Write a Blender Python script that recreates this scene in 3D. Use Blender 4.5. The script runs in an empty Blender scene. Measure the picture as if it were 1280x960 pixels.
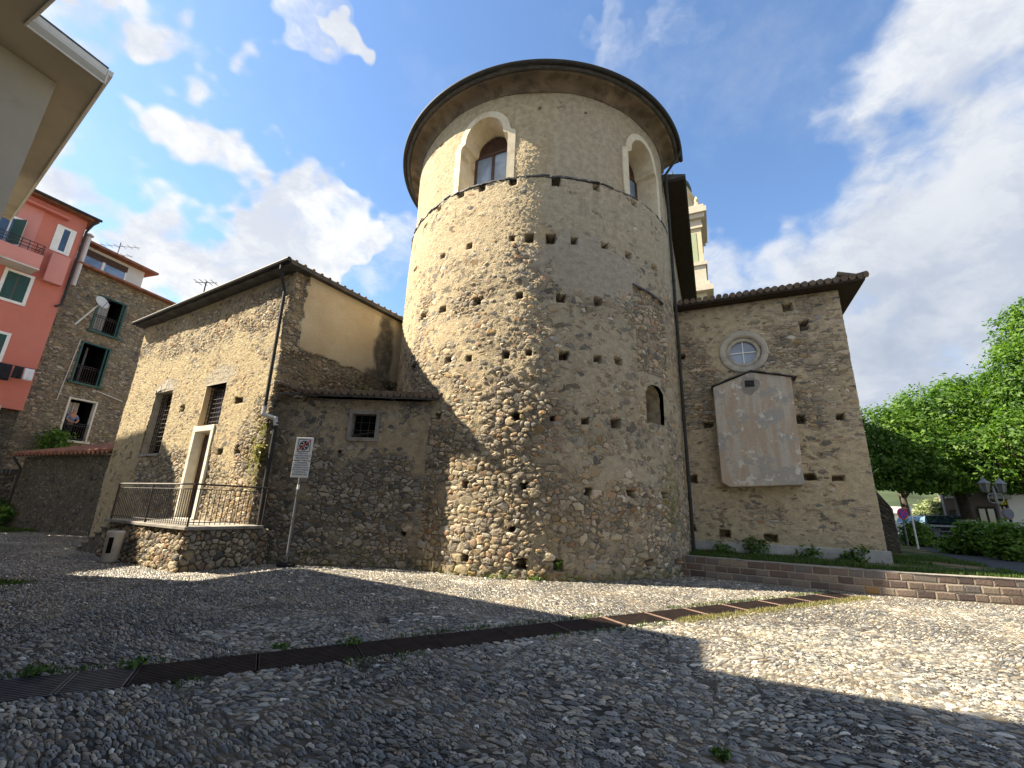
import bpy, bmesh, math, random
import numpy as np
from mathutils import Vector, Matrix, noise as mnoise

rng = np.random.default_rng(7)
random.seed(7)
SC = bpy.context.scene
COL = SC.collection

# ------------------------------------------------------------------ camera, sky, sun, exposure
F, PITCH, EYE, ROLL = 545.0, math.radians(15.82), 1.6, math.radians(-2.0)   # measured from the photograph (1280 px wide)
cd = bpy.data.cameras.new('camera')
cam = bpy.data.objects.new('camera', cd)
COL.objects.link(cam)
cd.sensor_width = 36.0
cd.lens = F / 1280 * 36
cd.clip_start = 0.05
cd.clip_end = 3000
fwd = Vector((0, math.cos(PITCH), math.sin(PITCH)))
up0 = Vector((0, -math.sin(PITCH), math.cos(PITCH)))
rt0 = Vector((1, 0, 0))
# roll
cr, sr = math.cos(ROLL), math.sin(ROLL)
rt = rt0 * cr - up0 * sr
up = rt0 * sr + up0 * cr
m = Matrix((rt, up, -fwd)).transposed().to_4x4()
m.translation = Vector((0, 0, EYE))
cam.matrix_world = m
SC.camera = cam

SUN_EL, SUN_AZ = math.radians(42), math.radians(4)       # light travels to +X and a little towards -Y
sdir = Vector((math.cos(SUN_EL) * math.cos(SUN_AZ), -math.cos(SUN_EL) * math.sin(SUN_AZ), -math.sin(SUN_EL)))
sl = bpy.data.lights.new('sun', 'SUN')
sl.energy = 4.3
sl.angle = math.radians(0.5)
sl.color = (1.0, 0.885, 0.70)
so = bpy.data.objects.new('sun', sl)
COL.objects.link(so)
so.rotation_euler = sdir.to_track_quat('-Z', 'Y').to_euler()
so.location = (-30, 3, 40)
SC.view_settings.view_transform = 'Standard'
SC.view_settings.look = 'None'
SC.view_settings.exposure = 2.0
SC.view_settings.gamma = 1
SC.view_settings.use_curve_mapping = False
SC.cycles.max_bounces = 6
SC.cycles.diffuse_bounces = 4
SC.cycles.transparent_max_bounces = 8
SC.cycles.use_denoising = True


def ray(px, py):
    """direction of the sight line through a pixel of the photograph"""
    u = (px - 640) / F
    v = (480 - py) / F
    u, v = cr * u + sr * v, -sr * u + cr * v
    return np.array([u, math.cos(PITCH) - v * math.sin(PITCH), math.sin(PITCH) + v * math.cos(PITCH)])


O = np.array([0, 0, EYE])


def gnd(px, py, z=0.0):
    d = ray(px, py)
    return O + d * (z - EYE) / d[2]


def aty(px, py, y):
    d = ray(px, py)
    return O + d * y / d[1]


def vplane(px, py, a, d):
    """point on the upright plane through a along direction d -> (distance along d, z)"""
    r = ray(px, py)
    n = np.array([-d[1], d[0]])
    t = (n @ np.array(a[:2])) / (n @ r[:2])
    p = O + r * t
    return float((p[:2] - np.array(a[:2])) @ np.array(d)), float(p[2])


# ------------------------------------------------------------------ node helpers
class NT:
    def __init__(s, tree):
        s.t = tree
        s.n = tree.nodes
        s.l = tree.links

    def new(s, typ, **kw):
        n = s.n.new(typ)
        for k, v in kw.items():
            setattr(n, k, v)
        return n

    def put(s, sock, v):
        if isinstance(v, bpy.types.NodeSocket):
            s.l.new(v, sock)
        elif v is not None:
            if hasattr(sock, 'default_value'):
                if sock.type == 'RGBA' and len(v) == 3:
                    v = (*v, 1)
                sock.default_value = v

    def math(s, op, a, b=None, c=None, clamp=False):
        n = s.new('ShaderNodeMath', operation=op, use_clamp=clamp)
        for i, v in enumerate((a, b, c)):
            if v is not None:
                s.put(n.inputs[i], v)
        return n.outputs[0]

    def vec(s, op, a, b=None, scale=None):
        n = s.new('ShaderNodeVectorMath', operation=op)
        s.put(n.inputs[0], a)
        if b is not None:
            s.put(n.inputs[1], b)
        if scale is not None:
            s.put(n.inputs['Scale'], scale)
        return n.outputs['Value'] if op in ('DOT_PRODUCT', 'LENGTH', 'DISTANCE') else n.outputs[0]

    def smooth(s, x, a, b, lo=0.0, hi=1.0):
        n = s.new('ShaderNodeMapRange', interpolation_type='SMOOTHSTEP')
        s.put(n.inputs['Value'], x)
        s.put(n.inputs['From Min'], a)
        s.put(n.inputs['From Max'], b)
        s.put(n.inputs['To Min'], lo)
        s.put(n.inputs['To Max'], hi)
        return n.outputs['Result']

    def noise(s, v, scale, detail=3.0, rough=0.55, dims='3D', out='Fac'):
        n = s.new('ShaderNodeTexNoise', noise_dimensions=dims)
        if v is not None:
            s.put(n.inputs['Vector'], v)
        n.inputs['Scale'].default_value = scale
        n.inputs['Detail'].default_value = detail
        n.inputs['Roughness'].default_value = rough
        return n.outputs[out]

    def vor(s, v, scale, feature='F1', dims='2D', rand=1.0):
        n = s.new('ShaderNodeTexVoronoi', feature=feature, voronoi_dimensions=dims)
        s.put(n.inputs['Vector'], v)
        s.put(n.inputs['Scale'], scale)
        n.inputs['Randomness'].default_value = rand
        return n

    def mix(s, f, a, b, mode='MIX'):
        n = s.new('ShaderNodeMix', data_type='RGBA', blend_type=mode)
        s.put(n.inputs['Factor'], f)
        s.put(n.inputs['A'], a) if False else None
        s.put(n.inputs[6], a)
        s.put(n.inputs[7], b)
        return n.outputs[2]

    def fmix(s, f, a, b):
        n = s.new('ShaderNodeMix', data_type='FLOAT')
        s.put(n.inputs[0], f)
        s.put(n.inputs[2], a)
        s.put(n.inputs[3], b)
        return n.outputs[0]

    def ramp(s, f, stops, interp='LINEAR'):
        n = s.new('ShaderNodeValToRGB')
        n.color_ramp.interpolation = interp
        e = n.color_ramp.elements
        while len(e) < len(stops):
            e.new(0.5)
        for i, (p, c) in enumerate(stops):
            e[i].position = p
            e[i].color = (*c, 1)
        s.put(n.inputs[0], f)
        return n.outputs[0]

    def sep(s, v):
        n = s.new('ShaderNodeSeparateXYZ')
        s.put(n.inputs[0], v)
        return n.outputs

    def comb(s, x, y, z=0.0):
        n = s.new('ShaderNodeCombineXYZ')
        for i, v in enumerate((x, y, z)):
            s.put(n.inputs[i], v)
        return n.outputs[0]

    def attr(s, name, out='Fac'):
        n = s.new('ShaderNodeAttribute', attribute_name=name)
        return n.outputs[out]


def new_mat(name, rough=0.9, spec=0.2, metallic=0.0):
    m = bpy.data.materials.new(name)
    m.use_nodes = True
    t = NT(m.node_tree)
    b = m.node_tree.nodes['Principled BSDF']
    b.inputs['Roughness'].default_value = rough
    b.inputs['Specular IOR Level'].default_value = spec
    b.inputs['Metallic'].default_value = metallic
    return m, t, b


def surf_mat(name, col, rough=0.85, var=0.25, scale=4.0, bump=0.15, bscale=40.0, spec=0.25, metallic=0.0, dirt=None, dscale=1.2):
    """a plain coloured surface with uneven tone, optional dirt patches and fine bump"""
    m, t, b = new_mat(name, rough, spec, metallic)
    co = t.new('ShaderNodeTexCoord').outputs['Object']
    n1 = t.noise(co, scale, 5, 0.6)
    k = t.smooth(n1, 0.25, 0.75, 1 - var, 1 + var)
    c = t.vec('SCALE', col, scale=k)
    if dirt:
        n2 = t.noise(co, dscale, 6, 0.65)
        c = t.mix(t.smooth(n2, 0.5, 0.72), c, dirt)
    t.put(b.inputs['Base Color'], c)
    if bump:
        bn = t.new('ShaderNodeBump')
        bn.inputs['Strength'].default_value = bump
        bn.inputs['Distance'].default_value = 0.02
        t.put(bn.inputs['Height'], t.noise(co, bscale, 4, 0.6))
        t.put(b.inputs['Normal'], bn.outputs[0])
    return m


# ------------------------------------------------------------------ the sky with its clouds
W = bpy.data.worlds.new('World')
SC.world = W
W.use_nodes = True
t = NT(W.node_tree)
bg = W.node_tree.nodes['Background']
sky = t.new('ShaderNodeTexSky', sky_type='NISHITA')
sky.sun_disc = False
sky.sun_elevation = SUN_EL
to_sun = -sdir
sky.sun_rotation = math.atan2(to_sun.x, to_sun.y)
sky.air_density = 1.0
sky.dust_density = 0.25
sky.ozone_density = 1.6
D = t.vec('NORMALIZE', t.new('ShaderNodeTexCoord').outputs['Generated'])
dx, dy, dz = t.sep(D)
warp = t.vec('SCALE', t.vec('SUBTRACT', t.noise(D, 3.0, 4, 0.6, out='Color'), (0.5, 0.5, 0.5)), scale=0.10)
Dw = t.vec('ADD', D, warp)
# cloud banks: directions and angular radii (degrees), strength
BANKS = [((205, 65), 5, 1.2), ((255, 105), 5.5, 1.25), ((300, 165), 6, 1.25), ((345, 225), 6, 1.2), ((385, 270), 5, 1.0), ((450, 185), 4.5, 1.1), ((435, 240), 5, 1.0), ((436, 140), 3.5, .95), ((470, 230), 4, .9),
         ((330, 95), 3.5, .55), ((390, 90), 3.5, .5), ((100, 15), 6, .85), ((60, 40), 6, .8), ((150, 120), 3.5, .55), ((120, 60), 4, .5),
         ((30, 215), 6, .9), ((100, 262), 6, 1.0), ((170, 285), 6, 1.1), ((225, 315), 6, 1.05), ((265, 335), 4, .95), ((60, 300), 7, .9), ((130, 330), 6, .9),
         ((480, 300), 6, .6), ((400, 310), 7, .55), ((340, 320), 5, .5), ((490, 250), 4, .5),
         ((1260, 60), 11, 1.3), ((1250, 150), 10, 1.25), ((1200, 150), 6, 1.0), ((1200, 50), 5, .9), ((1215, 230), 8, 1.1), ((1270, 300), 14, 1.15), ((1180, 330), 10, 1.0), ((1140, 320), 6, .9),
         ((1120, 420), 12, 1.0), ((1200, 470), 14, 1.0), ((1060, 330), 7, .75), ((960, 340), 7, .75), ((900, 360), 6, .75), ((870, 330), 5, .6),
         ((1010, 205), 4.5, .62), ((960, 240), 3.5, .55), ((1045, 190), 3, .5), ((760, 10), 3.5, .42), ((820, 25), 3.5, .38), ((1000, 290), 5, .6), ((1160, 110), 3, .7)]
cov = 0.0
for (bp, rad, stg) in BANKS:
    c = ray(*bp)
    c = c / np.linalg.norm(c)
    dt = t.vec('DOT_PRODUCT', Dw, tuple(c))
    cov_i = t.smooth(dt, math.cos(math.radians(rad * 1.55)), math.cos(math.radians(rad * 0.15)), 0.0, stg)
    cov = cov_i if isinstance(cov, float) else t.math('MAXIMUM', cov, cov_i)
pl_ = t.math('ADD', t.math('MAXIMUM', dz, 0.0), 0.45)
Pd = t.comb(t.math('DIVIDE', dx, pl_), t.math('DIVIDE', dy, pl_), t.math('MULTIPLY', dz, 0.6))
pw_ = t.vec('SCALE', t.vec('SUBTRACT', t.noise(Pd, 5.0, 5, 0.6, out='Color'), (0.5, 0.5, 0.5)), scale=0.16)
Pd = t.vec('ADD', Pd, pw_)
n_big = t.noise(Pd, 4.6, 12, 0.60)
n_wisp = t.noise(Dw, 3.2, 6, 0.6)
# unseen cloud behind the view, thickened to make the fill light whiter
back = t.smooth(dy, 0.15, -0.35)
cov = t.math('MAXIMUM', cov, t.math('MULTIPLY', back, t.smooth(n_wisp, 0.36, 0.52, 0.0, 1.0)))
fac = t.math('ADD', t.math('MULTIPLY', cov, 0.74), t.math('MULTIPLY', t.math('SUBTRACT', n_big, 0.5), 1.15))
cl = t.smooth(fac, 0.22, 0.74)
thin = t.smooth(t.noise(Dw, 4.5, 7, 0.65), 0.45, 0.85, 0.0, 0.22)
cl = t.math('MAXIMUM', cl, t.math('MULTIPLY', thin, t.smooth(dz, 0.0, 0.4, 1.6, 1.0)))
# billow tone: bright where thick towards the sun, grey bellies lower down on the right bank
n_sh = t.noise(t.vec('ADD', Pd, (-0.06, 0.004, 0.03)), 4.6, 12, 0.60)
lit = t.smooth(t.math('SUBTRACT', n_big, n_sh), -0.14, 0.12)
belly = t.math('MULTIPLY', t.smooth(dx, 0.22, 0.6), t.smooth(dz, 0.85, 0.3))
bn2 = t.smooth(t.noise(Dw, 2.6, 5, 0.6), 0.35, 0.65)
belly = t.math('MULTIPLY', belly, t.fmix(bn2, 0.45, 1.0))
ccol = t.mix(lit, (2.3, 2.45, 2.75), (3.2, 3.25, 3.3))
ccol = t.mix(t.math('MULTIPLY', belly, 0.95), ccol, (1.25, 1.5, 1.95))
# deepen the clear blue a little as the phone did
skyc = t.mix(1.0, sky.outputs[0], (0.71, 0.80, 0.87), 'MULTIPLY')
tot = t.mix(cl, skyc, ccol)
t.put(bg.inputs['Color'], tot)
bg.inputs['Strength'].default_value = 0.08


# ------------------------------------------------------------------ materials
STONES = [(0.0, (0.15, 0.14, 0.125)), (0.14, (0.25, 0.22, 0.18)), (0.30, (0.38, 0.31, 0.20)), (0.46, (0.47, 0.40, 0.28)), (0.58, (0.27, 0.26, 0.235)),
          (0.70, (0.42, 0.29, 0.145)), (0.80, (0.54, 0.47, 0.35)), (0.90, (0.33, 0.19, 0.10)), (1.0, (0.60, 0.55, 0.46))]
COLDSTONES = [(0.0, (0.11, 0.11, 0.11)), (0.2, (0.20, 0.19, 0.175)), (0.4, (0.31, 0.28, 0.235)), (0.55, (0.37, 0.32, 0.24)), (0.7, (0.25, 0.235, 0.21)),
              (0.82, (0.33, 0.26, 0.17)), (0.93, (0.40, 0.37, 0.32)), (1.0, (0.24, 0.15, 0.10))]


def stone_mat(name, size=4.6, small=8.5, asp=1.4, plaster=(0.40, 0.335, 0.225), stones=STONES, joint=(0.33, 0.275, 0.19), disp=0.05,
              bias=0.0, grey=(0.37, 0.335, 0.275), rusty=0.3, pscale=0.9, rough_plaster=0.35, tone=1.0):
    """rubble masonry under patchy rough render; attributes: pl = how much render covers, gy = cement patches and greyer areas,
    dk = dirt and darker areas, plus shade painted into holes, ed = fades relief at the sheet's edges, mo = moss"""
    m, t, b = new_mat(name, 0.92, 0.15)
    uv = t.new('ShaderNodeTexCoord').outputs['UV']
    w = t.vec('SCALE', t.vec('SUBTRACT', t.noise(uv, 3.0, 3, 0.5, out='Color'), (0.5, 0.5, 0.5)), scale=0.16)
    p = t.vec('ADD', uv, w)
    p = t.vec('MULTIPLY', p, (1.0, asp, 1.0))
    pa, da = t.vor(p, size, 'F1'), t.vor(p, size, 'DISTANCE_TO_EDGE')
    pb, db = t.vor(p, small, 'F1'), t.vor(p, small, 'DISTANCE_TO_EDGE')
    sel = t.smooth(t.noise(uv, 2.6, 3, 0.65), 0.44, 0.50)
    ea = t.math('MINIMUM', da.outputs['Distance'], t.math('MULTIPLY', t.math('SUBTRACT', 0.71, pa.outputs['Distance']), 0.62))
    eb = t.math('MINIMUM', db.outputs['Distance'], t.math('MULTIPLY', t.math('SUBTRACT', 0.71, pb.outputs['Distance']), 0.62))
    edge = t.math('ADD', t.fmix(sel, ea, t.math('MULTIPLY', eb, 0.85)), t.math('MULTIPLY', t.math('SUBTRACT', t.noise(uv, 14, 3, 0.6), 0.5), 0.07))
    rc = t.mix(sel, pa.outputs['Color'], pb.outputs['Color'])
    r1, r2, r3 = t.sep(rc)
    # which stones show through the render
    pl = t.attr('pl')
    big = t.noise(uv, pscale, 6, 0.62)
    E = t.math('SUBTRACT', t.math('ADD', 1.18 + bias, t.math('MULTIPLY', t.math('SUBTRACT', big, 0.5), 2.0)), t.math('MULTIPLY', pl, 1.25))
    show = t.smooth(t.math('SUBTRACT', E, r2), -0.02, 0.16)
    stone = t.math('MULTIPLY', t.smooth(edge, 0.03, 0.085), show)
    # colours
    sc = t.vec('SCALE', t.ramp(r1, stones), scale=t.fmix(r3, 0.62, 1.32))
    fine = t.noise(uv, 34, 5, 0.65)
    sc = t.mix(t.smooth(fine, 0.3, 0.75, 0.0, 0.55), sc, t.vec('SCALE', sc, scale=0.55))
    sc = t.mix(t.smooth(t.noise(uv, 12, 4, 0.6), 0.55, 0.75, 0.0, 0.4), sc, (0.50, 0.46, 0.38))
    mid = t.noise(uv, 5.5, 5, 0.65)
    pc = t.mix(t.smooth(mid, 0.3, 0.7), t.vec('SCALE', plaster, scale=0.80), t.vec('SCALE', plaster, scale=1.13))
    pc = t.mix(t.smooth(fine, 0.35, 0.7, 0.0, 0.5), pc, t.vec('SCALE', pc, scale=0.68))
    pc = t.mix(t.attr('gy'), pc, t.vec('SCALE', grey, scale=t.smooth(mid, 0.2, 0.8, 0.8, 1.15)))
    jc = t.mix(t.smooth(mid, 0.35, 0.65), joint, t.vec('SCALE', joint, scale=0.5))
    bare = t.smooth(E, 0.55, 1.05)
    base = t.mix(bare, pc, jc)
    col = t.mix(stone, base, sc)
    gapd = t.math('MULTIPLY', t.math('MULTIPLY', t.smooth(edge, 0.0, 0.025), t.smooth(edge, 0.075, 0.045)), t.math('MULTIPLY', show, t.smooth(t.noise(uv, 6, 3, 0.6), 0.40, 0.58)))
    col = t.mix(t.math('MULTIPLY', gapd, 0.9), col, t.vec('SCALE', joint, scale=0.22))  # thin dark lines paint dirt and shadow gaps round the stones
    # rusty, ochre and dark weathering in patches, dk also carrying painted hole shade
    ru = t.smooth(t.noise(uv, 0.55, 7, 0.7), 0.53, 0.72, 0.0, rusty)
    col = t.mix(ru, col, t.mix(1.0, col, (1.05, 0.74, 0.44), 'MULTIPLY'))
    su, sv, _ = t.sep(uv)
    streak = t.noise(t.comb(t.math('MULTIPLY', su, 3.2), t.math('MULTIPLY', sv, 0.35)), 1.0, 6, 0.65)
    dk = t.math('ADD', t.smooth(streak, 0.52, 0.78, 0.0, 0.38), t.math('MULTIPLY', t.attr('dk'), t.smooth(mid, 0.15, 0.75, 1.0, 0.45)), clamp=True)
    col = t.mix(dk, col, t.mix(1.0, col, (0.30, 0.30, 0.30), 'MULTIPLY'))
    mo = t.math('MULTIPLY', t.attr('mo'), t.smooth(mid, 0.42, 0.6))
    col = t.mix(mo, col, t.mix(t.smooth(fine, 0.3, 0.7), (0.10, 0.11, 0.02), (0.20, 0.19, 0.05)))
    col = t.vec('SCALE', col, scale=tone)
    t.put(b.inputs['Base Color'], col)
    # relief: domed stones, hollow joints where bare, coarse grain on the render
    dome = t.math('POWER', t.smooth(edge, 0.0, 0.26), 0.5)
    hs = t.math('MULTIPLY', stone, t.math('MULTIPLY', dome, t.fmix(r3, 0.45, 1.0)))
    hp = t.math('MULTIPLY', t.math('SUBTRACT', 1.0, bare), t.math('ADD', 0.55, t.math('MULTIPLY', t.math('SUBTRACT', t.noise(uv, 9, 6, 0.75), 0.5), rough_plaster * 5.0)))
    h = t.math('MAXIMUM', hs, hp)
    h = t.math('ADD', h, t.math('MULTIPLY', t.math('SUBTRACT', t.noise(uv, 24, 6, 0.75), 0.5), 0.55))
    h = t.math('ADD', h, t.math('MULTIPLY', t.math('SUBTRACT', t.noise(uv, 0.8, 3, 0.5), 0.5), 0.9))
    h = t.math('MULTIPLY', h, t.math('SUBTRACT', 1.0, t.attr('ed')))
    dn = t.new('ShaderNodeDisplacement')
    t.put(dn.inputs['Height'], h)
    dn.inputs['Midlevel'].default_value = 0.35
    dn.inputs['Scale'].default_value = disp
    t.put(m.node_tree.nodes['Material Output'].inputs['Displacement'], dn.outputs[0])
    m.displacement_method = 'BOTH'
    return m


M = {}
M['tower'] = stone_mat('tower_masonry', size=2.9, small=5.4, asp=1.5, disp=0.052, plaster=(0.50, 0.41, 0.265), rough_plaster=0.26)
M['house'] = stone_mat('house_masonry', size=3.9, small=6.8, plaster=(0.47, 0.385, 0.24), disp=0.06, rusty=0.38, pscale=1.1, rough_plaster=0.45)
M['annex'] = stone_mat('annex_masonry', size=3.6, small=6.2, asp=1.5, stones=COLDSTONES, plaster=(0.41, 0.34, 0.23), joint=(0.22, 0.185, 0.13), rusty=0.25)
M['chapel'] = stone_mat('chapel_masonry', size=2.8, small=5.4, asp=2.3, plaster=(0.52, 0.43, 0.285), stones=STONES, disp=0.035, rusty=0.25)
M['platform'] = stone_mat('cobble_wall', size=4.6, small=7.0, asp=1.1, stones=STONES, joint=(0.17, 0.14, 0.10), disp=0.075, bias=0.35)
M['tenement'] = stone_mat('tenement_masonry', size=2.6, small=4.0, asp=2.2, stones=STONES, plaster=(0.33, 0.27, 0.18), disp=0.04, bias=0.1, tone=0.92)
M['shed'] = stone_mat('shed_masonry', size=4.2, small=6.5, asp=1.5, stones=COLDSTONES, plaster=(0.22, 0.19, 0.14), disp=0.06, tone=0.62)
M['cream'] = surf_mat('cream_render', (0.62, 0.50, 0.31), var=0.10, scale=1.3, bump=0.25, bscale=22, dirt=(0.50, 0.38, 0.22), dscale=0.7)
M['oldcream'] = surf_mat('window_surround_plaster', (0.62, 0.54, 0.39), var=0.12, scale=3, bump=0.3, bscale=25, dirt=(0.44, 0.33, 0.18), dscale=1.6)
M['greyplaster'] = surf_mat('grey_plaster', (0.42, 0.385, 0.315), var=0.15, scale=5, bump=0.3, bscale=30, dirt=(0.24, 0.22, 0.18), dscale=2)
M['dimplaster'] = surf_mat('dull_window_plaster', (0.25, 0.235, 0.205), var=0.18, scale=5, bump=0.3, bscale=30, dirt=(0.17, 0.155, 0.13), dscale=2)
M['nichestone'] = surf_mat('niche_stone', (0.30, 0.25, 0.17), var=0.4, scale=6, bump=1.0, bscale=9, dirt=(0.13, 0.11, 0.085), dscale=3)
M['darkrubble'] = surf_mat('dark_rubble', (0.17, 0.145, 0.11), var=0.5, scale=7, bump=1.0, bscale=9, dirt=(0.07, 0.06, 0.05), dscale=4)
M['lime'] = surf_mat('limestone_frame', (0.66, 0.62, 0.52), var=0.1, scale=4, bump=0.15, bscale=40, dirt=(0.45, 0.40, 0.30), dscale=2.5)
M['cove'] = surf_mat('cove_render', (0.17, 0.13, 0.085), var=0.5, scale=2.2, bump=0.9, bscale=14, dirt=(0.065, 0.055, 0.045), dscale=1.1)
M['slate'] = surf_mat('slate', (0.075, 0.075, 0.075), rough=0.7, var=0.35, scale=3, bump=0.4, bscale=14, spec=0.3, dirt=(0.14, 0.13, 0.11), dscale=2)
M['darkwood'] = surf_mat('dark_wood', (0.035, 0.025, 0.018), rough=0.75, var=0.3, scale=6)
M['brownwood'] = surf_mat('brown_wood', (0.075, 0.04, 0.026), rough=0.6, var=0.25, scale=5, bump=0.1)
M['zinc'] = surf_mat('dark_zinc', (0.035, 0.035, 0.033), rough=0.7, var=0.2, spec=0.25, bump=0.05)
M['paleiron'] = surf_mat('pale_metal', (0.55, 0.54, 0.50), rough=0.5, var=0.1, bump=0.05, spec=0.4)
M['iron'] = surf_mat('wrought_iron', (0.035, 0.03, 0.028), rough=0.6, var=0.3, spec=0.4, bump=0.1, dirt=(0.12, 0.055, 0.03), dscale=6)
M['railpale'] = surf_mat('worn_handrail', (0.22, 0.20, 0.18), rough=0.5, var=0.2, spec=0.4, bump=0.05)
M['void'] = surf_mat('dark_interior', (0.012, 0.011, 0.010), rough=1, var=0.1, bump=0, spec=0)
M['slab'] = surf_mat('slab_edge', (0.28, 0.255, 0.22), var=0.2, scale=5, bump=0.3, dirt=(0.10, 0.09, 0.075), dscale=3)
M['tile'] = surf_mat('clay_tile', (0.27, 0.115, 0.07), var=0.35, scale=3.5, bump=0.3, dirt=(0.12, 0.085, 0.06), dscale=3)
M['oldtile'] = surf_mat('grey_old_tile', (0.15, 0.115, 0.085), var=0.4, scale=4, bump=0.4, dirt=(0.19, 0.15, 0.11), dscale=3)
M['pink'] = surf_mat('pink_render', (0.56, 0.185, 0.135), var=0.08, scale=0.8, bump=0.12, bscale=30, dirt=(0.50, 0.19, 0.15), dscale=0.35)
M['palepink'] = surf_mat('pale_pink_render', (0.60, 0.26, 0.22), var=0.07, scale=0.8, bump=0.1)
M['white'] = surf_mat('white_paint', (0.78, 0.77, 0.73), var=0.06, bump=0.05)
M['dimwhite'] = surf_mat('white_render', (0.62, 0.60, 0.56), var=0.08, scale=1, bump=0.1, dirt=(0.42, 0.39, 0.34), dscale=0.6)
M['green'] = surf_mat('green_shutter', (0.02, 0.075, 0.065), rough=0.5, var=0.15, bump=0.05, spec=0.4)
M['modern'] = surf_mat('modern_render', (0.44, 0.40, 0.325), var=0.08, scale=0.7, bump=0.15, bscale=60, dirt=(0.33, 0.29, 0.23), dscale=0.8)
M['modernfascia'] = surf_mat('modern_fascia', (0.66, 0.63, 0.56), var=0.04, bump=0.05)
M['terracotta_wall'] = surf_mat('rust_panel', (0.25, 0.07, 0.035), var=0.15, bump=0.1)
M['concrete'] = surf_mat('concrete', (0.33, 0.32, 0.30), var=0.15, scale=3, bump=0.2, dirt=(0.2, 0.19, 0.17), dscale=1.5)
M['plinth'] = surf_mat('cement_plinth', (0.40, 0.395, 0.37), var=0.15, scale=2.5, bump=0.35, bscale=18, dirt=(0.27, 0.26, 0.235), dscale=1.6)
M['bark'] = surf_mat('bark', (0.055, 0.042, 0.032), var=0.4, scale=7, bump=0.9, bscale=16)
M['rust'] = surf_mat('rusty_steel', (0.036, 0.023, 0.018), rough=0.75, var=0.4, scale=7, bump=0.15, spec=0.35, dirt=(0.055, 0.03, 0.02), dscale=4)
M['drainsteel'] = surf_mat('worn_grey_steel', (0.085, 0.09, 0.105), rough=0.45, var=0.3, scale=6, bump=0.05, spec=0.5, metallic=0.6, dirt=(0.04, 0.036, 0.034), dscale=2)
M['rustpale'] = surf_mat('pale_rust_edge', (0.20, 0.135, 0.105), rough=0.75, var=0.3, scale=9, bump=0.1)
M['signwhite'] = surf_mat('sign_white', (0.80, 0.80, 0.78), rough=0.4, var=0.04, bump=0, spec=0.5)
M['signblack'] = surf_mat('sign_black', (0.015, 0.015, 0.015), rough=0.5, var=0, bump=0)
M['signred'] = surf_mat('sign_red', (0.55, 0.02, 0.03), rough=0.4, var=0, bump=0)
M['signblue'] = surf_mat('sign_blue', (0.03, 0.06, 0.42), rough=0.4, var=0, bump=0)
M['signyellow'] = surf_mat('sign_yellow', (0.62, 0.58, 0.02), rough=0.5, var=0.05, bump=0)
M['galv'] = surf_mat('galvanised_steel', (0.16, 0.165, 0.17), rough=0.5, var=0.15, spec=0.5, bump=0.05)
M['binstone'] = surf_mat('pale_concrete_bin', (0.50, 0.48, 0.43), var=0.12, bump=0.2, bscale=50, dirt=(0.33, 0.31, 0.27), dscale=4)
M['asphalt'] = surf_mat('asphalt', (0.055, 0.056, 0.06), rough=0.9, var=0.2, scale=3, bump=0.3, bscale=90)
M['pave'] = surf_mat('pale_pavement', (0.30, 0.29, 0.27), var=0.15, bump=0.1)
M['bellcream'] = surf_mat('bell_tower_cream', (0.50, 0.435, 0.29), var=0.07, bump=0.05)
M['bellgreen'] = surf_mat('bell_tower_green', (0.31, 0.35, 0.22), var=0.06, bump=0.05)
M['bellpale'] = surf_mat('bell_tower_stone', (0.47, 0.42, 0.33), var=0.1, bump=0.05)
M['copper'] = surf_mat('dark_copper', (0.05, 0.085, 0.075), rough=0.6, var=0.3)
M['facade_dark'] = surf_mat('brown_grey_render', (0.13, 0.105, 0.09), var=0.1, scale=1, bump=0.1)
M['carwhite'] = surf_mat('white_car_paint', (0.75, 0.75, 0.75), rough=0.25, var=0, bump=0, spec=0.6)
M['cardark'] = surf_mat('dark_car_paint', (0.022, 0.024, 0.03), rough=0.22, var=0, bump=0, spec=0.7)
M['carsilver'] = surf_mat('silver_car_paint', (0.35, 0.36, 0.38), rough=0.25, var=0, bump=0, spec=0.7, metallic=0.3)
M['rubber'] = surf_mat('rubber', (0.02, 0.02, 0.02), var=0.1, bump=0)
M['lampglass'] = surf_mat('lamp_glass', (0.10, 0.11, 0.11), rough=0.15, var=0, bump=0, spec=0.6)
M['skin'] = surf_mat('skin', (0.42, 0.22, 0.15), rough=0.6, var=0.05, bump=0)
M['shirt'] = surf_mat('blue_grey_shirt', (0.17, 0.19, 0.27), var=0.1, bump=0.1)
M['cloth_white'] = surf_mat('white_cloth', (0.72, 0.72, 0.76), var=0.05, bump=0.05)
M['cloth_blue'] = surf_mat('pale_blue_cloth', (0.35, 0.45, 0.58), var=0.1, bump=0.05)
M['cloth_dark'] = surf_mat('dark_cloth', (0.02, 0.02, 0.025), var=0.1, bump=0.05)


def glass_mat(name, tint=(0.02, 0.03, 0.045), rough=0.06):
    m, t, b = new_mat(name, rough, 0.9)
    co = t.new('ShaderNodeTexCoord').outputs['Object']
    t.put(b.inputs['Base Color'], t.mix(t.smooth(t.noise(co, 1.2, 3), 0.35, 0.65), tint, t.vec('SCALE', tint, scale=1.8)))
    bn = t.new('ShaderNodeBump')
    bn.inputs['Strength'].default_value = 0.04
    t.put(bn.inputs['Height'], t.noise(co, 2.5, 2))
    t.put(b.inputs['Normal'], bn.outputs[0])
    return m


M['glass'] = glass_mat('window_glass')
M['paleglass'] = glass_mat('pale_window_glass', (0.12, 0.16, 0.22))
M['curtain'] = surf_mat('curtain', (0.45, 0.43, 0.40), var=0.12, scale=8, bump=0.1)


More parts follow.
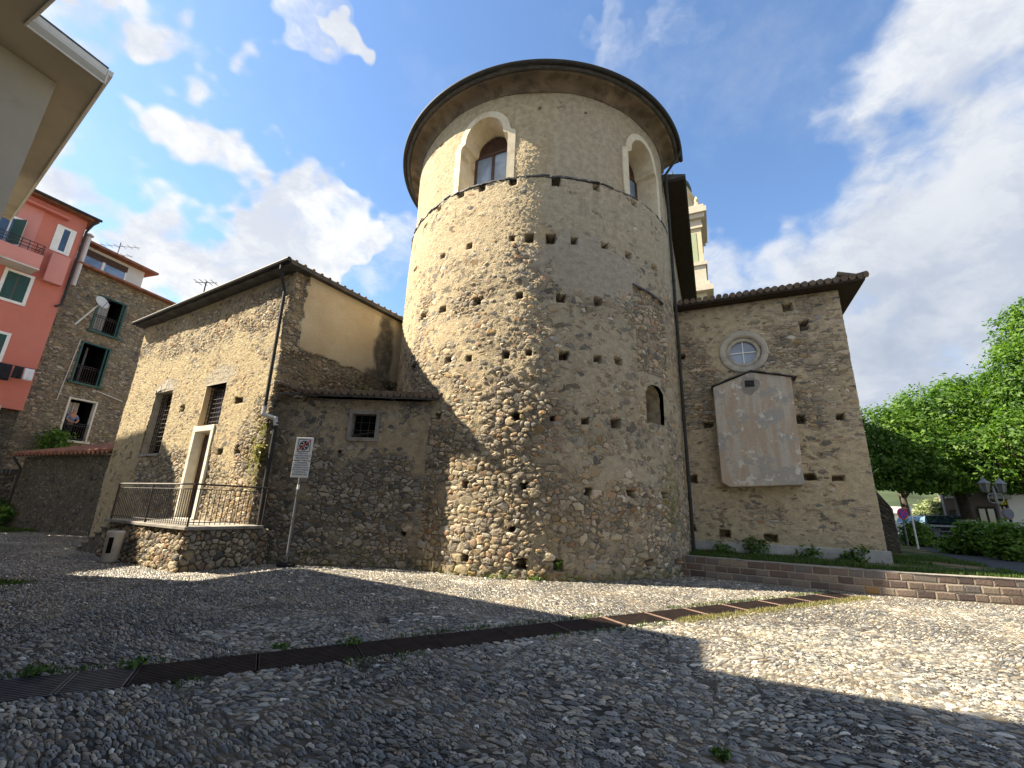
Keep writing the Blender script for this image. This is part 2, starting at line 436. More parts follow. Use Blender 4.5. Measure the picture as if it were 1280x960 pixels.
def leaf_mat(name, c1, c2, trans=0.35):
    m, t, b = new_mat(name, 0.55, 0.3)
    lv = t.attr('lv')
    c = t.mix(lv, c1, c2)
    t.put(b.inputs['Base Color'], c)
    tr = t.new('ShaderNodeBsdfTranslucent')
    t.put(tr.inputs['Color'], t.mix(1.0, c, (1.3, 1.5, 0.5), 'MULTIPLY'))
    mx = t.new('ShaderNodeMixShader')
    mx.inputs[0].default_value = trans
    t.l.new(b.outputs[0], mx.inputs[1])
    t.l.new(tr.outputs[0], mx.inputs[2])
    t.l.new(mx.outputs[0], m.node_tree.nodes['Material Output'].inputs['Surface'])
    return m


M['leaf'] = leaf_mat('broad_leaf', (0.028, 0.080, 0.013), (0.135, 0.235, 0.034), 0.42)
M['hedgeleaf'] = leaf_mat('hedge_leaf', (0.045, 0.105, 0.02), (0.19, 0.31, 0.045), 0.4)
M['olive'] = leaf_mat('olive_leaf', (0.17, 0.20, 0.10), (0.34, 0.37, 0.20), 0.25)
M['grass'] = leaf_mat('grass_blade', (0.030, 0.065, 0.012), (0.10, 0.15, 0.03), 0.3)
M['drygrass'] = leaf_mat('dry_grass_blade', (0.14, 0.14, 0.05), (0.30, 0.26, 0.12), 0.3)
M['weed'] = leaf_mat('weed_leaf', (0.035, 0.09, 0.015), (0.12, 0.2, 0.03), 0.3)


def cobble_mat():
    m, t, b = new_mat('river_cobbles', 0.62, 0.35)
    pos = t.new('ShaderNodeNewGeometry').outputs['Position']
    flow = t.noise(pos, 0.35, 2, 0.5)
    x, y, z = t.sep(pos)
    ang = t.math('ADD', -0.42, t.math('MULTIPLY', t.math('SUBTRACT', flow, 0.5), 1.5))
    ca, sa = t.math('COSINE', ang), t.math('SINE', ang)
    # strips laid with a slightly different lean
    u = t.math('ADD', t.math('MULTIPLY', x, math.cos(-0.42)), t.math('MULTIPLY', y, math.sin(-0.42)))
    v = t.math('SUBTRACT', t.math('MULTIPLY', y, math.cos(-0.42)), t.math('MULTIPLY', x, math.sin(-0.42)))
    v = t.math('ADD', v, t.math('MULTIPLY', t.math('SUBTRACT', flow, 0.5), 0.5))
    wv = t.vec('SCALE', t.vec('SUBTRACT', t.noise(pos, 4.0, 3, 0.5, out='Color'), (0.5, 0.5, 0.5)), scale=0.09)
    # here and there a panel laid at another angle
    pan = t.smooth(t.noise(pos, 0.55, 3, 0.55), 0.545, 0.555)
    u2 = t.math('ADD', t.math('MULTIPLY', x, math.cos(0.15)), t.math('MULTIPLY', y, math.sin(0.15)))
    v2 = t.math('SUBTRACT', t.math('MULTIPLY', y, math.cos(0.15)), t.math('MULTIPLY', x, math.sin(0.15)))
    u, v = t.fmix(pan, u, u2), t.fmix(pan, v, v2)
    p = t.vec('ADD', t.comb(t.math('MULTIPLY', u, 0.46), t.math('MULTIPLY', v, 1.35)), wv)
    S = 22.5
    A, E = t.vor(p, S, 'F1', rand=0.95), t.vor(p, S, 'DISTANCE_TO_EDGE', rand=0.95)
    A2, E2 = t.vor(p, S * 0.62, 'F1', rand=0.95), t.vor(p, S * 0.62, 'DISTANCE_TO_EDGE', rand=0.95)
    sel = t.smooth(t.noise(pos, 1.3, 3, 0.6), 0.55, 0.6)
    ed = t.fmix(sel, t.math('MINIMUM', E.outputs['Distance'], t.math('MULTIPLY', t.math('SUBTRACT', 0.66, A.outputs['Distance']), 0.6)),
                t.math('MINIMUM', E2.outputs['Distance'], t.math('MULTIPLY', t.math('SUBTRACT', 0.66, A2.outputs['Distance']), 0.6)))
    rc = t.mix(sel, A.outputs['Color'], A2.outputs['Color'])
    r1, r2, r3 = t.sep(rc)
    col = t.ramp(r1, [(0.0, (0.095, 0.105, 0.115)), (0.2, (0.16, 0.168, 0.172)), (0.4, (0.215, 0.213, 0.20)), (0.55, (0.275, 0.26, 0.225)),
                      (0.7, (0.18, 0.188, 0.19)), (0.82, (0.31, 0.29, 0.24)), (0.92, (0.25, 0.20, 0.145)), (0.97, (0.44, 0.43, 0.40)), (1.0, (0.50, 0.49, 0.46))])
    fine = t.noise(pos, 60, 4, 0.65)
    col = t.mix(t.smooth(fine, 0.35, 0.7, 0.0, 0.4), col, t.vec('SCALE', col, scale=0.6))
    gap = t.mix(t.smooth(t.noise(pos, 0.9, 5, 0.6), 0.42, 0.62), (0.035, 0.032, 0.027), (0.125, 0.105, 0.075))
    st = t.smooth(ed, 0.045, 0.10)
    col = t.vec('SCALE', col, scale=t.fmix(t.math('POWER', r3, 1.4), 0.62, 1.75))
    dust = t.smooth(t.noise(pos, 0.45, 6, 0.65), 0.46, 0.68, 0.0, 0.30)
    col = t.mix(dust, col, (0.33, 0.29, 0.215))
    moss = t.smooth(t.noise(pos, 0.7, 6, 0.7), 0.60, 0.74, 0.0, 0.7)
    gap = t.mix(moss, gap, (0.06, 0.075, 0.02))
    col = t.mix(st, gap, col)
    patch = t.smooth(t.noise(pos, 0.22, 4, 0.55), 0.35, 0.65, 0.82, 1.18)
    col = t.vec('SCALE', col, scale=t.math('MULTIPLY', patch, 1.17))
    col = t.mix(1.0, col, (1.05, 1.0, 0.93), 'MULTIPLY')
    t.put(b.inputs['Base Color'], col)
    t.put(b.inputs['Roughness'], t.fmix(st, 0.95, t.fmix(r2, 0.38, 0.7)))
    tilt = t.math('MULTIPLY', t.math('SUBTRACT', r3, 0.5), 0.5)
    h = t.math('ADD', t.math('MULTIPLY', t.math('POWER', t.smooth(ed, 0.0, 0.34), 0.6), t.fmix(r2, 0.65, 1.0)), t.math('MULTIPLY', st, tilt))
    h = t.math('ADD', h, t.math('MULTIPLY', fine, 0.12))
    h = t.math('ADD', h, t.math('MULTIPLY', t.noise(pos, 0.9, 3, 0.5), 0.9))
    dn = t.new('ShaderNodeDisplacement')
    t.put(dn.inputs['Height'], h)
    dn.inputs['Midlevel'].default_value = 1.3
    dn.inputs['Scale'].default_value = 0.028
    t.put(m.node_tree.nodes['Material Output'].inputs['Displacement'], dn.outputs[0])
    m.displacement_method = 'BOTH'
    return m


M['cobble'] = cobble_mat()


def block_mat():
    """squared sandstone blocks of the low retaining wall (UV in metres)"""
    m, t, b = new_mat('sandstone_blocks', 0.9, 0.15)
    uv = t.new('ShaderNodeTexCoord').outputs['UV']
    u, v, _ = t.sep(uv)
    wob = t.math('MULTIPLY', t.math('SUBTRACT', t.noise(uv, 5, 3), 0.5), 0.035)
    row = t.math('FLOOR', t.math('DIVIDE', t.math('ADD', v, wob), 0.165))
    fv = t.math('SUBTRACT', t.math('DIVIDE', t.math('ADD', v, wob), 0.165), row)
    off = t.math('MULTIPLY', row, 0.377)
    wn = t.new('ShaderNodeTexWhiteNoise', noise_dimensions='1D')
    uu = t.math('ADD', t.math('DIVIDE', t.math('ADD', u, wob), 0.33), off)
    uu = t.math('ADD', uu, t.math('MULTIPLY', t.noise(t.comb(t.math('MULTIPLY', u, 1.6), t.math('MULTIPLY', row, 3.7)), 1.0, 1), 1.1))
    cell = t.math('FLOOR', uu)
    fu = t.math('SUBTRACT', uu, cell)
    t.put(wn.inputs['W'], t.math('ADD', t.math('MULTIPLY', row, 57.3), cell))
    r1, r2, r3 = t.sep(wn.outputs['Color'])
    eu = t.math('MULTIPLY', t.math('MINIMUM', fu, t.math('SUBTRACT', 1.0, fu)), 0.36)
    ev = t.math('MULTIPLY', t.math('MINIMUM', fv, t.math('SUBTRACT', 1.0, fv)), 0.165)
    e = t.math('MINIMUM', eu, ev)
    st = t.smooth(e, 0.004, 0.016)
    c = t.ramp(r1, [(0, (0.125, 0.095, 0.085)), (0.25, (0.19, 0.14, 0.115)), (0.45, (0.30, 0.245, 0.19)), (0.6, (0.165, 0.15, 0.145)), (0.78, (0.22, 0.16, 0.13)),
                    (0.93, (0.27, 0.22, 0.17)), (0.96, (0.34, 0.20, 0.09)), (1, (0.34, 0.30, 0.24))])
    fine = t.noise(uv, 22, 5, 0.65)
    c = t.mix(t.smooth(fine, 0.3, 0.7, 0, 0.5), c, t.vec('SCALE', c, scale=0.6))
    c = t.mix(st, t.mix(fine, (0.25, 0.22, 0.175), (0.36, 0.32, 0.25)), c)
    t.put(b.inputs['Base Color'], c)
    h = t.math('ADD', t.math('MULTIPLY', t.smooth(e, 0.0, 0.035), t.fmix(r2, 0.5, 1.0)), t.math('MULTIPLY', fine, 0.5))
    h = t.math('MULTIPLY', h, t.math('SUBTRACT', 1.0, t.attr('ed')))
    dn = t.new('ShaderNodeDisplacement')
    t.put(dn.inputs['Height'], h)
    dn.inputs['Midlevel'].default_value = 0.3
    dn.inputs['Scale'].default_value = 0.016
    t.put(m.node_tree.nodes['Material Output'].inputs['Displacement'], dn.outputs[0])
    m.displacement_method = 'BOTH'
    return m


M['blocks'] = block_mat()


def soil_mat():
    m, t, b = new_mat('lawn_soil', 0.95, 0.1)
    pos = t.new('ShaderNodeNewGeometry').outputs['Position']
    n = t.noise(pos, 0.8, 6, 0.65)
    f = t.noise(pos, 24, 5, 0.7)
    c = t.mix(t.smooth(n, 0.46, 0.60), (0.055, 0.085, 0.02), (0.24, 0.17, 0.10))
    c = t.mix(t.smooth(f, 0.3, 0.7, 0, 0.6), c, t.vec('SCALE', c, scale=0.5))
    t.put(b.inputs['Base Color'], c)
    bn = t.new('ShaderNodeBump')
    bn.inputs['Strength'].default_value = 0.6
    bn.inputs['Distance'].default_value = 0.03
    t.put(bn.inputs['Height'], f)
    t.put(b.inputs['Normal'], bn.outputs[0])
    return m


M['soil'] = soil_mat()


def box_mat():
    """the blind back of a wall shrine: blotched old render"""
    m, t, b = new_mat('blotched_render', 0.9, 0.15)
    co = t.new('ShaderNodeTexCoord').outputs['Object']
    n = t.noise(co, 1.6, 6, 0.65)
    f = t.noise(co, 14, 6, 0.7)
    x, y, z = t.sep(co)
    st = t.noise(t.comb(t.math('MULTIPLY', x, 5.0), t.math('MULTIPLY', y, 5.0), t.math('MULTIPLY', z, 0.6)), 1.0, 6, 0.65)
    c = t.mix(t.smooth(st, 0.38, 0.6), (0.46, 0.43, 0.365), (0.42, 0.33, 0.245))
    c = t.mix(t.smooth(t.math('ADD', n, t.math('MULTIPLY', t.math('SUBTRACT', f, 0.5), 0.12)), 0.53, 0.57), c, (0.35, 0.335, 0.30))
    c = t.mix(t.smooth(t.noise(co, 2.6, 5, 0.65), 0.60, 0.63), c, (0.58, 0.55, 0.48))
    c = t.mix(t.smooth(f, 0.35, 0.7, 0, 0.35), c, t.vec('SCALE', c, scale=0.65))
    t.put(b.inputs['Base Color'], c)
    bn = t.new('ShaderNodeBump')
    bn.inputs['Strength'].default_value = 0.5
    bn.inputs['Distance'].default_value = 0.02
    t.put(bn.inputs['Height'], f)
    t.put(b.inputs['Normal'], bn.outputs[0])
    return m


M['blotch'] = box_mat()


# ------------------------------------------------------------------ object helpers
def link(name, me, mats, parent=None, smooth=False):
    o = bpy.data.objects.new(name, me)
    COL.objects.link(o)
    for mm in (mats if isinstance(mats, (list, tuple)) else [mats]):
        me.materials.append(M[mm] if isinstance(mm, str) else mm)
    if smooth:
        me.polygons.foreach_set('use_smooth', [True] * len(me.polygons))
    if parent:
        o.parent = parent
        o.matrix_parent_inverse = Matrix.Translation(-parent_loc(parent))
    return o


def parent_loc(p):
    return Vector(p.location)


def tag(o, label, cat, group=None, kind=None):
    o['label'] = label
    o['category'] = cat
    if group:
        o['group'] = group
    if kind:
        o['kind'] = kind
    return o


def structure(o):
    o['kind'] = 'structure'
    return o


def thing(name, loc, label, cat, group=None):
    o = bpy.data.objects.new(name, None)
    COL.objects.link(o)
    o.location = loc
    o.empty_display_size = 0.2
    return tag(o, label, cat, group)


class MB:
    """collects simple solids, then builds them as one mesh"""

    def __init__(s):
        s.v, s.f, s.mi = [], [], []

    def add(s, vs, fs, mi=0):
        k = len(s.v)
        s.v += [tuple(map(float, q)) for q in vs]
        s.f += [tuple(i + k for i in q) for q in fs]
        s.mi += [mi] * len(fs)
        return s

    def frame_box(s, o, ax, ay, az, mi=0):
        """box from corner o along three edge vectors"""
        o, ax, ay, az = map(np.array, (o, ax, ay, az))
        vs = [o, o + ax, o + ax + ay, o + ay, o + az, o + ax + az, o + ax + ay + az, o + ay + az]
        fs = [(0, 3, 2, 1), (4, 5, 6, 7), (0, 1, 5, 4), (1, 2, 6, 5), (2, 3, 7, 6), (3, 0, 4, 7)]
        if np.dot(np.cross(ax, ay), az) < 0:
            fs = [q[::-1] for q in fs]
        return s.add(vs, fs, mi)

    def box(s, c, size, mi=0, rot=0.0):
        c = np.array(c, float)
        ca, sa = math.cos(rot), math.sin(rot)
        ax = np.array([ca, sa, 0]) * size[0]
        ay = np.array([-sa, ca, 0]) * size[1]
        az = np.array([0, 0, 1.0]) * size[2]
        return s.frame_box(c - (ax + ay + az) / 2, ax, ay, az, mi)

    def tube(s, pts, r, n=8, mi=0, caps=True):
        pts = [np.array(p, float) for p in pts]
        rs = r if isinstance(r, (list, tuple)) else [r] * len(pts)
        rings = []
        prev = None
        for i, p in enumerate(pts):
            d = (pts[min(i + 1, len(pts) - 1)] - pts[max(i - 1, 0)])
            d = d / (np.linalg.norm(d) + 1e-9)
            if prev is None:
                a = np.cross(d, (0, 0, 1.0))
                if np.linalg.norm(a) < 1e-3:
                    a = np.cross(d, (1.0, 0, 0))
            else:
                a = prev - d * np.dot(prev, d)
            a = a / np.linalg.norm(a)
            prev = a
            bb = np.cross(d, a)
            rings.append([p + rs[i] * (math.cos(q) * a + math.sin(q) * bb) for q in np.linspace(0, 2 * math.pi, n, endpoint=False)])
        vs = [q for rg in rings for q in rg]
        fs = []
        for i in range(len(pts) - 1):
            for j in range(n):
                a0, a1 = i * n + j, i * n + (j + 1) % n
                fs.append((a0, a1, a1 + n, a0 + n))
        if caps:
            fs.append(tuple(range(n))[::-1])
            fs.append(tuple(range((len(pts) - 1) * n, len(pts) * n)))
        return s.add(vs, fs, mi)

    def lathe(s, c, prof, n=24, mi=0):
        vs = []
        for (r, z) in prof:
            vs += [(c[0] + r * math.cos(a), c[1] + r * math.sin(a), c[2] + z) for a in np.linspace(0, 2 * math.pi, n, endpoint=False)]
        fs = []
        for i in range(len(prof) - 1):
            for j in range(n):
                fs.append((i * n + j, i * n + (j + 1) % n, (i + 1) * n + (j + 1) % n, (i + 1) * n + j))
        fs.append(tuple(range(n))[::-1])
        fs.append(tuple(range((len(prof) - 1) * n, len(prof) * n)))
        return s.add(vs, fs, mi)

    def prism(s, poly, ext, mi=0):
        """closed solid from a planar polygon (list of 3D points) pushed along ext"""
        poly = [np.array(p, float) for p in poly]
        ext = np.array(ext, float)
        n = len(poly)
        nr = sum((np.cross(poly[i] - poly[0], poly[(i + 1) % n] - poly[0]) for i in range(n)), np.zeros(3))
        if np.dot(nr, ext) > 0:
            poly = poly[::-1]
        vs = poly + [p + ext for p in poly]
        fs = [tuple(range(n)), tuple(range(n, 2 * n))[::-1]]
        for i in range(n):
            j = (i + 1) % n
            fs.append((i, i + n, j + n, j))
        return s.add(vs, fs, mi)

    def build(s, name, mats, parent=None, smooth=False):
        me = bpy.data.meshes.new(name)
        me.from_pydata(s.v, [], s.f)
        if any(s.mi):
            me.polygons.foreach_set('material_index', s.mi)
        me.update()
        o = link(name, me, mats, parent, smooth)
        return o


def soften(o, w=0.01, seg=2):
    b = o.modifiers.new('bevel', 'BEVEL')
    b.width = w
    b.segments = seg
    b.limit_method = 'ANGLE'
    return o


def np_mesh(name, V, Fq, mats, parent=None, uv=None, attrs=None, smooth=True, mi=None):
    """mesh from numpy arrays of vertices and quads"""
    me = bpy.data.meshes.new(name)
    nv, nf = len(V), len(Fq)
    me.vertices.add(nv)
    me.vertices.foreach_set('co', np.asarray(V, np.float32).ravel())
    k = Fq.shape[1]
    me.loops.add(nf * k)
    me.loops.foreach_set('vertex_index', Fq.astype(np.int32).ravel())
    me.polygons.add(nf)
    me.polygons.foreach_set('loop_start', np.arange(0, nf * k, k, dtype=np.int32))
    if mi is not None:
        me.polygons.foreach_set('material_index', mi.astype(np.int32))
    me.update(calc_edges=True)
    if smooth:
        me.polygons.foreach_set('use_smooth', np.ones(nf, bool))
    if uv is not None:
        l = me.uv_layers.new(name='UVMap')
        l.data.foreach_set('uv', np.asarray(uv, np.float32)[Fq.ravel()].ravel())
    for kx, a in (attrs or {}).items():
        at = me.attributes.new(kx, 'FLOAT', 'POINT')
        at.data.foreach_set('value', np.asarray(a, np.float32))
    return link(name, me, mats, parent)


def vnoise(x, y, seed=0, octaves=4):
    """cheap smooth value noise in 0..1"""
    out = np.zeros_like(x, dtype=float)
    amp, tot = 1.0, 0.0
    r = np.random.default_rng(seed)
    T = r.random((64, 64))
    for o in range(octaves):
        xi, yi = np.floor(x).astype(int), np.floor(y).astype(int)
        fx, fy = x - xi, y - yi
        fx, fy = fx * fx * (3 - 2 * fx), fy * fy * (3 - 2 * fy)
        a = T[xi % 64, yi % 64]
        b_ = T[(xi + 1) % 64, yi % 64]
        c = T[xi % 64, (yi + 1) % 64]
        d = T[(xi + 1) % 64, (yi + 1) % 64]
        out += amp * ((a * (1 - fx) + b_ * fx) * (1 - fy) + (c * (1 - fx) + d * fx) * fy)
        tot += amp
        amp *= 0.5
        x, y = x * 2.03 + 11.7, y * 2.03 + 5.3
    return out / tot


class Path:
    """ground line of a wall, left to right as seen from outside; corners may be rounded"""

    def __init__(s, pts, rad=0.0):
        out = []
        pts = [np.array(p, float) for p in pts]
        for i, p in enumerate(pts):
            if 0 < i < len(pts) - 1 and rad > 0:
                a = (pts[i - 1] - p) / np.linalg.norm(pts[i - 1] - p)
                b_ = (pts[i + 1] - p) / np.linalg.norm(pts[i + 1] - p)
                for q in np.linspace(0, 1, 7):
                    out.append((1 - q) ** 2 * (p + a * rad) + 2 * q * (1 - q) * p + q * q * (p + b_ * rad))
            else:
                out.append(p)
        s.p = np.array(out)
        s.s = np.concatenate([[0], np.cumsum(np.linalg.norm(np.diff(s.p, axis=0), axis=1))])
        s.L = s.s[-1]

    def at(s, q):
        return np.stack([np.interp(q, s.s, s.p[:, 0]), np.interp(q, s.s, s.p[:, 1])], -1)

    def nrm(s, q, e=0.03):
        d = s.at(np.clip(np.asarray(q) + e, 0, s.L)) - s.at(np.clip(np.asarray(q) - e, 0, s.L))
        d = d / np.linalg.norm(d, axis=-1, keepdims=True)
        return np.stack([d[..., 1], -d[..., 0]], -1)

    def find(s, px, py):
        """(s, z) where a sight line meets this wall"""
        r = ray(px, py)
        n = np.array([-r[1], r[0]])
        n = n / np.linalg.norm(n)
        side = s.p @ n
        best = None
        for i in range(len(s.p) - 1):
            if side[i] * side[i + 1] <= 0 and side[i] != side[i + 1]:
                f = side[i] / (side[i] - side[i + 1])
                P = s.p[i] + (s.p[i + 1] - s.p[i]) * f
                tt = (P @ r[:2]) / (r[:2] @ r[:2])
                if tt > 0 and (best is None or tt < best[0]):
                    best = (tt, s.s[i] + f * (s.s[i + 1] - s.s[i]), EYE + tt * r[2])
        return (best[1], best[2]) if best else None


def snap(a, vals):
    for v in vals:
        if a[0] < v < a[-1]:
            a[np.argmin(np.abs(a - v))] = v
    return np.sort(a)


def wall(name, path, z0, z1, res, mat, parent=None, holes=(), rects=(), cut=None, attrs=None, uvo=(0, 0), edge=0.06, top=None, bulge=None, mats2=None, mi_fn=None, edges='lrtb'):
    """a masonry sheet along a path; holes = (s, z, w, h, depth) pushed in, rects = (s0, s1, z0, z1) openings cut out"""
    S = np.linspace(0, path.L, max(2, int(round(path.L / res)) + 1))
    Z = np.linspace(z0, z1, max(2, int(round((z1 - z0) / res)) + 1))
    for r in rects:
        S = snap(S, r[:2])
        Z = snap(Z, r[2:])
    ss, zz = np.meshgrid(S, Z)
    P = path.at(ss.ravel()).reshape(*ss.shape, 2)
    N = path.nrm(ss.ravel()).reshape(*ss.shape, 2)
    off = np.zeros_like(ss)
    jag = (vnoise(ss * 6, zz * 6, 3, 2) - 0.5) * 1.1
    hole_shade = np.zeros_like(ss)  # deep shade of the holes, painted into the colour
    for (hs, hz, w, h, d) in holes:
        loc = (np.abs(ss - hs) < w) & (np.abs(zz - hz) < h)
        q = np.maximum(np.abs(ss - hs) / (w / 2), np.abs(zz - hz) / (h / 2)) + jag * 0.35
        k_ = np.clip((1.0 - q) / 0.14, 0, 1)
        off = np.where(loc, np.minimum(off, -d * k_), off)
        hole_shade = np.where(loc, np.maximum(hole_shade, np.clip((1.05 - q) / 0.2, 0, 1)), hole_shade)
    if bulge is not None:
        off = off + bulge(ss, zz)
    ed = np.zeros_like(ss)
    if edge > 0:
        if 'l' in edges: ed = np.maximum(ed, 1 - np.clip((ss - S[0]) / edge, 0, 1))
        if 'r' in edges: ed = np.maximum(ed, 1 - np.clip((S[-1] - ss) / edge, 0, 1))
        if 't' in edges: ed = np.maximum(ed, 1 - np.clip((z1 - zz) / edge, 0, 1))
    ztop = zz if top is None else z0 + (zz - z0) * (top(ss) - z0) / (z1 - z0)
    V = np.stack([P[..., 0] + N[..., 0] * off, P[..., 1] + N[..., 1] * off, ztop], -1).reshape(-1, 3)
    nz, ns = ss.shape
    i = np.arange(nz * ns).reshape(nz, ns)
    Q = np.stack([i[:-1, :-1], i[:-1, 1:], i[1:, 1:], i[1:, :-1]], -1)
    sc = (ss[:-1, :-1] + ss[1:, 1:]) / 2
    zc = (zz[:-1, :-1] + zz[1:, 1:]) / 2
    keep = np.ones_like(sc, bool)
    for (a, b_, c, d) in rects:
        keep &= ~((sc > a) & (sc < b_) & (zc > c) & (zc < d))
    if cut is not None:
        keep &= ~cut(sc, zc)
    Q = Q[keep]
    A = {'ed': ed.ravel()}
    for k, fn in (attrs or {}).items():
        A[k] = np.clip(fn(ss, zz), 0, 1).ravel()
    A['dk'] = np.maximum(A.get('dk', 0), hole_shade.ravel())
    mi = None
    if mi_fn is not None:
        mi = mi_fn(sc, zc)[keep]
    uv = np.stack([ss.ravel() + uvo[0], zz.ravel() + uvo[1]], -1)
    return np_mesh(name, V, Q, [mat] + list(mats2 or []), parent, uv, A, mi=mi)


def blob(ss, zz, s, z, rs, rz, soft=0.35, seed=1):
    """soft ragged patch, 1 inside"""
    q = np.sqrt(((ss - s) / rs) ** 2 + ((zz - z) / rz) ** 2) + (vnoise(ss * 2.2, zz * 2.2, seed) - 0.5) * 0.7
    return np.clip((1.0 + soft / 2 - q) / soft, 0, 1)


def text_mesh(body, size, mat, origin, xdir, ydir, parent, name='lettering', align='CENTER', depth=0.002):
    cu = bpy.data.curves.new('lettering', 'FONT')
    cu.body = body
    cu.size = size
    cu.align_x = align
    cu.align_y = 'CENTER'
    cu.extrude = depth
    ob = bpy.data.objects.new('lettering_source', cu)
    COL.objects.link(ob)
    dg = bpy.context.evaluated_depsgraph_get()
    me = bpy.data.meshes.new_from_object(ob.evaluated_get(dg))
    bpy.data.objects.remove(ob)
    xd, yd = Vector(xdir).normalized(), Vector(ydir).normalized()
    R = Matrix((xd, yd, xd.cross(yd))).transposed().to_4x4()
    R.translation = Vector(origin)
    me.transform(R)
    me.materials.clear()
    return link(name, me, mat, parent)


def up3(p, z):
    return np.array([p[0], p[1], z])


# ------------------------------------------------------------------ the ground
C = np.array([0.92, 16.14])           # axis of the round apse
R = 5.06
E1 = np.array([0.42, 0.907]); E1 = E1 / np.linalg.norm(E1)      # church axis, away from the camera
E2 = np.array([E1[1], -E1[0]])                                   # across the church, to the right
RW = [(4.2, 13.4), (5.0, 12.6), (6.25, 11.75), (8.5, 10.46), (10.8, 9.86), (14.5, 9.15), (20, 8.4), (34, 7.2)]   # foot of the retaining wall
ZT = 0.5                              # level of the lawn above it

# drain line: two long edges
DR_A0, DR_A1 = gnd(0, 848)[:2], gnd(990, 745)[:2]
DR_B0, DR_B1 = gnd(0, 876)[:2], gnd(1040, 748)[:2]
dr_d = (DR_A1 - DR_A0) / np.linalg.norm(DR_A1 - DR_A0)
dr_n = np.array([-dr_d[1], dr_d[0]])
DR_O = (DR_A0 + DR_B0) / 2
DR_W = 0.58
DR_L = 13.35
DR_S0 = -1.4


def drain_mask(x, y, grow=0.0):
    q = np.stack([x - DR_O[0], y - DR_O[1]], -1)
    return (np.abs(q @ dr_n) < DR_W / 2 + grow) & (q @ dr_d > DR_S0 - grow) & (q @ dr_d < DR_L + grow)


def ground_sheet(name, mat, x0, x1, y0, y1, res, z, cutfn=None, parent=None):
    X = np.linspace(x0, x1, max(2, int((x1 - x0) / res) + 1))
    Y = np.linspace(y0, y1, max(2, int((y1 - y0) / res) + 1))
    xx, yy = np.meshgrid(X, Y)
    V = np.stack([xx, yy, np.full_like(xx, z)], -1).reshape(-1, 3)
    i = np.arange(xx.size).reshape(xx.shape)
    Q = np.stack([i[:-1, :-1], i[:-1, 1:], i[1:, 1:], i[1:, :-1]], -1)
    if cutfn is not None:
        xc, yc = (xx[:-1, :-1] + xx[1:, 1:]) / 2, (yy[:-1, :-1] + yy[1:, 1:]) / 2
        Q = Q[~cutfn(xc, yc)]
    else:
        Q = Q.reshape(-1, 4)
    return V, Q


# cobbled plaza: fine where it is near, coarse out to the horizon
Vs, Qs, k = [], [], 0
tiles = [(-6.0, 6.5, 1.2, 7.4, 0.0145), (-13, -6.0, 1.2, 7.4, 0.04), (6.5, 14, 1.2, 7.4, 0.03), (-13, 14, 7.4, 14.2, 0.028), (-26, -13, 1.2, 26, 0.1), (-13, 14, 14.2, 26, 0.5),
         (-26, 14, -12, 1.2, 0.4), (14, 26, -12, 26, 0.25)]
for (x0, x1, y0, y1, res) in tiles:
    V_, Q_ = ground_sheet('', None, x0, x1, y0, y1, res, 0.0, lambda x, y: drain_mask(x, y))
    Vs.append(V_); Qs.append(Q_ + k); k += len(V_)
# far ring
xs = np.array([-1200, -26, 26, 1200.0]); ys = np.array([-1200, -12, 26, 1200.0])
for a in range(3):
    for b_ in range(3):
        if a == 1 and b_ == 1:
            continue
        Vs.append(np.array([[xs[a], ys[b_], 0], [xs[a + 1], ys[b_], 0], [xs[a + 1], ys[b_ + 1], 0], [xs[a], ys[b_ + 1], 0]]))
        Qs.append(np.array([[0, 1, 2, 3]]) + k); k += 4
structure(np_mesh('plaza_ground', np.concatenate(Vs), np.concatenate(Qs), 'cobble'))

# pit under the drain
mb = MB()
c0 = DR_O + dr_d * DR_S0
for (off, w) in ((-DR_W / 2 - 0.03, 0.03), (DR_W / 2, 0.03)):
    o = c0 + dr_n * off
    mb.frame_box((o[0], o[1], -0.45), (*(dr_d * (DR_L - DR_S0)), 0), (*(dr_n * w), 0), (0, 0, 0.43))
o = c0 - dr_n * DR_W / 2
mb.frame_box((o[0], o[1], -0.47), (*(dr_d * (DR_L - DR_S0)), 0), (*(dr_n * DR_W), 0), (0, 0, 0.02))
structure(mb.build('drain_channel', 'void'))

# raised lawn behind the retaining wall, asphalt road and pavement on it
rw = [np.array(p) for p in RW]
mb = MB()
poly = [(p[0] + 0.12, p[1] + 0.2, ZT - 0.03) for p in rw] + [(300, 5, ZT - 0.03), (500, 500, ZT - 0.03), (60, 500, ZT - 0.03), (14, 40, ZT - 0.03)]
mb.add(poly, [tuple(range(len(poly)))])
lawn = mb.build('lawn_terrace', 'soil')
structure(lawn)
ra = [gnd(px, py, ZT)[:2] for px, py in ((1128, 669), (1150, 684), (1205, 700), (1280, 718), (1420, 752))]
rb = [gnd(px, py, ZT)[:2] for px, py in ((1420, 722), (1280, 701), (1232, 694), (1192, 687), (1160, 675), (1150, 668))]
mb = MB()
poly = [(p[0], p[1], ZT - 0.026) for p in ra + rb]
mb.add(poly, [tuple(range(len(poly)))])
# the street beyond
g0, g1 = gnd(1120, 669, ZT)[:2], gnd(1420, 678, ZT)[:2]
structure(mb.build('asphalt_road', 'asphalt'))
mb = MB()
poly = [(24, 22.0), (80, 17), (120, 60), (30, 60)]
mb.add([(p[0], p[1], ZT - 0.022) for p in poly], [(0, 1, 2, 3)])
structure(mb.build('street_asphalt', 'asphalt'))

# ------------------------------------------------------------------ the round church apse
apse = thing('church', (C[0], C[1], 0), 'tall round rubble stone church apse with two white framed windows under its curved eave', 'church')
ZC = 14.68          # foot of the cove
Z_SC = 11.30        # ragged string course
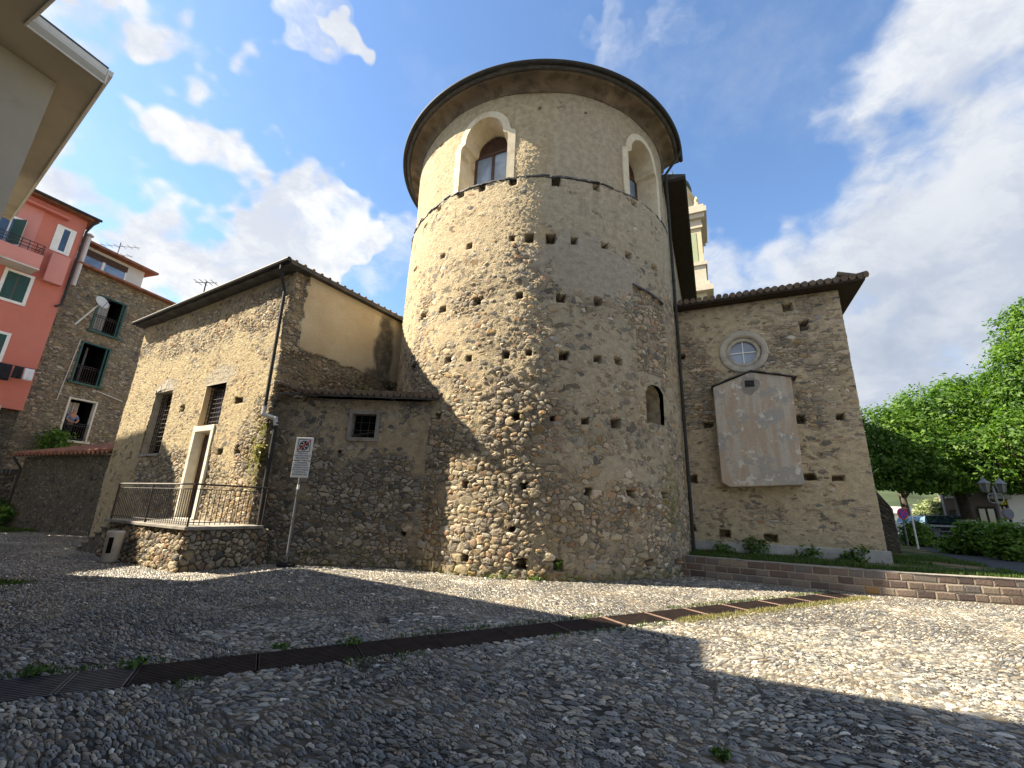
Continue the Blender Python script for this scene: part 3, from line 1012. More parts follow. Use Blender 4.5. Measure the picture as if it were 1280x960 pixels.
# ground line: round wall from behind left, round the front, then the straight nave wall
tanR = C + E2 * R
arc = []
a_end = math.atan2(E2[0], -E2[1])          # angle measured from -Y, positive to the right
angs = np.radians(np.linspace(-118, math.degrees(a_end), 150))
for a in angs:
    arc.append(C + R * np.array([math.sin(a), -math.cos(a)]))
nave_pt = tanR + E1 * 24
apath = Path(arc)
HOLES_PX = [  # putlog holes: px, py, width px
    (556, 322, 8), (589, 310, 9), (641, 300, 9), (661, 299, 13), (688, 300, 15), (717, 303, 11), (754, 309, 9), (784, 320, 9), (815, 336, 8), (522, 338, 5),
    (531, 396, 8), (556, 388, 9), (598, 378, 12), (650, 371, 11), (701, 374, 14), (747, 378, 13), (512, 345, 4),
    (563, 451, 8), (588, 449, 10), (633, 445, 11), (661, 442, 10), (704, 446, 14), (745, 450, 11), (770, 453, 11), (520, 461, 6),
    (645, 521, 11), (690, 524, 8), (730, 527, 11), (768, 530, 14), (583, 606, 9), (655, 608, 11), (734, 615, 12), (786, 617, 10), (827, 619, 9),
    (583, 697, 10), (652, 704, 16), (697, 706, 14), (808, 705, 12), (842, 703, 9), (640, 661, 7), (550, 521, 9),
    (604, 237, 11), (642, 229, 11), (695, 229, 14), (744, 236, 11), (578, 246, 8), (551, 263, 7), (790, 256, 9), (535, 283, 5),
    (675, 134, 4), (732, 141, 4), (552, 181, 4)]
holes = []
for (px, py, w) in HOLES_PX:
    q = apath.find(px, py)
    if q is None:
        continue
    pp = apath.at(q[0])
    dist = math.hypot(*pp) * math.cos(PITCH) + (q[1] - EYE) * math.sin(PITCH)
    ww = w * dist / F
    # foreshortening on the flank
    nn = apath.nrm(q[0]); vd = pp / np.linalg.norm(pp)
    cosv = max(0.35, abs(nn @ vd))
    slope = (q[1] - EYE) / np.linalg.norm(pp)
    holes.append((q[0], q[1], max(0.10, ww / cosv * 0.80), max(0.10, ww * 0.80 * (1 + slope * slope) ** 0.35), 0.34))
# niche on the right flank
q = apath.find(816, 506)
NICHE = (q[0], q[1])
NW, NHt = 0.80, 1.12
# the two windows
w1a, w1b = apath.find(574, 243), apath.find(632, 222)
w2a, w2b = apath.find(789, 252), apath.find(821, 276)
t1 = apath.find(602, 139)
WINS = []
for (a, b_) in ((w1a, w1b), (w2a, w2b)):
    WINS.append(((a[0] + b_[0]) / 2, abs(b_[0] - a[0])))
WZ0 = Z_SC + 0.06
WIN_W, WIN_H = 1.72, 2.62


def shoulder_arch(w, h, n=16):
    """outline of a shouldered round-arched opening, from bottom left over the top to bottom right"""
    r = w * 0.40
    zi = h - r - 0.14
    pts = [(-w / 2, 0), (-w / 2, zi - 0.06), (-w / 2 + 0.03, zi + 0.0), (-r - 0.02, zi + 0.05), (-r, zi + 0.14)]
    for a in np.linspace(math.pi, 0, n)[1:-1]:
        pts.append((r * math.cos(a), zi + 0.14 + r * math.sin(a)))
    pts += [(r, zi + 0.14), (r + 0.02, zi + 0.05), (w / 2 - 0.03, zi), (w / 2, zi - 0.06), (w / 2, 0)]
    return pts


OUT1 = shoulder_arch(WIN_W, WIN_H)


def in_poly(x, y, poly):
    ins = np.zeros_like(x, bool)
    n = len(poly)
    for i in range(n):
        (xa, ya), (xb, yb) = poly[i], poly[(i + 1) % n]
        c = ((ya > y) != (yb > y)) & (x < (xb - xa) * (y - ya) / (yb - ya + 1e-12) + xa)
        ins ^= c
    return ins


NOUT = [(-NW / 2, -NHt / 2), (-NW / 2, NHt * 0.22)] + [(NW / 2 * math.cos(a), NHt * 0.22 + NHt * 0.28 * math.sin(a)) for a in np.linspace(math.pi, 0, 12)[1:-1]] + [(NW / 2, NHt * 0.22), (NW / 2, -NHt / 2)]


def win_cut(sc, zc):
    k = np.zeros_like(sc, bool)
    for (cs, w) in WINS:
        k |= in_poly(sc - cs, zc - WZ0, [(x * 1.05, z * 1.02) for x, z in OUT1])
    k |= in_poly(sc - NICHE[0], zc - NICHE[1], [(x * 1.04, z * 1.02) for x, z in NOUT])
    return k


S_C = apath.find(672, 500)[0]       # arc length that faces the camera


BLK = (apath.find(789, 356), apath.find(826, 380), apath.find(812, 470))


def blocked(ss, zz):
    a_, b_, c_ = BLK
    top = a_[1] + (b_[1] - a_[1]) * (ss - a_[0]) / (b_[0] - a_[0])
    return ((ss > a_[0]) & (ss < b_[0]) & (zz < top - 0.03) & (zz > c_[1])).astype(float)


def apse_pl(ss, zz):
    base = 0.12 + 0.50 * np.clip((zz - 3.4) / 3.0, 0, 1)
    base = np.where(zz > 9.0, 0.80, base)
    base = np.where(zz > Z_SC, 0.94, base)
    band = np.exp(-((zz - 7.6) / 0.9) ** 2) * 0.28 + np.exp(-((zz - 5.9) / 0.8) ** 2) * 0.18
    base = base - band * (ss > S_C - 4.5)
    right = np.clip((ss - S_C - 0.25) / 0.5, 0, 1)
    base = base + right * (0.20 * (zz < 6.2) * (zz > 1.8)) + right * 0.06 * (zz <= 1.8)
    g = blob(ss, zz, S_C + 1.3, 8.35, 1.75, 0.95, seed=5)
    base = np.maximum(base, g * 0.92)
    g = blob(ss, zz, S_C + 1.0, 5.55, 1.7, 0.8, seed=9)
    base = np.maximum(base, g * 0.55)
    # blocked opening of bare flat stones on the right
    sb = apath.find(808, 420)
    return base + (vnoise(ss * 1.1, zz * 1.1, 21) - 0.5) * 0.25 - 0.75 * blocked(ss, zz)


def apse_gy(ss, zz):
    right = np.clip((ss - S_C + 0.3 + (vnoise(ss, zz * 0.8, 4) - 0.5) * 1.4) / 0.8, 0, 1)  # render greyer over the right side of the apse
    return right * 0.35 + blob(ss, zz, S_C + 1.3, 8.3, 1.8, 1.0, seed=5) * 0.4


def apse_bulge(ss, zz):
    out = (vnoise(ss * 0.5, zz * 0.5, 31, 2) - 0.5) * 0.10
    # thicker ragged lip under the string course
    lip = Z_SC + (vnoise(ss * 1.3, ss * 0 + 3.0, 8, 3) - 0.5) * 0.22
    out = out + np.where(zz < lip, 0.07, 0.0) - 0.07 * blocked(ss, zz)
    # lip of the blocked opening
    return out + 0.05 * np.clip((1.3 - zz) / 1.3, 0, 1)


aw = wall('apse_wall', apath, 0.0 - 0.05, ZC + 0.05, 0.032, 'tower', apse, holes=holes, cut=win_cut,
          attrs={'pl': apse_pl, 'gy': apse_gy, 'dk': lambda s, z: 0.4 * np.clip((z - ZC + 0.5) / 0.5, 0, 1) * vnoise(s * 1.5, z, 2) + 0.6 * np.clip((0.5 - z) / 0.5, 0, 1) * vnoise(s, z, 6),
                 'mo': lambda s, z: blob(s, z, apath.find(838, 640)[0], 2.0, 0.45, 0.9, seed=3) * 0.75 + 0.7 * np.clip((0.25 - z) / 0.2, 0, 1)}, edges='', bulge=apse_bulge)

# dark thin slabs of the string course
mb = MB()
for i in range(95):
    s = apath.L * (0.12 + 0.86 * i / 95)
    p = apath.at(s); n = apath.nrm(s); d = np.array([-n[1], n[0]])
    l = random.uniform(0.17, 0.3)
    z = Z_SC + random.uniform(-0.05, 0.03)
    hit = any(abs(s - cs) < WIN_W / 2 + 0.18 for cs, w in WINS)
    if hit:
        z = Z_SC - 0.02
    o = p - n * 0.05 - d * l / 2
    tl = random.uniform(-0.03, 0.03)
    mb.frame_box((o[0], o[1], z), (*(d * l), tl), (*(n * random.uniform(0.12, 0.17)), 0), (0, 0, random.uniform(0.025, 0.05)))
mb.build('string_course', 'slate', apse)

# cove, gutter edge and slate roof of the apse
RE, ZE = 5.69, 15.03
ang0, ang1 = math.radians(-118), a_end
an = np.linspace(ang0, ang1, 120)


def sweep(name, prof, mat, parent, n_extra=None, close=False):
    """profile (radius, z) swept round the apse and straight on along the nave"""
    V, rows = [], []
    st = []
    for a in an:
        st.append((C, np.array([math.sin(a), -math.cos(a)]), 0.0))
    for q in (0.25, 0.5):
        st.append((C, E2, q))
    for (cc, n, q) in st:
        for (r, z) in prof:
            p = cc + n * r + E1 * q
            V.append((p[0], p[1], z))
    k = len(prof)
    Fq = []
    for i in range(len(st) - 1):
        for j in range(k if close else k - 1):
            j2 = (j + 1) % k
            Fq.append((i * k + j, (i + 1) * k + j, (i + 1) * k + j2, i * k + j2))
    me = bpy.data.meshes.new(name)
    me.from_pydata(V, [], Fq)
    me.update()
    return link(name, me, mat, parent, True)


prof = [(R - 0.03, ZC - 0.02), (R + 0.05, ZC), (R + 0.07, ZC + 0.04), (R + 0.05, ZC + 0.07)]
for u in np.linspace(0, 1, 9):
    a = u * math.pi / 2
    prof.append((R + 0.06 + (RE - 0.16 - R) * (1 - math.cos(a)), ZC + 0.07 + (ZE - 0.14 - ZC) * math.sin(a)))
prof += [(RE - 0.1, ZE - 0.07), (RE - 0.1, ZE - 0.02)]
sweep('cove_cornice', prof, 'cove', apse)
sweep('eave_slab', [(RE - 0.16, ZE - 0.05), (RE + 0.02, ZE - 0.05), (RE + 0.035, ZE + 0.03), (RE - 0.16, ZE + 0.06)], 'slate', apse, close=True)
# half round gutter
gp = [(RE + 0.03 + 0.075 + 0.075 * math.cos(a), ZE + 0.02 + 0.075 * math.sin(a)) for a in np.linspace(math.pi, 2 * math.pi, 8)]
gp += [(x, z + 0.012) for x, z in gp[::-1]]
sweep('gutter', gp, 'zinc', apse, close=True)
# conical roof and nave roof
mb = MB()
ring = [up3(C + np.array([math.sin(a), -math.cos(a)]) * (RE + 0.0), ZE + 0.055) for a in an]
top = up3(C + E1 * 0.4, ZE + 1.7)
k = len(ring)
mb.add(ring + [top], [(i, i + 1, k) for i in range(k - 1)])
mb.build('roof', 'slate', apse)
ZN = 14.0
mb = MB()
for sd in (1, -1):
    o = C + E2 * sd * (R + 0.01) + E1 * 0.3
    mb.frame_box((o[0], o[1], ZN), (*(E2 * sd * 0.78), 0), (*(E1 * 23.9), 0), (0, 0, 0.14))
mb.build('nave_eave', 'darkwood', apse)
mb = MB()
sec = [C - E2 * (R + 0.85), C + E2 * (R + 0.85)]
mb.prism([up3(sec[0] + E1 * 0.35, ZN + 0.145), up3(sec[1] + E1 * 0.35, ZN + 0.145), up3(sec[1] + E1 * 0.35, ZN + 0.26), up3(C + E1 * 0.35, ZN + 2.1), up3(sec[0] + E1 * 0.35, ZN + 0.26)], (*(E1 * 24), 0))
mb.build('nave_roof', 'slate', apse)
# nave walls behind the apse
npath = Path([tanR, nave_pt])
wall('nave_wall', npath, 0, ZN - 0.01, 0.06, 'chapel', apse, attrs={'pl': lambda s, z: 0.6 + 0 * s, 'dk': lambda s, z: 0.5 + 0 * s}, edges='')
lp = Path([C - E2 * R + E1 * 24, C - E2 * R])
wall('nave_wall', lp, 0, ZN - 0.01, 0.25, 'chapel', apse, attrs={'pl': lambda s, z: 0.6 + 0 * s}, edges='')
mb = MB()
q0 = C - E2 * R + E1 * 23.9
mb.frame_box((q0[0], q0[1], 0), (*(E2 * 2 * R), 0), (*(E1 * 0.2), 0), (0, 0, ZC))
mb.build('end_wall', 'greyplaster', apse)
# windows of the apse
for wi, (cs, ww) in enumerate(WINS):
    pc = apath.at(cs); n = apath.nrm(cs); d = np.array([-n[1], n[0]])
    sc_ = 1.0
    out = [(x * sc_, z) for x, z in OUT1]

    def P3(x, z, dep):
        """point on the curved wall at arc offset x, pushed out by dep"""
        p = apath.at(cs + x); nn = apath.nrm(cs + x)
        q = p + nn * dep
        return np.array([q[0], q[1], WZ0 + z])

    bw = 0.24
    outer = []
    for i, (x, z) in enumerate(out):
        if z < 1.45:
            outer.append((x + math.copysign(bw, x), z))
        else:
            cx, cz = 0, WIN_H * 0.62
            v = np.array([x - cx, z - cz]); v = v / (np.linalg.norm(v) + 1e-9)
            outer.append((x + v[0] * bw * 1.05, z + v[1] * bw * 0.9))
    # densify along the outline
    def dens(pl_, n_=6):
        o = []
        for i in range(len(pl_) - 1):
            for u in np.linspace(0, 1, n_, endpoint=False):
                o.append((pl_[i][0] * (1 - u) + pl_[i + 1][0] * u, pl_[i][1] * (1 - u) + pl_[i + 1][1] * u))
        return o + [pl_[-1]]
    inn, ou = dens(out, 4), dens(outer, 4)
    k = len(inn)
    fr = MB()
    vs = [P3(x, z, 0.045) for x, z in inn] + [P3(x, z, 0.045) for x, z in ou] + [P3(x, z, -0.12) for x, z in ou]
    fs = []
    for i in range(k - 1):
        fs.append((i, i + 1, k + i + 1, k + i))
        fs.append((k + i, k + i + 1, 2 * k + i + 1, 2 * k + i))
    fr.add(vs, [f[::-1] for f in fs])
    win = fr.build('window', 'oldcream', apse)
    # deep splayed reveal going in towards the church
    DEP = 0.80

    def Pin(x, z, dep, shrink):
        p = pc + d * x * shrink - n * dep
        return np.array([p[0], p[1], WZ0 + z])
    rv = MB()
    back = [(x, z) for x, z in inn]
    vs = [P3(x, z, 0.045) for x, z in inn] + [Pin(x, z * 0.985, DEP, 0.80) for x, z in back]
    fs = [(i, i + 1, k + i + 1, k + i) for i in range(k - 1)]
    fs.append((k - 1, 0, k, 2 * k - 1))
    rv.add(vs, fs)
    rv.build('reveal', 'oldcream', win)
    # timber frame with a louvred head, two casements
    gl = MB()
    hw = WIN_W / 2 * 0.80
    zi = WIN_H - WIN_W * 0.40 - 0.14

    def bar(mb_, x0, x1, z0, z1, dep, th, mi=0):
        o = pc + d * x0 - n * (dep + th)
        mb_.frame_box((o[0], o[1], WZ0 + z0), (*(d * (x1 - x0)), 0), (*(n * th), 0), (0, 0, z1 - z0), mi)
    tf = MB()
    for (a, b_) in ((-hw, -hw + 0.07), (-0.045, 0.045), (hw - 0.07, hw)):
        bar(tf, a, b_, 0, zi, DEP - 0.10, 0.07)
    bar(tf, -hw, hw, zi, zi + 0.09, DEP - 0.10, 0.07)
    bar(tf, -hw, hw, 0, 0.07, DEP - 0.098, 0.066)
    tf.build('window_frame', 'brownwood', win)
    lv = MB()
    for q in np.arange(zi + 0.1, WIN_H - 0.02, 0.055):
        rr = WIN_W * 0.40 * 0.8
        dz_ = q - zi - 0.1
        if dz_ < rr:
            x = math.sqrt(max(0, rr * rr - dz_ * dz_)) + 0.05
            bar(lv, -x, x, q, q + 0.035, DEP - 0.09, 0.05)
    lv.build('louvre', 'brownwood', win)
    bar(gl, -hw, hw, 0.0, zi + 0.02, DEP - 0.06, 0.02)
    gl.build('pane', 'paleglass', win)
    bk = MB()
    bar(bk, -hw - 0.2, hw + 0.2, -0.1, WIN_H + 0.1, DEP + 0.02, 0.05)
    bk.build('backing', 'void', win)

# thin lintel stones over the walled-up opening
mb = MB()
for i in range(7):
    u0, u1 = i / 7, (i + 1.05) / 7
    p0, p1 = [apath.at(BLK[0][0] + (BLK[1][0] - BLK[0][0]) * u) for u in (u0, u1)]
    z0_, z1_ = [BLK[0][1] + (BLK[1][1] - BLK[0][1]) * u - 0.03 for u in (u0, u1)]
    n_ = apath.nrm(BLK[0][0] + (BLK[1][0] - BLK[0][0]) * (u0 + u1) / 2)
    o = p0 - n_ * 0.08
    mb.frame_box((o[0], o[1], z0_), (*(p1 - p0), z1_ - z0_), (*(n_ * 0.17), 0), (0, 0, 0.055))
mb.build('lintel', 'slate', apse)
# the arched niche: reveal, curved sill and back
def PN(x, z, dep):
    p = apath.at(NICHE[0] + x) + apath.nrm(NICHE[0] + x) * dep
    return np.array([p[0], p[1], NICHE[1] + z])


mb = MB()
k = len(NOUT)
vs = [PN(x * 1.1, z * 1.05, -0.03) for x, z in NOUT] + [PN(x * 0.92, z * 0.95, -0.42) for x, z in NOUT]
mb.add(vs, [(i, (i + 1) % k, k + (i + 1) % k, k + i) for i in range(k)])
nic = mb.build('niche', 'nichestone', apse)
mb = MB()
cxx = PN(0, 0, -0.42)
mb.add([PN(x * 0.93, z * 0.96, -0.42) for x, z in NOUT], [tuple(range(k))])
mb.build('niche_back', 'nichestone', nic)
# downpipe between apse and nave
mb = MB()
pd = C + E2 * (R + 0.16) + E1 * (-0.12)
top_ = C + E2 * (RE + 0.08) + E1 * (-0.1)
mb.tube([up3(top_, ZE - 0.02), up3(top_, ZE - 0.18), up3(pd, ZE - 0.95), up3(pd, 6.0), up3(pd, 0.5)], 0.055, 8)
for z in (2, 4.5, 7, 9.5, 12):
    mb.tube([up3(pd, z), up3(pd, z + 0.06)], 0.068, 8)
mb.build('downpipe', 'zinc', apse)

# ------------------------------------------------------------------ side chapel on the right
W0 = tanR + E1 * 0.85                        # where its front meets the nave wall
CW = 5.05
W1 = W0 + E2 * CW
chapel = thing('side_chapel', (W0[0], W0[1], ZT), 'square stone side chapel with a round window and a blind plastered box on its front', 'chapel')
cpath = Path([W0, W1, W1 + E1 * 7.5], rad=0.02)
ZCH = 8.75
chh = []
for (px, py, w, h) in ((984, 384, 11, 11), (1005, 407, 10, 13), (886, 531, 11, 8), (1000, 524, 11, 10), (1050, 521, 9, 8), (1012, 596, 14, 9), (1048, 598, 13, 7),
                       (906, 667, 13, 11), (964, 673, 15, 9), (852, 446, 6, 6), (865, 599, 13, 10), (866, 660, 7, 9)):
    q = cpath.find(px, py)
    if q is None:
        continue
    p = cpath.at(q[0]); dist = p[1] * math.cos(PITCH) + (q[1] - EYE) * math.sin(PITCH)
    chh.append((q[0], q[1], w * dist / F, h * dist / F, 0.3))
OC = cpath.find(929, 440)
OR = 0.40


def ch_pl(ss, zz):
    b_ = 0.60 + 0.18 * np.clip((4.5 - zz) / 4, 0, 1)
    b_ = b_ - 0.42 * blob(ss, zz, 0.3, 6.0, 1.0, 1.9, seed=12) - 0.35 * blob(ss, zz, 3.2, 7.0, 0.75, 0.7, seed=13) - 0.25 * blob(ss, zz, 4.2, 6.2, 1.0, 2.6, seed=14)
    b_ = b_ - 0.2 * blob(ss, zz, 2.0, 1.6, 2.0, 0.5, seed=15)
    return b_ + (vnoise(ss * 1.2, zz * 1.2, 17) - 0.5) * 0.3


wall('chapel_wall', cpath, ZT - 0.05, ZCH, 0.03, 'chapel', chapel, holes=chh, cut=lambda s, z: (s - OC[0]) ** 2 + (z - OC[1]) ** 2 < (OR + 0.12) ** 2,
     attrs={'pl': ch_pl, 'dk': lambda s, z: 0.35 * np.clip((z - 8.1) / 0.6, 0, 1), 'mo': lambda s, z: 0.3 * np.clip((1.0 - z) / 0.4, 0, 1)}, edges='t')
mb = MB()
q = W1 + E1 * 7.5
mb.frame_box((*(W0 + E1 * 7.4), 0), (*(E2 * CW), 0), (*(E1 * 0.1), 0), (0, 0, ZCH))
mb.build('back_wall', 'greyplaster', chapel)
mb = MB()
NCH = np.array([-E1[0], -E1[1]])
o = W0 + NCH * 0.07
mb.frame_box((o[0], o[1], ZT - 0.1), (*(E2 * (CW + 0.07)), 0), (*(E1 * 0.06), 0), (0, 0, 0.40))
o = W1 + E2 * 0.01 + NCH * 0.01
mb.frame_box((o[0], o[1], ZT - 0.1), (*(E2 * 0.06), 0), (*(E1 * 7.4), 0), (0, 0, 0.39))
soften(mb.build('plinth', 'plinth', chapel), 0.015)
# roof: thin tiled slab overhanging, timber soffit
ov, ovs = 0.42, 0.62
ra_ = [W0 - E1 * ov - E2 * 0.02, W1 + E2 * ovs - E1 * ov, W1 + E2 * ovs + E1 * 7.8, W0 + E1 * 7.8 - E2 * 0.02]
mb = MB()
zr = ZCH + 0.02
topz = [zr + 0.13] * 4
rg0, rg1 = (W0 + E1 * 2.5) , (W0 + E1 * 5)
vs = [up3(p, zr) for p in ra_] + [up3(p, zr + 0.10) for p in ra_] + [up3(W0 + E1 * 3.6 + E2 * 0.0, zr + 1.3), up3(W0 + E1 * 3.6 + E2 * (CW - 2.2), zr + 1.3)]
mb.add(vs, [(0, 3, 2, 1), (0, 1, 5, 4), (1, 2, 6, 5), (2, 3, 7, 6), (4, 5, 9, 8), (5, 6, 9), (6, 7, 8, 9), (3, 0, 4, 8, 7)])
roof = mb.build('roof', 'darkwood', chapel)
# row of tile ends along the front eave and the hip
mb = MB()
for i in range(27):
    p = ra_[0] + (ra_[1] - ra_[0]) * ((i + 0.5) / 27) - E1 * 0.05
    a = up3(p, zr + 0.125 + random.uniform(-0.01, 0.012)); b_ = up3(p + E1 * 0.75, zr + 0.125 + 0.3)
    mb.tube([a, b_], [0.095, 0.08], 8)
for i in range(30):
    p = ra_[1] + (ra_[2] - ra_[1]) * ((i + 0.5) / 30) + E2 * 0.05
    mb.tube([up3(p, zr + 0.125), up3(p - E2 * 0.7, zr + 0.125 + 0.28)], [0.095, 0.08], 8)
mb.tube([up3(ra_[1] + E2 * 0.04 - E1 * 0.04, zr + 0.16), up3(W0 + E1 * 3.6 + E2 * (CW - 2.2), zr + 1.4)], 0.11, 8)
mb.build('roof_tile', 'oldtile', roof)
# round window
nf = NCH
oc = W0 + E2 * OC[0]


def ch(x, z, dep):
    """point on the chapel front: x right, z height, dep outwards"""
    p = W0 + E2 * x + nf * dep
    return np.array([p[0], p[1], z])


def ring_mesh(name, mat, prof, cx, cz, parent, n=44, sq=1.0, start=0, end=2 * math.pi):
    mb_ = MB()
    vs = []
    ang = np.linspace(start, end, n, endpoint=False)
    for a in ang:
        for (r, dep) in prof:
            vs.append(ch(cx + r * math.cos(a) * sq, cz + r * math.sin(a), dep))
    k = len(prof)
    fs = []
    for i in range(n):
        for j in range(k - 1):
            i2 = (i + 1) % n
            fs.append((i * k + j, i * k + j + 1, i2 * k + j + 1, i2 * k + j))
    mb_.add(vs, fs)
    return mb_.build(name, mat, parent, True)


rwin = ring_mesh('round_window', 'greyplaster', [(OR + 0.36, -0.08), (OR + 0.345, 0.035), (OR + 0.30, 0.055), (OR + 0.20, 0.05), (OR + 0.145, 0.02), (OR + 0.13, -0.28)], OC[0], OC[1], chapel)
ring_mesh('window_frame', 'greyplaster', [(OR + 0.14, -0.05), (OR + 0.12, -0.03), (OR + 0.02, -0.03), (OR, -0.05), (OR, -0.2)], OC[0], OC[1], rwin)
mb = MB()
mb.prism([ch(OC[0] + (OR + 0.02) * math.cos(a), OC[1] + (OR + 0.02) * math.sin(a), -0.14) for a in np.linspace(0, 2 * math.pi, 32, endpoint=False)], (*(-nf * 0.02), 0))
mb.build('pane', 'paleglass', rwin)
mb = MB()
mb.frame_box(ch(OC[0] - OR, OC[1] - 0.016, -0.135), (*(E2 * 2 * OR), 0), (*(nf * 0.03), 0), (0, 0, 0.032))
mb.frame_box(ch(OC[0] - 0.016, OC[1] - OR, -0.133), (*(E2 * 0.032), 0), (*(nf * 0.026), 0), (0, 0, 2 * OR))
mb.build('glazing_bar', 'white', rwin)
# blind box (back of a wall niche) with a little slate cap
BD = 0.42
pq = [vplane(px, py, W0 + nf * BD, E2) for px, py in ((891, 484), (938, 465), (989, 471), (1006, 606), (913, 609), (902, 603))]
mb = MB()
mb.prism([ch(x, z, -0.05) for x, z in pq], (*(nf * (BD + 0.05)), 0))
box = mb.build('niche_box', 'blotch', chapel)
soften(box, 0.025)
# rough patch and vent
vx, vz = vplane(937, 480, W0 + nf * BD, E2)
mb = MB()
pts = []
for a in np.linspace(0, 2 * math.pi, 26, endpoint=False):
    r = 0.27 * (1 + 0.12 * math.sin(3 * a + 1) + 0.07 * math.sin(7 * a))
    pts.append(ch(vx + r * math.cos(a), vz - 0.04 + r * 1.15 * math.sin(a), BD - 0.01))
mb.prism(pts, (*(nf * 0.014), 0))
mb.build('cement_patch', 'dimplaster', box)
mb = MB()
mb.frame_box(ch(vx - 0.135, vz - 0.10, BD - 0.01), (*(E2 * 0.27), 0), (*(nf * 0.022), 0), (0, 0, 0.22))
mb.build('vent', 'void', box)
mb = MB()
for i in range(5):
    mb.frame_box(ch(vx - 0.13, vz - 0.09 + i * 0.045, BD + 0.0121), (*(E2 * 0.26), 0), (*(nf * 0.012), 0), (0, 0, 0.016))
mb.build('vent_louvre', 'slate', box)
mb = MB()
(xl, zl), (xa, za), (xr, zr_) = pq[0], pq[1], pq[2]
for (x0, z0, x1, z1) in ((xl - 0.05, zl + 0.0, xa, za), (xa, za, xr + 0.13, zr_ - 0.05)):
    n_ = 6
    for i in range(n_):
        u0, u1 = i / n_, (i + 1.08) / n_
        xa_, za_ = x0 + (x1 - x0) * u0, z0 + (z1 - z0) * u0
        xb_, zb_ = x0 + (x1 - x0) * u1, z0 + (z1 - z0) * u1
        mb.frame_box(ch(xa_, za_ + 0.015 + random.uniform(0, 0.02), -0.05), (*(E2 * (xb_ - xa_)), zb_ - za_), (*(nf * (BD + 0.05 + random.uniform(0.05, 0.10))), 0), (0, 0, 0.03))
mb.build('slate_cap', 'slate', box)
# lower dark wall and buttress seen past the chapel's right corner
bt = thing('ruined_wall', (W1[0] + E1[0] * 8, W1[1] + E1[1] * 8, ZT), 'low dark ruined stone wall behind the right corner of the side chapel', 'wall')
b0 = W1 + E1 * 5.0 + E2 * 0.2
bp = Path([b0, b0 + E2 * 1.6 + E1 * 0.3], 0.0)
wall('wall_face', bp, ZT - 0.1, 4.3, 0.05, 'shed', bt, attrs={'pl': lambda s, z: 0.2 + 0 * s, 'dk': lambda s, z: 0.7 + 0 * s}, top=lambda s: 4.3 - 2.4 * np.clip((s - 0.2) / 1.5, 0, 1))
bp2 = Path([b0 + E2 * 1.6 + E1 * 0.3, b0 + E2 * 1.9 + E1 * 3], 0.0)
wall('wall_side', bp2, ZT - 0.1, 1.9, 0.08, 'shed', bt, attrs={'dk': lambda s, z: 0.7 + 0 * s})
mb = MB()
mb.prism([up3(b0 + E1 * 0.05, ZT), up3(b0 + E2 * 1.55 + E1 * 0.36, ZT), up3(b0 + E2 * 1.55 + E1 * 0.36, 1.8), up3(b0 + E1 * 0.05, 4.1)], (*(E1 * 2.5), 0))
mb.build('wall_core', 'slate', bt)

# ------------------------------------------------------------------ retaining wall
rwt = thing('retaining_wall', (6.25, 11.75, 0), 'low retaining wall of squared sandstone blocks edging the lawn', 'wall')
rp = Path(RW, rad=0.5)
wall('block_face', rp, -0.05, ZT, 0.03, 'blocks', rwt, edges='t', edge=0.03)
mb = MB()
ss = np.arange(0, rp.L, 0.46)
for s in ss:
    p0, p1 = rp.at(s), rp.at(min(rp.L, s + 0.452))
    n = rp.nrm(s + 0.2)
    o = p0 + n * 0.015
    d = p1 - p0
    mb.frame_box((o[0], o[1], ZT - 0.012), (d[0], d[1], 0), (*(-n * 0.27), 0), (0, 0, random.uniform(0.014, 0.026)))
mb.build('coping', 'slab', rwt)

# ------------------------------------------------------------------ bell tower behind the nave
# only its right flank clears the nave eave
bd = 37.0
r0 = ray(876, 300)
bpos = O[:2] + r0[:2] * bd / r0[1]
bell = thing('bell_tower', (bpos[0], bpos[1], 0), 'cream and green baroque bell tower rising behind the church roof', 'bell tower')
HWB = 2.3


def tz(py):
    return aty(872, py, bd)[2]


bc = bpos + E2 * (-HWB + 0.15)


def bbox(mb_, hw, z0, z1, mi=0):
    o = bc - E2 * hw - E1 * hw
    mb_.frame_box((o[0], o[1], z0), (*(E2 * 2 * hw), 0), (*(E1 * 2 * hw), 0), (0, 0, z1 - z0), mi)


mb = MB()
bbox(mb, HWB - 0.1, 0, tz(300))
mb.build('shaft', 'bellcream', bell)
mb = MB()
for (x0, x1) in ((-HWB + 0.5, -0.4), (0.4, HWB - 0.55)):
    for (za, zb) in ((tz(352), tz(306)),):
        o = bc - E1 * (HWB - 0.07) + E2 * x0
        mb.frame_box((o[0], o[1], za), (*(E2 * (x1 - x0)), 0), (*(E1 * 0.1), 0), (0, 0, zb - za))
mb.build('green_panel', 'bellgreen', bell)
mb = MB()
for (hw, pa, pb) in ((HWB + 0.45, 378, 372), (HWB + 0.2, 372, 366), (HWB + 0.0, 366, 346), (HWB + 0.15, 346, 342), (HWB + 0.05, 301, 296), (HWB - 0.02, 296, 291), (HWB + 0.3, 291, 286), (HWB + 0.5, 286, 280), (HWB + 0.3, 280, 276)):
    mb = MB()
    bbox(mb, hw, tz(pa), tz(pb) - 0.004)
    mb.build('cornice', 'bellpale', bell)
mb = MB()
hz = tz(276)
mb.lathe((bc[0], bc[1], hz), [(1.75, 0), (1.75, 2.2), (2.0, 2.4), (2.0, 2.7), (1.7, 2.8), (1.65, 3.6)], 12)
for sx in (-1, 1):
    for sy in (-1, 1):
        o = bc + E2 * sx * (HWB - 0.25) + E1 * sy * (HWB - 0.25)
        mb.lathe((o[0], o[1], hz), [(0.25, 0), (0.25, 0.5), (0.12, 0.6), (0.22, 0.9), (0.05, 1.3)], 8)
mb.build('lantern', 'bellcream', bell)
mb = MB()
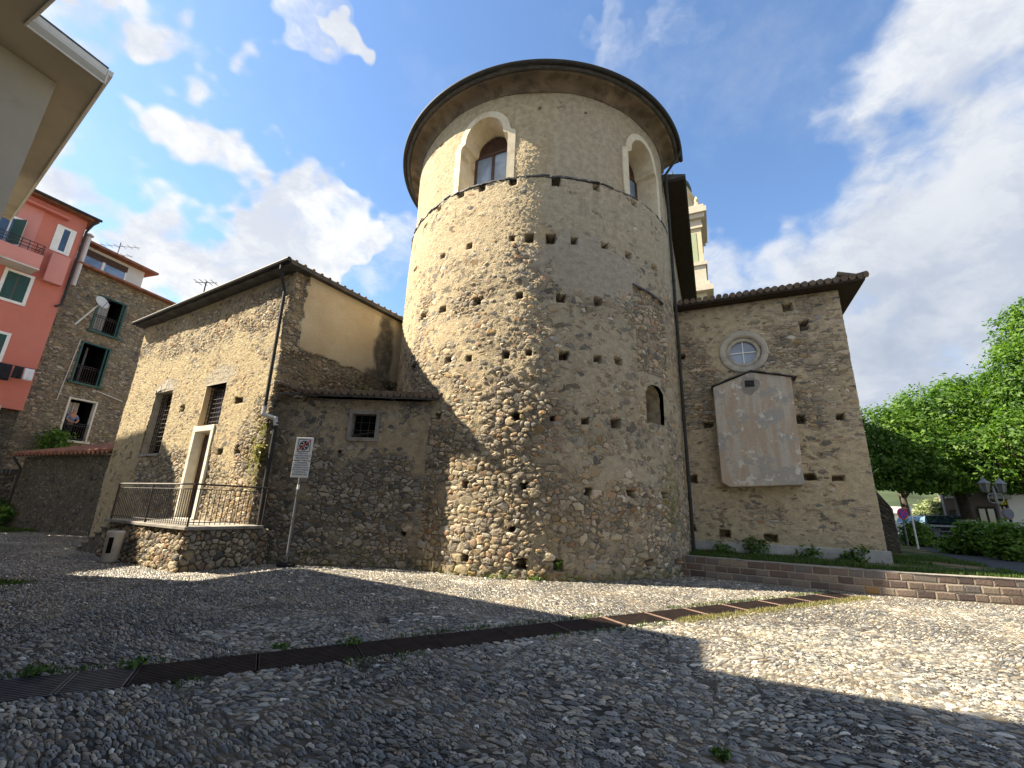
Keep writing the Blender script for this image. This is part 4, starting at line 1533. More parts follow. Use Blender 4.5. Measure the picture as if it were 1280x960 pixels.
mb.lathe((bc[0], bc[1], hz + 3.6), [(1.75, 0), (1.7, 0.6), (1.35, 1.3), (0.8, 1.8), (0.2, 2.2), (0.04, 3.2)], 14)
mb.build('dome', 'copper', bell, True)


# ------------------------------------------------------------------ stone house on the left (an oratory)
HC = np.array([-6.80, 12.10])                       # its near right corner
FD = np.array([-.857, .515])                        # along the front, away to the left
FN = np.array([-.515, -.857])                       # out of the front
CD = np.array([.515, .857])                         # along its right flank, away
HWD = 10.25
ZH = 8.45
HL = HC + FD * HWD
house = thing('stone_house', (HC[0], HC[1], 0), 'stone house with a barred window, a white framed door and a cream plastered right flank', 'house')
hp = Path([HL, HC, HC + CD * 6.5], rad=0.10)
SF = HWD                                            # path distance of the corner


def fs(px, py):
    return hp.find(px, py)


hh = []
for (px, py, w, h) in ((229, 511, 9, 9), (299, 500, 14, 8), (297, 562, 8, 13), (275, 564, 9, 9), (164, 569, 5, 9), (144, 568, 5, 9), (283, 400, 5, 4), (240, 358, 4, 4)):
    q = fs(px, py)
    p = hp.at(q[0]); dist = p[1] * math.cos(PITCH) + (q[1] - EYE) * math.sin(PITCH)
    hh.append((q[0], q[1], w * dist / F * 1.4, h * dist / F, 0.28))
DOOR = (HWD - 4.08, HWD - 2.78, 0.97, 3.78)         # stone surround
TRAN = (HWD - 3.95, HWD - 2.66, 3.79, 5.15)
LWIN = (HWD - 7.72, HWD - 6.25, 3.0, 5.28)
qa, qb, qc = fs(386, 332), fs(371, 435), fs(490, 480)


def cream_fn(s, z):
    rag = (vnoise(s * 2.5, z * 2.5, 41) - 0.5) * 0.35
    sl_ = qb[0] + (qa[0] - qb[0]) * (z - qb[1]) / (qa[1] - qb[1])
    zl_ = qb[1] + (qc[1] - qb[1]) * (s - qb[0]) / (qc[0] - qb[0])
    return ((s > sl_ + rag) & (z > zl_ + rag * 0.7)).astype(int)


def house_pl(ss, zz):
    b_ = 0.68 + 0 * ss
    b_ = b_ - 0.62 * blob(ss, zz, HWD - 5.2, 2.0, 2.6, 1.05, seed=51) - 0.55 * blob(ss, zz, HWD - 0.4, 2.2, 0.9, 2.4, seed=52) - 0.4 * blob(ss, zz, HWD - 2.0, 1.6, 1.2, 1.0, seed=53)
    b_ = b_ - 0.35 * blob(ss, zz, HWD - 5, 7.4, 6, 0.9, seed=54) - 0.25 * blob(ss, zz, HWD - 0.7, 6.8, 0.8, 1.6, seed=55)
    b_ = np.where(ss > HWD + 0.02, 0.18, b_)
    for (s, z, w, h) in ((HWD - 3.3, 5.42, 1.0, 0.36), (HWD - 7.0, 5.48, 0.85, 0.3)):
        b_ = np.maximum(b_, blob(ss, zz, s, z, w, h, seed=56))
    return b_ + (vnoise(ss * 1.3, zz * 1.3, 57) - 0.5) * 0.25


def house_gy(ss, zz):
    return np.maximum(blob(ss, zz, HWD - 3.3, 5.42, 1.0, 0.36, seed=56), blob(ss, zz, HWD - 7.0, 5.48, 0.85, 0.3, seed=56)) * 0.8


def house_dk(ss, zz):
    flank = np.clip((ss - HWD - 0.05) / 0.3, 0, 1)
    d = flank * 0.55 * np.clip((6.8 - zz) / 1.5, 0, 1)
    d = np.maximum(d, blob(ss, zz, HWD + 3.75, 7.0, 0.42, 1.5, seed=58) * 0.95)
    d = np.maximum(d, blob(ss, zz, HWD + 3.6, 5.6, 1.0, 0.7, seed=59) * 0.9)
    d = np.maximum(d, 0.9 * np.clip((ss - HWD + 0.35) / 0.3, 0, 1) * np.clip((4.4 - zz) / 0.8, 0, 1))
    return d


def cream_mat():
    m, t, b = new_mat('old_cream_render', 0.9, 0.15)
    uv = t.new('ShaderNodeTexCoord').outputs['UV']
    n = t.noise(uv, 0.9, 6, 0.6)
    f = t.noise(uv, 16, 6, 0.7)
    c = t.mix(t.smooth(n, 0.35, 0.65), (0.64, 0.54, 0.365), (0.56, 0.45, 0.285))
    c = t.mix(t.smooth(t.noise(uv, 0.55, 5, 0.6), 0.56, 0.66, 0, 0.7), c, (0.48, 0.37, 0.225))
    c = t.mix(t.smooth(f, 0.35, 0.7, 0, 0.25), c, t.vec('SCALE', c, scale=0.7))
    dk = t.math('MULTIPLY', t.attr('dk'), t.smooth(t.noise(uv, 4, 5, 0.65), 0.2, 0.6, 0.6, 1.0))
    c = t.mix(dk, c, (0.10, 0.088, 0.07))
    t.put(b.inputs['Base Color'], c)
    bn = t.new('ShaderNodeBump')
    bn.inputs['Strength'].default_value = 0.5
    bn.inputs['Distance'].default_value = 0.03
    t.put(bn.inputs['Height'], t.math('ADD', f, t.math('MULTIPLY', n, 2.0)))
    t.put(b.inputs['Normal'], bn.outputs[0])
    return m


M['oldcreamwall'] = cream_mat()
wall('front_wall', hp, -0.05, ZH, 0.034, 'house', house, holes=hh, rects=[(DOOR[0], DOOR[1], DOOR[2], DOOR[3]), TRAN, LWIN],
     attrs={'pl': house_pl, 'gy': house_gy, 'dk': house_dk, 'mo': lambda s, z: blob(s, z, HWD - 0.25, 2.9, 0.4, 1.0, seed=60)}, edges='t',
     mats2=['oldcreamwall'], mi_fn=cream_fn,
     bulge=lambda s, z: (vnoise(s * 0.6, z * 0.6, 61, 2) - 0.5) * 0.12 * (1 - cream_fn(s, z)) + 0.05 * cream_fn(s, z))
# back and left walls
mb = MB()
B1, B2 = HC + CD * 6.5, HL + CD * 6.5
mb.frame_box((*(HL + CD * 0.05), 0), (*(CD * 6.45), 0), (*(-FD * 0.25), 0), (0, 0, ZH))
mb.frame_box((*(B2 - CD * 0.25 - FD * 0.26), 0), (*(B1 - B2 - (-FD) * 0.5), 0), (*(CD * 0.25), 0), (0, 0, ZH))
mb.build('rear_wall', 'house', house)


def fpt(s, z, dep=0.0):
    """front wall point: s metres left of the corner, z up, dep outwards"""
    p = HC + FD * s + FN * dep
    return np.array([p[0], p[1], z])


def fbox(mb_, s0, s1, z0, z1, d0, d1, mi=0):
    a = fpt(s0, z0, d0)
    mb_.frame_box(a, (*(FD * (s1 - s0)), 0), (*(FN * (d1 - d0)), 0), (0, 0, z1 - z0), mi)


def opening(s0, s1, z0, z1, depth, mat, parent, name='reveal', th=0.05, sill=True):
    """four reveal sides of an opening, going in from the wall face"""
    mb_ = MB()
    fbox(mb_, s0 - th, s0, z0 - th, z1 + th, -depth, 0.0)
    fbox(mb_, s1, s1 + th, z0 - th, z1 + th, -depth, 0.0)
    fbox(mb_, s0, s1, z1, z1 + th, -depth, -0.002)
    if sill:
        fbox(mb_, s0, s1, z0 - th, z0, -depth, -0.002)
    return mb_.build(name, mat, parent)


def grille(s0, s1, z0, z1, dep, nx, nz, parent, name='grille', r=0.011):
    mb_ = MB()
    for i in range(nx + 1):
        s = s0 + (s1 - s0) * i / nx
        mb_.tube([fpt(s, z0, dep), fpt(s, z1, dep)], r, 6)
    for i in range(nz + 1):
        z = z0 + (z1 - z0) * i / nz
        mb_.tube([fpt(s0, z, dep + 0.012), fpt(s1, z, dep + 0.012)], r, 6)
    return mb_.build(name, 'rust', parent)


# door with its stone surround
d0, d1 = 2.78, 4.08
mb = MB()
fbox(mb, d0, d0 + 0.17, 0.97, 3.60, -0.20, 0.05)
fbox(mb, d1 - 0.17, d1, 0.97, 3.60, -0.20, 0.05)
fbox(mb, d0 - 0.0, d1, 3.603, 3.785, -0.20, 0.055)
fbox(mb, d0 - 0.03, d1 + 0.03, 0.93, 0.968, -0.60, 0.12)
door = mb.build('door', 'lime', house)
soften(door, 0.012)
mb = MB()
fbox(mb, d0 + 0.12, d0 + 0.17, 0.97, 3.60, -0.32, -0.201)
fbox(mb, d1 - 0.17, d1 - 0.12, 0.97, 3.60, -0.32, -0.201)
fbox(mb, d0 + 0.17, d1 - 0.17, 3.55, 3.60, -0.32, -0.201)
mb.build('reveal', 'cream', door)
mb = MB()
fbox(mb, d0 + 0.17, d1 - 0.17, 0.97, 3.55, -0.30, -0.25)
for i in range(2):
    for (za, zb) in ((1.1, 2.0), (2.12, 3.4)):
        c_ = (d1 - d0 - 0.34) / 2
        fbox(mb, d0 + 0.25 + i * c_, d0 + 0.10 + (i + 1) * c_, za, zb, -0.248, -0.225)
mb.build('door_leaf', 'brownwood', door)
# barred fanlight above
s0, s1 = HWD - TRAN[1], HWD - TRAN[0]
mb = MB()
fbox(mb, s0 - 0.06, s1 + 0.06, TRAN[3] - 0.0, TRAN[3] + 0.04, -0.3, 0.012)
tw = mb.build('barred_window', 'greyplaster', house)
opening(s0, s1, TRAN[2], TRAN[3], 0.32, 'cream', tw)
mb = MB(); fbox(mb, s0, s1, TRAN[2], TRAN[3], -0.30, -0.26); mb.build('pane', 'glass', tw)
grille(s0, s1, TRAN[2], TRAN[3], -0.18, 8, 9, tw)
# tall barred window
s0, s1 = HWD - LWIN[1], HWD - LWIN[0]
mb = MB()
fbox(mb, s0 - 0.08, s1 + 0.08, LWIN[2] - 0.08, LWIN[2] - 0.002, -0.3, 0.06)
lw = mb.build('barred_window', 'slab', house)
opening(s0, s1, LWIN[2], LWIN[3], 0.45, 'greyplaster', lw)
mb = MB(); fbox(mb, s0, s1, LWIN[2], LWIN[3], -0.43, -0.39); mb.build('pane', 'void', lw)
grille(s0, s1, LWIN[2], LWIN[3], -0.24, 9, 14, lw)
mb = MB()
n_ = 9
for i in range(n_):
    a0, a1 = math.pi * (0.12 + 0.76 * i / n_), math.pi * (0.12 + 0.76 * (i + 1) / n_)
    sm = (s0 + s1) / 2
    w_ = (s1 - s0) / 2 + 0.05
    mb.prism([fpt(sm + w_ * math.cos(a), LWIN[3] - 0.12 + r * math.sin(a), -0.02) for a, r in ((a0 + .02, .22), (a1 - .02, .22), (a1 - .02, .42), (a0 + .02, .42))], (*(FN * random.uniform(0.05, 0.08)), 0))
mb.build('arch_stones', 'greyplaster', lw)

# roof: low hipped roof, thin dark eave, gutter along the front
ovh = 0.34
rc = [HC + FN * ovh + CD * 0 - FD * ovh * 0.75, HL + FN * ovh + FD * ovh, HL + CD * 6.8 + FD * ovh, HC + CD * 6.8 - FD * ovh * 0.75]
mb = MB()
zt0, zt1 = ZH + 0.0, ZH + 0.13
ri = [HC + FD * 3.3 + CD * 3.2, HC + FD * 7.2 + CD * 3.2]
vs = [up3(p, zt0) for p in rc] + [up3(p, zt1) for p in rc] + [up3(p, ZH + 1.55) for p in ri]
mb.add(vs, [(0, 1, 2, 3), (0, 4, 5, 1), (1, 5, 6, 2), (2, 6, 7, 3), (3, 7, 4, 0), (5, 4, 8, 9), (6, 5, 9), (7, 6, 9, 8), (4, 7, 8)])
hroof = mb.build('roof', 'slate', house)
mb = MB()
ga, gb = rc[0] + FN * 0.07 - FD * 0.0, rc[1] + FN * 0.07
mb.tube([up3(ga, zt1 - 0.03), up3(gb, zt1 - 0.03)], 0.075, 8)
mb.build('gutter', 'zinc', hroof)
mb = MB()
for i in range(24):
    p = rc[0] + (rc[3] - rc[0]) * (i + 0.5) / 24
    mb.tube([up3(p - FD * 0.02, zt1 - 0.01), up3(p + FD * 0.8, zt1 + 0.24)], [0.055, 0.05], 8)
mb.build('verge_tile', 'oldtile', hroof)
# downpipe at the corner with its pale elbow
pc_ = HC + FN * 0.12 + FD * 0.10
mb = MB()
a = vplane(334, 513, HC + FN * 0.12, FD)
pe = HC + FN * 0.12 + FD * a[0]
mb.tube([up3(rc[0] + FN * 0.05 + FD * 0.4, zt1 - 0.08), up3(rc[0] + FN * 0.05 + FD * 0.4, zt1 - 0.25), up3(pc_ + FD * 0.1, ZH - 0.75), up3(HC + FN * 0.12 + FD * max(0.06, a[0]), a[1])], 0.05, 8)
pj = np.array([-6.50, 12.0])
z2 = aty(350, 526, 12.0)[2]
mb.tube([up3(pj, z2 - 0.05), up3(pj, 2.0), up3(np.array([-6.44, 11.97]), 0.0)], 0.06, 8)
dp = mb.build('downpipe', 'zinc', house)
mb = MB()
mb.tube([up3(HC + FN * 0.12 + FD * max(0.06, a[0]), a[1] + 0.12), up3(HC + FN * 0.14 + FD * max(0.05, a[0] - 0.02), a[1] - 0.1), up3(pj + np.array([-0.04, 0]), z2 + 0.06), up3(pj, z2 - 0.14)], 0.066, 10)
mb.build('elbow', 'paleiron', dp)

# ------------------------------------------------------------------ lean-to between house and apse
lean = thing('lean_to', (-4.2, 12.16, 0), 'low lean-to of dark rubble stone with one small square window, between house and apse', 'outbuilding')
YL = 12.16
lpth = Path([(-6.78, YL), (-1.05, YL)])
ZL = 4.42
wq = [lpth.find(px, py) for px, py in ((441, 516), (469, 549))]
LW = (wq[0][0] + 0.02, wq[1][0] - 0.02, wq[1][1] + 0.03, wq[0][1] - 0.03)
lh = []
for (px, py, w, h) in ((549, 521, 9, 13), (382, 500, 4, 4), (537, 604, 6, 6), (504, 667, 6, 5), (424, 565, 4, 4)):
    q = lpth.find(px, py)
    lh.append((q[0], q[1], w * 12.4 / F, h * 12.4 / F, 0.25))


def lean_pl(ss, zz):
    b_ = 0.10 + 0.22 * np.clip((zz - 1.2) / 2, 0, 1)
    b_ = b_ + 0.35 * blob(ss, zz, 2.7, 3.7, 1.3, 0.9, seed=71) - 0.3 * blob(ss, zz, 3.4, 1.9, 1.2, 0.9, seed=72) + 0.3 * blob(ss, zz, 4.6, 2.4, 0.8, 2.0, seed=73)
    return b_ + (vnoise(ss * 1.2, zz * 1.2, 74) - 0.5) * 0.35


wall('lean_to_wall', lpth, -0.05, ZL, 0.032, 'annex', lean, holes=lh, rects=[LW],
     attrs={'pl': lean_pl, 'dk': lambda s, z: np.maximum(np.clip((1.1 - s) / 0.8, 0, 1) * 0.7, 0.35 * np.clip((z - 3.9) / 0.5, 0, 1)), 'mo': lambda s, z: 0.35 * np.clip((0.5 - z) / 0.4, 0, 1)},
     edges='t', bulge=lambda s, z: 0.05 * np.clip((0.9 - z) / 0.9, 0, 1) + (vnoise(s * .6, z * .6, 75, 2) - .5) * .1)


def lx(s):
    return -6.78 + s


mb = MB()
(a, b_, c_, d_) = LW
for (x0, x1, z0, z1) in ((a - 0.09, a, c_ - 0.10, d_ + 0.08), (b_, b_ + 0.10, c_ - 0.10, d_ + 0.08), (a, b_, d_, d_ + 0.08), (a, b_, c_ - 0.10, c_)):
    mb.frame_box((lx(x0), YL - 0.065, z0), (x1 - x0, 0, 0), (0, 0.33, 0), (0, 0, z1 - z0))
lwn = mb.build('window', 'dimplaster', lean)
mb = MB(); mb.frame_box((lx(a), YL + 0.24, c_), (b_ - a, 0, 0), (0, 0.03, 0), (0, 0, d_ - c_)); mb.build('pane', 'void', lwn)
mb = MB()
for u in (0.33, 0.66):
    mb.tube([(lx(a + (b_ - a) * u), YL + 0.1, c_), (lx(a + (b_ - a) * u), YL + 0.1, d_)], 0.010, 6)
    mb.tube([(lx(a), YL + 0.1, c_ + (d_ - c_) * u), (lx(b_), YL + 0.1, c_ + (d_ - c_) * u)], 0.010, 6)
mb.tube([(lx(a), YL + 0.12, c_ + 0.05), (lx(b_), YL + 0.15, c_ + 0.2)], 0.03, 6)
mb.build('grille', 'iron', lwn)
# sloping tiled roof
mb = MB()
x0, x1 = -6.55, -1.25
mb.add([(x0, YL - 0.22, ZL + 0.02), (x1, YL - 0.22, ZL + 0.02), (x1, YL + 3.6, ZL + 0.95), (x0 + 1.6, YL + 3.6, ZL + 0.95),
        (x0, YL - 0.22, ZL + 0.09), (x1, YL - 0.22, ZL + 0.09), (x1, YL + 3.6, ZL + 1.02), (x0 + 1.6, YL + 3.6, ZL + 1.02)],
       [(0, 3, 2, 1), (4, 5, 6, 7), (0, 1, 5, 4), (1, 2, 6, 5), (2, 3, 7, 6), (3, 0, 4, 7)])
lroof = mb.build('roof', 'slate', lean)
mb = MB()
nT = 26
for i in range(nT):
    x = x0 + 0.5 + (x1 - x0 - 0.55) * (i + 0.5) / nT
    dz_ = random.uniform(-0.012, 0.012)
    for j in range(8):
        y = YL - 0.27 + j * 0.42 + random.uniform(-0.02, 0.02)
        z = ZL + 0.115 + (j * 0.42) * 0.93 / 3.82 + 0.012 + dz_
        mb.tube([(x, y, z + 0.015), (x, y + 0.45, z + 0.45 * 0.93 / 3.82 - 0.005)], [0.088, 0.07], 8)
mb.build('roof_tile', 'oldtile', lroof)
# leaning stones at the left end where roof and house meet
mb = MB()
for i in range(10):
    mb.box((-6.62 + i * 0.09, YL - 0.05 + random.uniform(-.06, .06), ZL + 0.40 - i * 0.035), (0.16, 0.3, 0.05 + random.random() * 0.04), rot=random.uniform(-.2, .2))
soften(mb.build('flashing_stones', 'oldtile', lean), 0.01)

# ------------------------------------------------------------------ stone platform before the door
pcn = np.array([-7.22, 10.42])
PD = CD
plat = thing('entrance_platform', (pcn[0], pcn[1], 0), 'cobble built platform with steps in front of the white framed door', 'platform')
PT = 4.35
ZP = 0.86
ppath = Path([pcn + FD * PT, pcn, pcn + PD * 1.92], rad=0.22)
wall('platform_wall', ppath, -0.05, ZP, 0.025, 'platform', plat, attrs={'pl': lambda s, z: 0.05 + 0.25 * (s > PT) + 0 * z, 'dk': lambda s, z: 0.25 * np.clip((0.3 - z) / 0.3, 0, 1)}, edges='t',
     bulge=lambda s, z: 0.10 * np.clip((ZP - z) / ZP, 0, 1) + (vnoise(s * .9, z * .9, 81, 2) - .5) * .1)
mb = MB()
e = 0.07
pts = [pcn + FN * e - FD * e, pcn + FN * e + FD * (PT + 0.1), pcn + FD * (PT + 0.1) + CD * 1.74, pcn + CD * 1.74 - FD * e]
mb.prism([up3(p, ZP + 0.003) for p in pts], (0, 0, 0.075))
soften(mb.build('platform_slab', 'slab', plat), 0.012)
for i in range(5):
    z1 = ZP - 0.02 - (i + 1) * 0.155
    o = pcn + FD * (PT + 0.02 + i * 0.36) + FN * (-0.02)
    mb = MB()
    mb.frame_box((o[0], o[1], -0.02), (*(FD * 0.36), 0), (*(-FN * 1.35), 0), (0, 0, max(0.03, z1)))
    mb.frame_box((*(o + FN * 0.04 - FD * 0.02), max(0.03, z1) - 0.018), (*(FD * 0.40), 0), (*(-FN * 1.4), 0), (0, 0, 0.05))
    st = mb.build('step', 'darkrubble', plat)
    soften(st, 0.015)
# iron railing
rail = thing('iron_railing', (pcn[0], pcn[1], ZP + 0.08), 'black wrought iron railing around the cobble built platform', 'railing')
zb, zt = ZP + 0.08, ZP + 1.02
cpt = pcn + FN * 0.0
rl = pcn + FD * 4.25
rr = pcn + CD * 1.72
mbp = MB(); mbt = MB(); mbb = MB()
for p in (rl, cpt, rr, pcn + FD * 2.15):
    mb = MB()
    mb.tube([up3(p, zb - 0.02), up3(p, zt + 0.01)], 0.022, 8)
    mb.build('post', 'iron', rail)
for (a, b_, nm, off) in ((rl, cpt, 39, 0), (cpt, rr, 15, 1)):
    mb = MB()
    mb.tube([up3(a, zt), up3(b_, zt)], 0.020, 8)
    mb.build('handrail', 'railpale' if off == 0 else 'iron', rail)
    mb = MB()
    mb.tube([up3(a, zt - 0.11), up3(b_, zt - 0.11)], 0.011, 6)
    mb.tube([up3(a, zb + 0.09), up3(b_, zb + 0.09)], 0.011, 6)
    for i in range(1, nm):
        p = a + (b_ - a) * i / nm
        mb.tube([up3(p, zb + 0.03), up3(p, zt - 0.11)], 0.0085, 6)
    mb.build('baluster_panel', 'iron', rail)
# bin
bpn = pcn + FD * 2.6 + FN * 0.36
mb = MB()
mb.lathe((bpn[0], bpn[1], 0.0), [(0.15, 0.0), (0.16, 0.03), (0.175, 0.66), (0.18, 0.70), (0.165, 0.72), (0.15, 0.715), (0.145, 0.60)], 20)
binn = mb.build('litter_bin', 'binstone', None, True)
tag(binn, 'pale cylindrical litter bin with a dark slot standing against the platform', 'bin')
mb = MB()
dirb = (np.array([0, 0]) - bpn) / np.linalg.norm(bpn)
dirb = np.array([dirb[0] * math.cos(.35) + dirb[1] * math.sin(.35), -dirb[0] * math.sin(.35) + dirb[1] * math.cos(.35)])
tb = np.array([-dirb[1], dirb[0]])
o = bpn + dirb * 0.105
mb.frame_box((*(o - tb * 0.045), 0.22), (*(tb * 0.09), 0), (*(dirb * 0.078), 0), (0, 0, 0.36))
mb.build('slot', 'void', binn)

# ------------------------------------------------------------------ the sign post
sp = gnd(357, 704)[:2]
sp = np.array([sp[0], 11.80])
stop_, sbot = aty(377, 547, 11.8), aty(372, 597, 11.8)
sign = thing('sign_post', (sp[0], sp[1], 0), 'grey post with two stacked white notice plates before the dark lean-to', 'sign')
mb = MB()
xp0 = aty(357, 704, 11.8)[0]; xp1 = aty(372, 598, 11.8)[0]
sx = xp0
mb.tube([(sx, 11.82, 0.0), (sx, 11.82, stop_[2] - 0.05)], 0.03, 10)
mb.build('pole', 'galv', sign)
mb = MB(); mb.lathe((sx, 11.82, 0.0), [(0.22, 0), (0.22, 0.05), (0.19, 0.07), (0.05, 0.08)], 20); mb.build('base_plate', 'rubber', sign)
mb = MB(); mb.tube([(sx, 11.82, sbot[2] - 0.30), (sx, 11.82, sbot[2] - 0.18)], 0.033, 10); mb.build('sticker', 'signwhite', sign)
zT, zB = stop_[2], sbot[2]
Hs = zT - zB
WS = 0.46


def plate(z0, z1, name):
    mb_ = MB()
    mb_.frame_box((sx - WS / 2, 11.765, z0), (WS, 0, 0), (0, 0.018, 0), (0, 0, z1 - z0))
    return soften(mb_.build(name, 'signwhite', sign), 0.006)


zm = zB + Hs * 0.415
up_ = plate(zm + 0.014, zT, 'notice_plate')
lo_ = plate(zB, zm - 0.014, 'notice_plate')
yF = 11.7635
# pictogram: framed ball with a red bar
cxs, czs, hs_ = sx, zT - 0.215, 0.165
mb = MB()
for (x0, x1, z0, z1) in ((-hs_, hs_, hs_ - 0.014, hs_), (-hs_, hs_, -hs_, -hs_ + 0.014), (-hs_, -hs_ + 0.014, -hs_, hs_), (hs_ - 0.014, hs_, -hs_, hs_)):
    mb.frame_box((cxs + x0, yF - 0.002, czs + z0), (x1 - x0, 0, 0), (0, 0.004, 0), (0, 0, z1 - z0))
for a in np.linspace(0, 2 * math.pi, 40, endpoint=False):
    a2 = a + 2 * math.pi / 40
    mb.prism([(cxs + r * math.cos(q), yF + 0.001, czs + r * math.sin(q)) for q, r in ((a, .105), (a2, .105), (a2, .128), (a, .128))], (0, -0.0025, 0))
for k_ in range(6):
    a = k_ * math.pi / 3 + 0.3
    ctr = (cxs + 0.075 * math.cos(a), czs + 0.075 * math.sin(a))
    rr_ = 0.033
    mb.prism([(ctr[0] + rr_ * math.cos(q), yF + 0.001, ctr[1] + rr_ * math.sin(q)) for q in np.linspace(0, 2 * math.pi, 5, endpoint=False) + a], (0, -0.0025, 0))
mb.prism([(cxs + 0.035 * math.cos(q), yF + 0.001, czs + 0.035 * math.sin(q)) for q in np.linspace(0, 2 * math.pi, 5, endpoint=False)], (0, -0.0025, 0))
mb.build('pictogram', 'signblack', up_)
mb = MB()
mb.prism([(cxs + x, yF - 0.003, czs + z) for x, z in ((-0.165, -0.150), (-0.165, -0.115), (0.165, 0.150), (0.165, 0.115))], (0, -0.003, 0))
mb.build('red_bar', 'signred', up_)
for i, (tx, hgt) in enumerate((("DIVIETO DI", .052), ("GIOCARE A PALLA", .052), ("NEL PIAZZALE", .052))):
    text_mesh(tx, hgt, 'signblack', (sx, yF - 0.001, zT - 0.425 - i * 0.062), (1, 0, 0), (0, 0, 1), up_)
for i, tx in enumerate(("I TRASGRESSORI", "SARANNO PUNITI", "A NORMA DI LEGGE", "ED E' FATTO OBBLIGO", "AI GENITORI DI", "SORVEGLIARE I FIGLI")):
    text_mesh(tx, .043, 'signblack', (sx, yF - 0.001, zm - 0.055 - i * 0.058 * (zm - zB) / 0.42), (1, 0, 0), (0, 0, 1), lo_)

# ------------------------------------------------------------------ steel drain panels
bounds = [(-0.4)]
for px in (82, 166, 322, 447, 548, 632, 700, 768, 822, 872, 920, 966, 1004, 1038):
    # bottom edge points of the photograph mapped on the drain line
    r = ray(px, 800 - (px - 600) * 0.10)
    n = np.array([-r[1], r[0]])
    s = -(n @ DR_O) / (n @ dr_d)
    bounds.append(float(s))
bounds[0] = DR_S0 + 0.02
bounds = [b for b in sorted(bounds) if DR_S0 <= b <= DR_L - 0.05] + [DR_L - 0.02]
words = ['farthest left', 'second from the left', 'third from the left', 'fourth from the left', 'fifth from the left', 'sixth from the left', 'seventh from the left', 'eighth from the left',
         'ninth from the left', 'tenth from the left', 'eleventh from the left', 'twelfth from the left', 'thirteenth from the left', 'fourteenth from the left', 'fifteenth from the left', 'sixteenth from the left']
npan = 0
for i in range(len(bounds) - 1):
    a, b_ = bounds[i] + 0.008, bounds[i + 1] - 0.008
    if b_ - a < 0.15:
        continue
    mb = MB()
    nb = 13
    for k_ in range(nb):
        off = -DR_W / 2 + 0.02 + (DR_W - 0.04) * k_ / (nb - 1)
        o = DR_O + dr_d * a + dr_n * (off - 0.006)
        mb.frame_box((o[0], o[1], -0.045), (*(dr_d * (b_ - a)), 0), (*(dr_n * 0.014), 0), (0, 0, 0.036))
    for q in np.linspace(a + 0.02, b_ - 0.032, max(3, int((b_ - a) / 0.28))):
        o = DR_O + dr_d * q - dr_n * (DR_W / 2 - 0.012)
        mb.frame_box((o[0], o[1], -0.052), (*(dr_d * 0.012), 0), (*(dr_n * (DR_W - 0.024)), 0), (0, 0, 0.030))
    o = DR_O + dr_d * a - dr_n * (DR_W / 2 - 0.006)
    rus = i >= 7
    for q in (0.0, b_ - a - 0.012):
        o = DR_O + dr_d * (a + q) - dr_n * (DR_W / 2 - 0.006)
        mb.frame_box((o[0], o[1], -0.05), (*(dr_d * 0.012), 0), (*(dr_n * (DR_W - 0.012)), 0), (0, 0, 0.047 if q == 0 else 0.045), 1 if rus else 0)
    g = mb.build('drain_grate', ['rust' if i >= 2 else 'drainsteel', 'rustpale'])
    tone = 'rusty brown steel drain panel with a pale seam' if rus else ('dark brown steel drain panel' if i >= 2 else 'dark grey steel drain panel')
    tag(g, f'{tone}, {words[npan]} along the drain', 'drain grate', 'steel drain panels across the cobbles')
    npan += 1


# ------------------------------------------------------------------ the modern building at the left edge and behind the camera
PcA = np.array([-8.87, 7.23])                      # eave corner that cuts into the sky, 10 m up
uA = np.array([-.83, .555]); uA = uA / np.linalg.norm(uA)       # along its far eave, away to the left
vA = np.array([-.36, -.93]); vA = vA / np.linalg.norm(vA)       # along its short eave, towards the camera side
wA = np.array([.905, -.425]); wA = wA / np.linalg.norm(wA)      # along the wing that runs behind the camera
HA = 10.0
PaA = PcA + vA * 1.24
bldA = thing('modern_house', (PcA[0] - 2, PcA[1], 0), 'pale rendered modern house at the left edge with a deep flat boxed eave', 'house')
EndW = PaA + wA * 15.0
far1 = PcA + uA * 6.0
mb = MB()
roofpoly = [PcA, PcA + uA * 9.1, PcA + uA * 9.1 + vA * 9, EndW + vA * 9, EndW, PaA]
mb.prism([up3(p, HA) for p in roofpoly], (0, 0, 0.16))
mb.build('soffit', 'modern', bldA)
# fascia boards a little outside the soffit, in two steps
mb = MB()


def strip(mb_, a, b_, z0, h, w, side, mi=0):
    d = (b_ - a) / np.linalg.norm(b_ - a)
    n = np.array([-d[1], d[0]]) * side
    o = a - n * w
    mb_.frame_box((o[0], o[1], z0), (*(b_ - a), 0), (*(n * w), 0), (0, 0, h), mi)


for (a, b_, sd) in ((PcA, PcA + uA * 9.1, -1), (PaA, PcA, -1), (EndW, PaA, -1)):
    d = (b_ - a) / np.linalg.norm(b_ - a)
    n = np.array([-d[1], d[0]])
    # outward normal points away from the roof's middle
    mid = np.mean(roofpoly, axis=0)
    if n @ ((a + b_) / 2 - mid) < 0:
        n = -n
    o = a + n * 0.003
    mb.frame_box((o[0], o[1], HA - 0.04), (*(b_ - a), 0), (*(n * 0.03), 0), (0, 0, 0.24))
    mb.frame_box((o[0], o[1], HA + 0.203), (*(b_ - a), 0), (*(n * 0.09), 0), (0, 0, 0.13))
mb.build('fascia', 'modernfascia', bldA)
mb = MB()
mb.prism([up3(p, HA + 0.34) for p in roofpoly], (0, 0, 0.04))
mb.build('roof', 'slate', bldA)
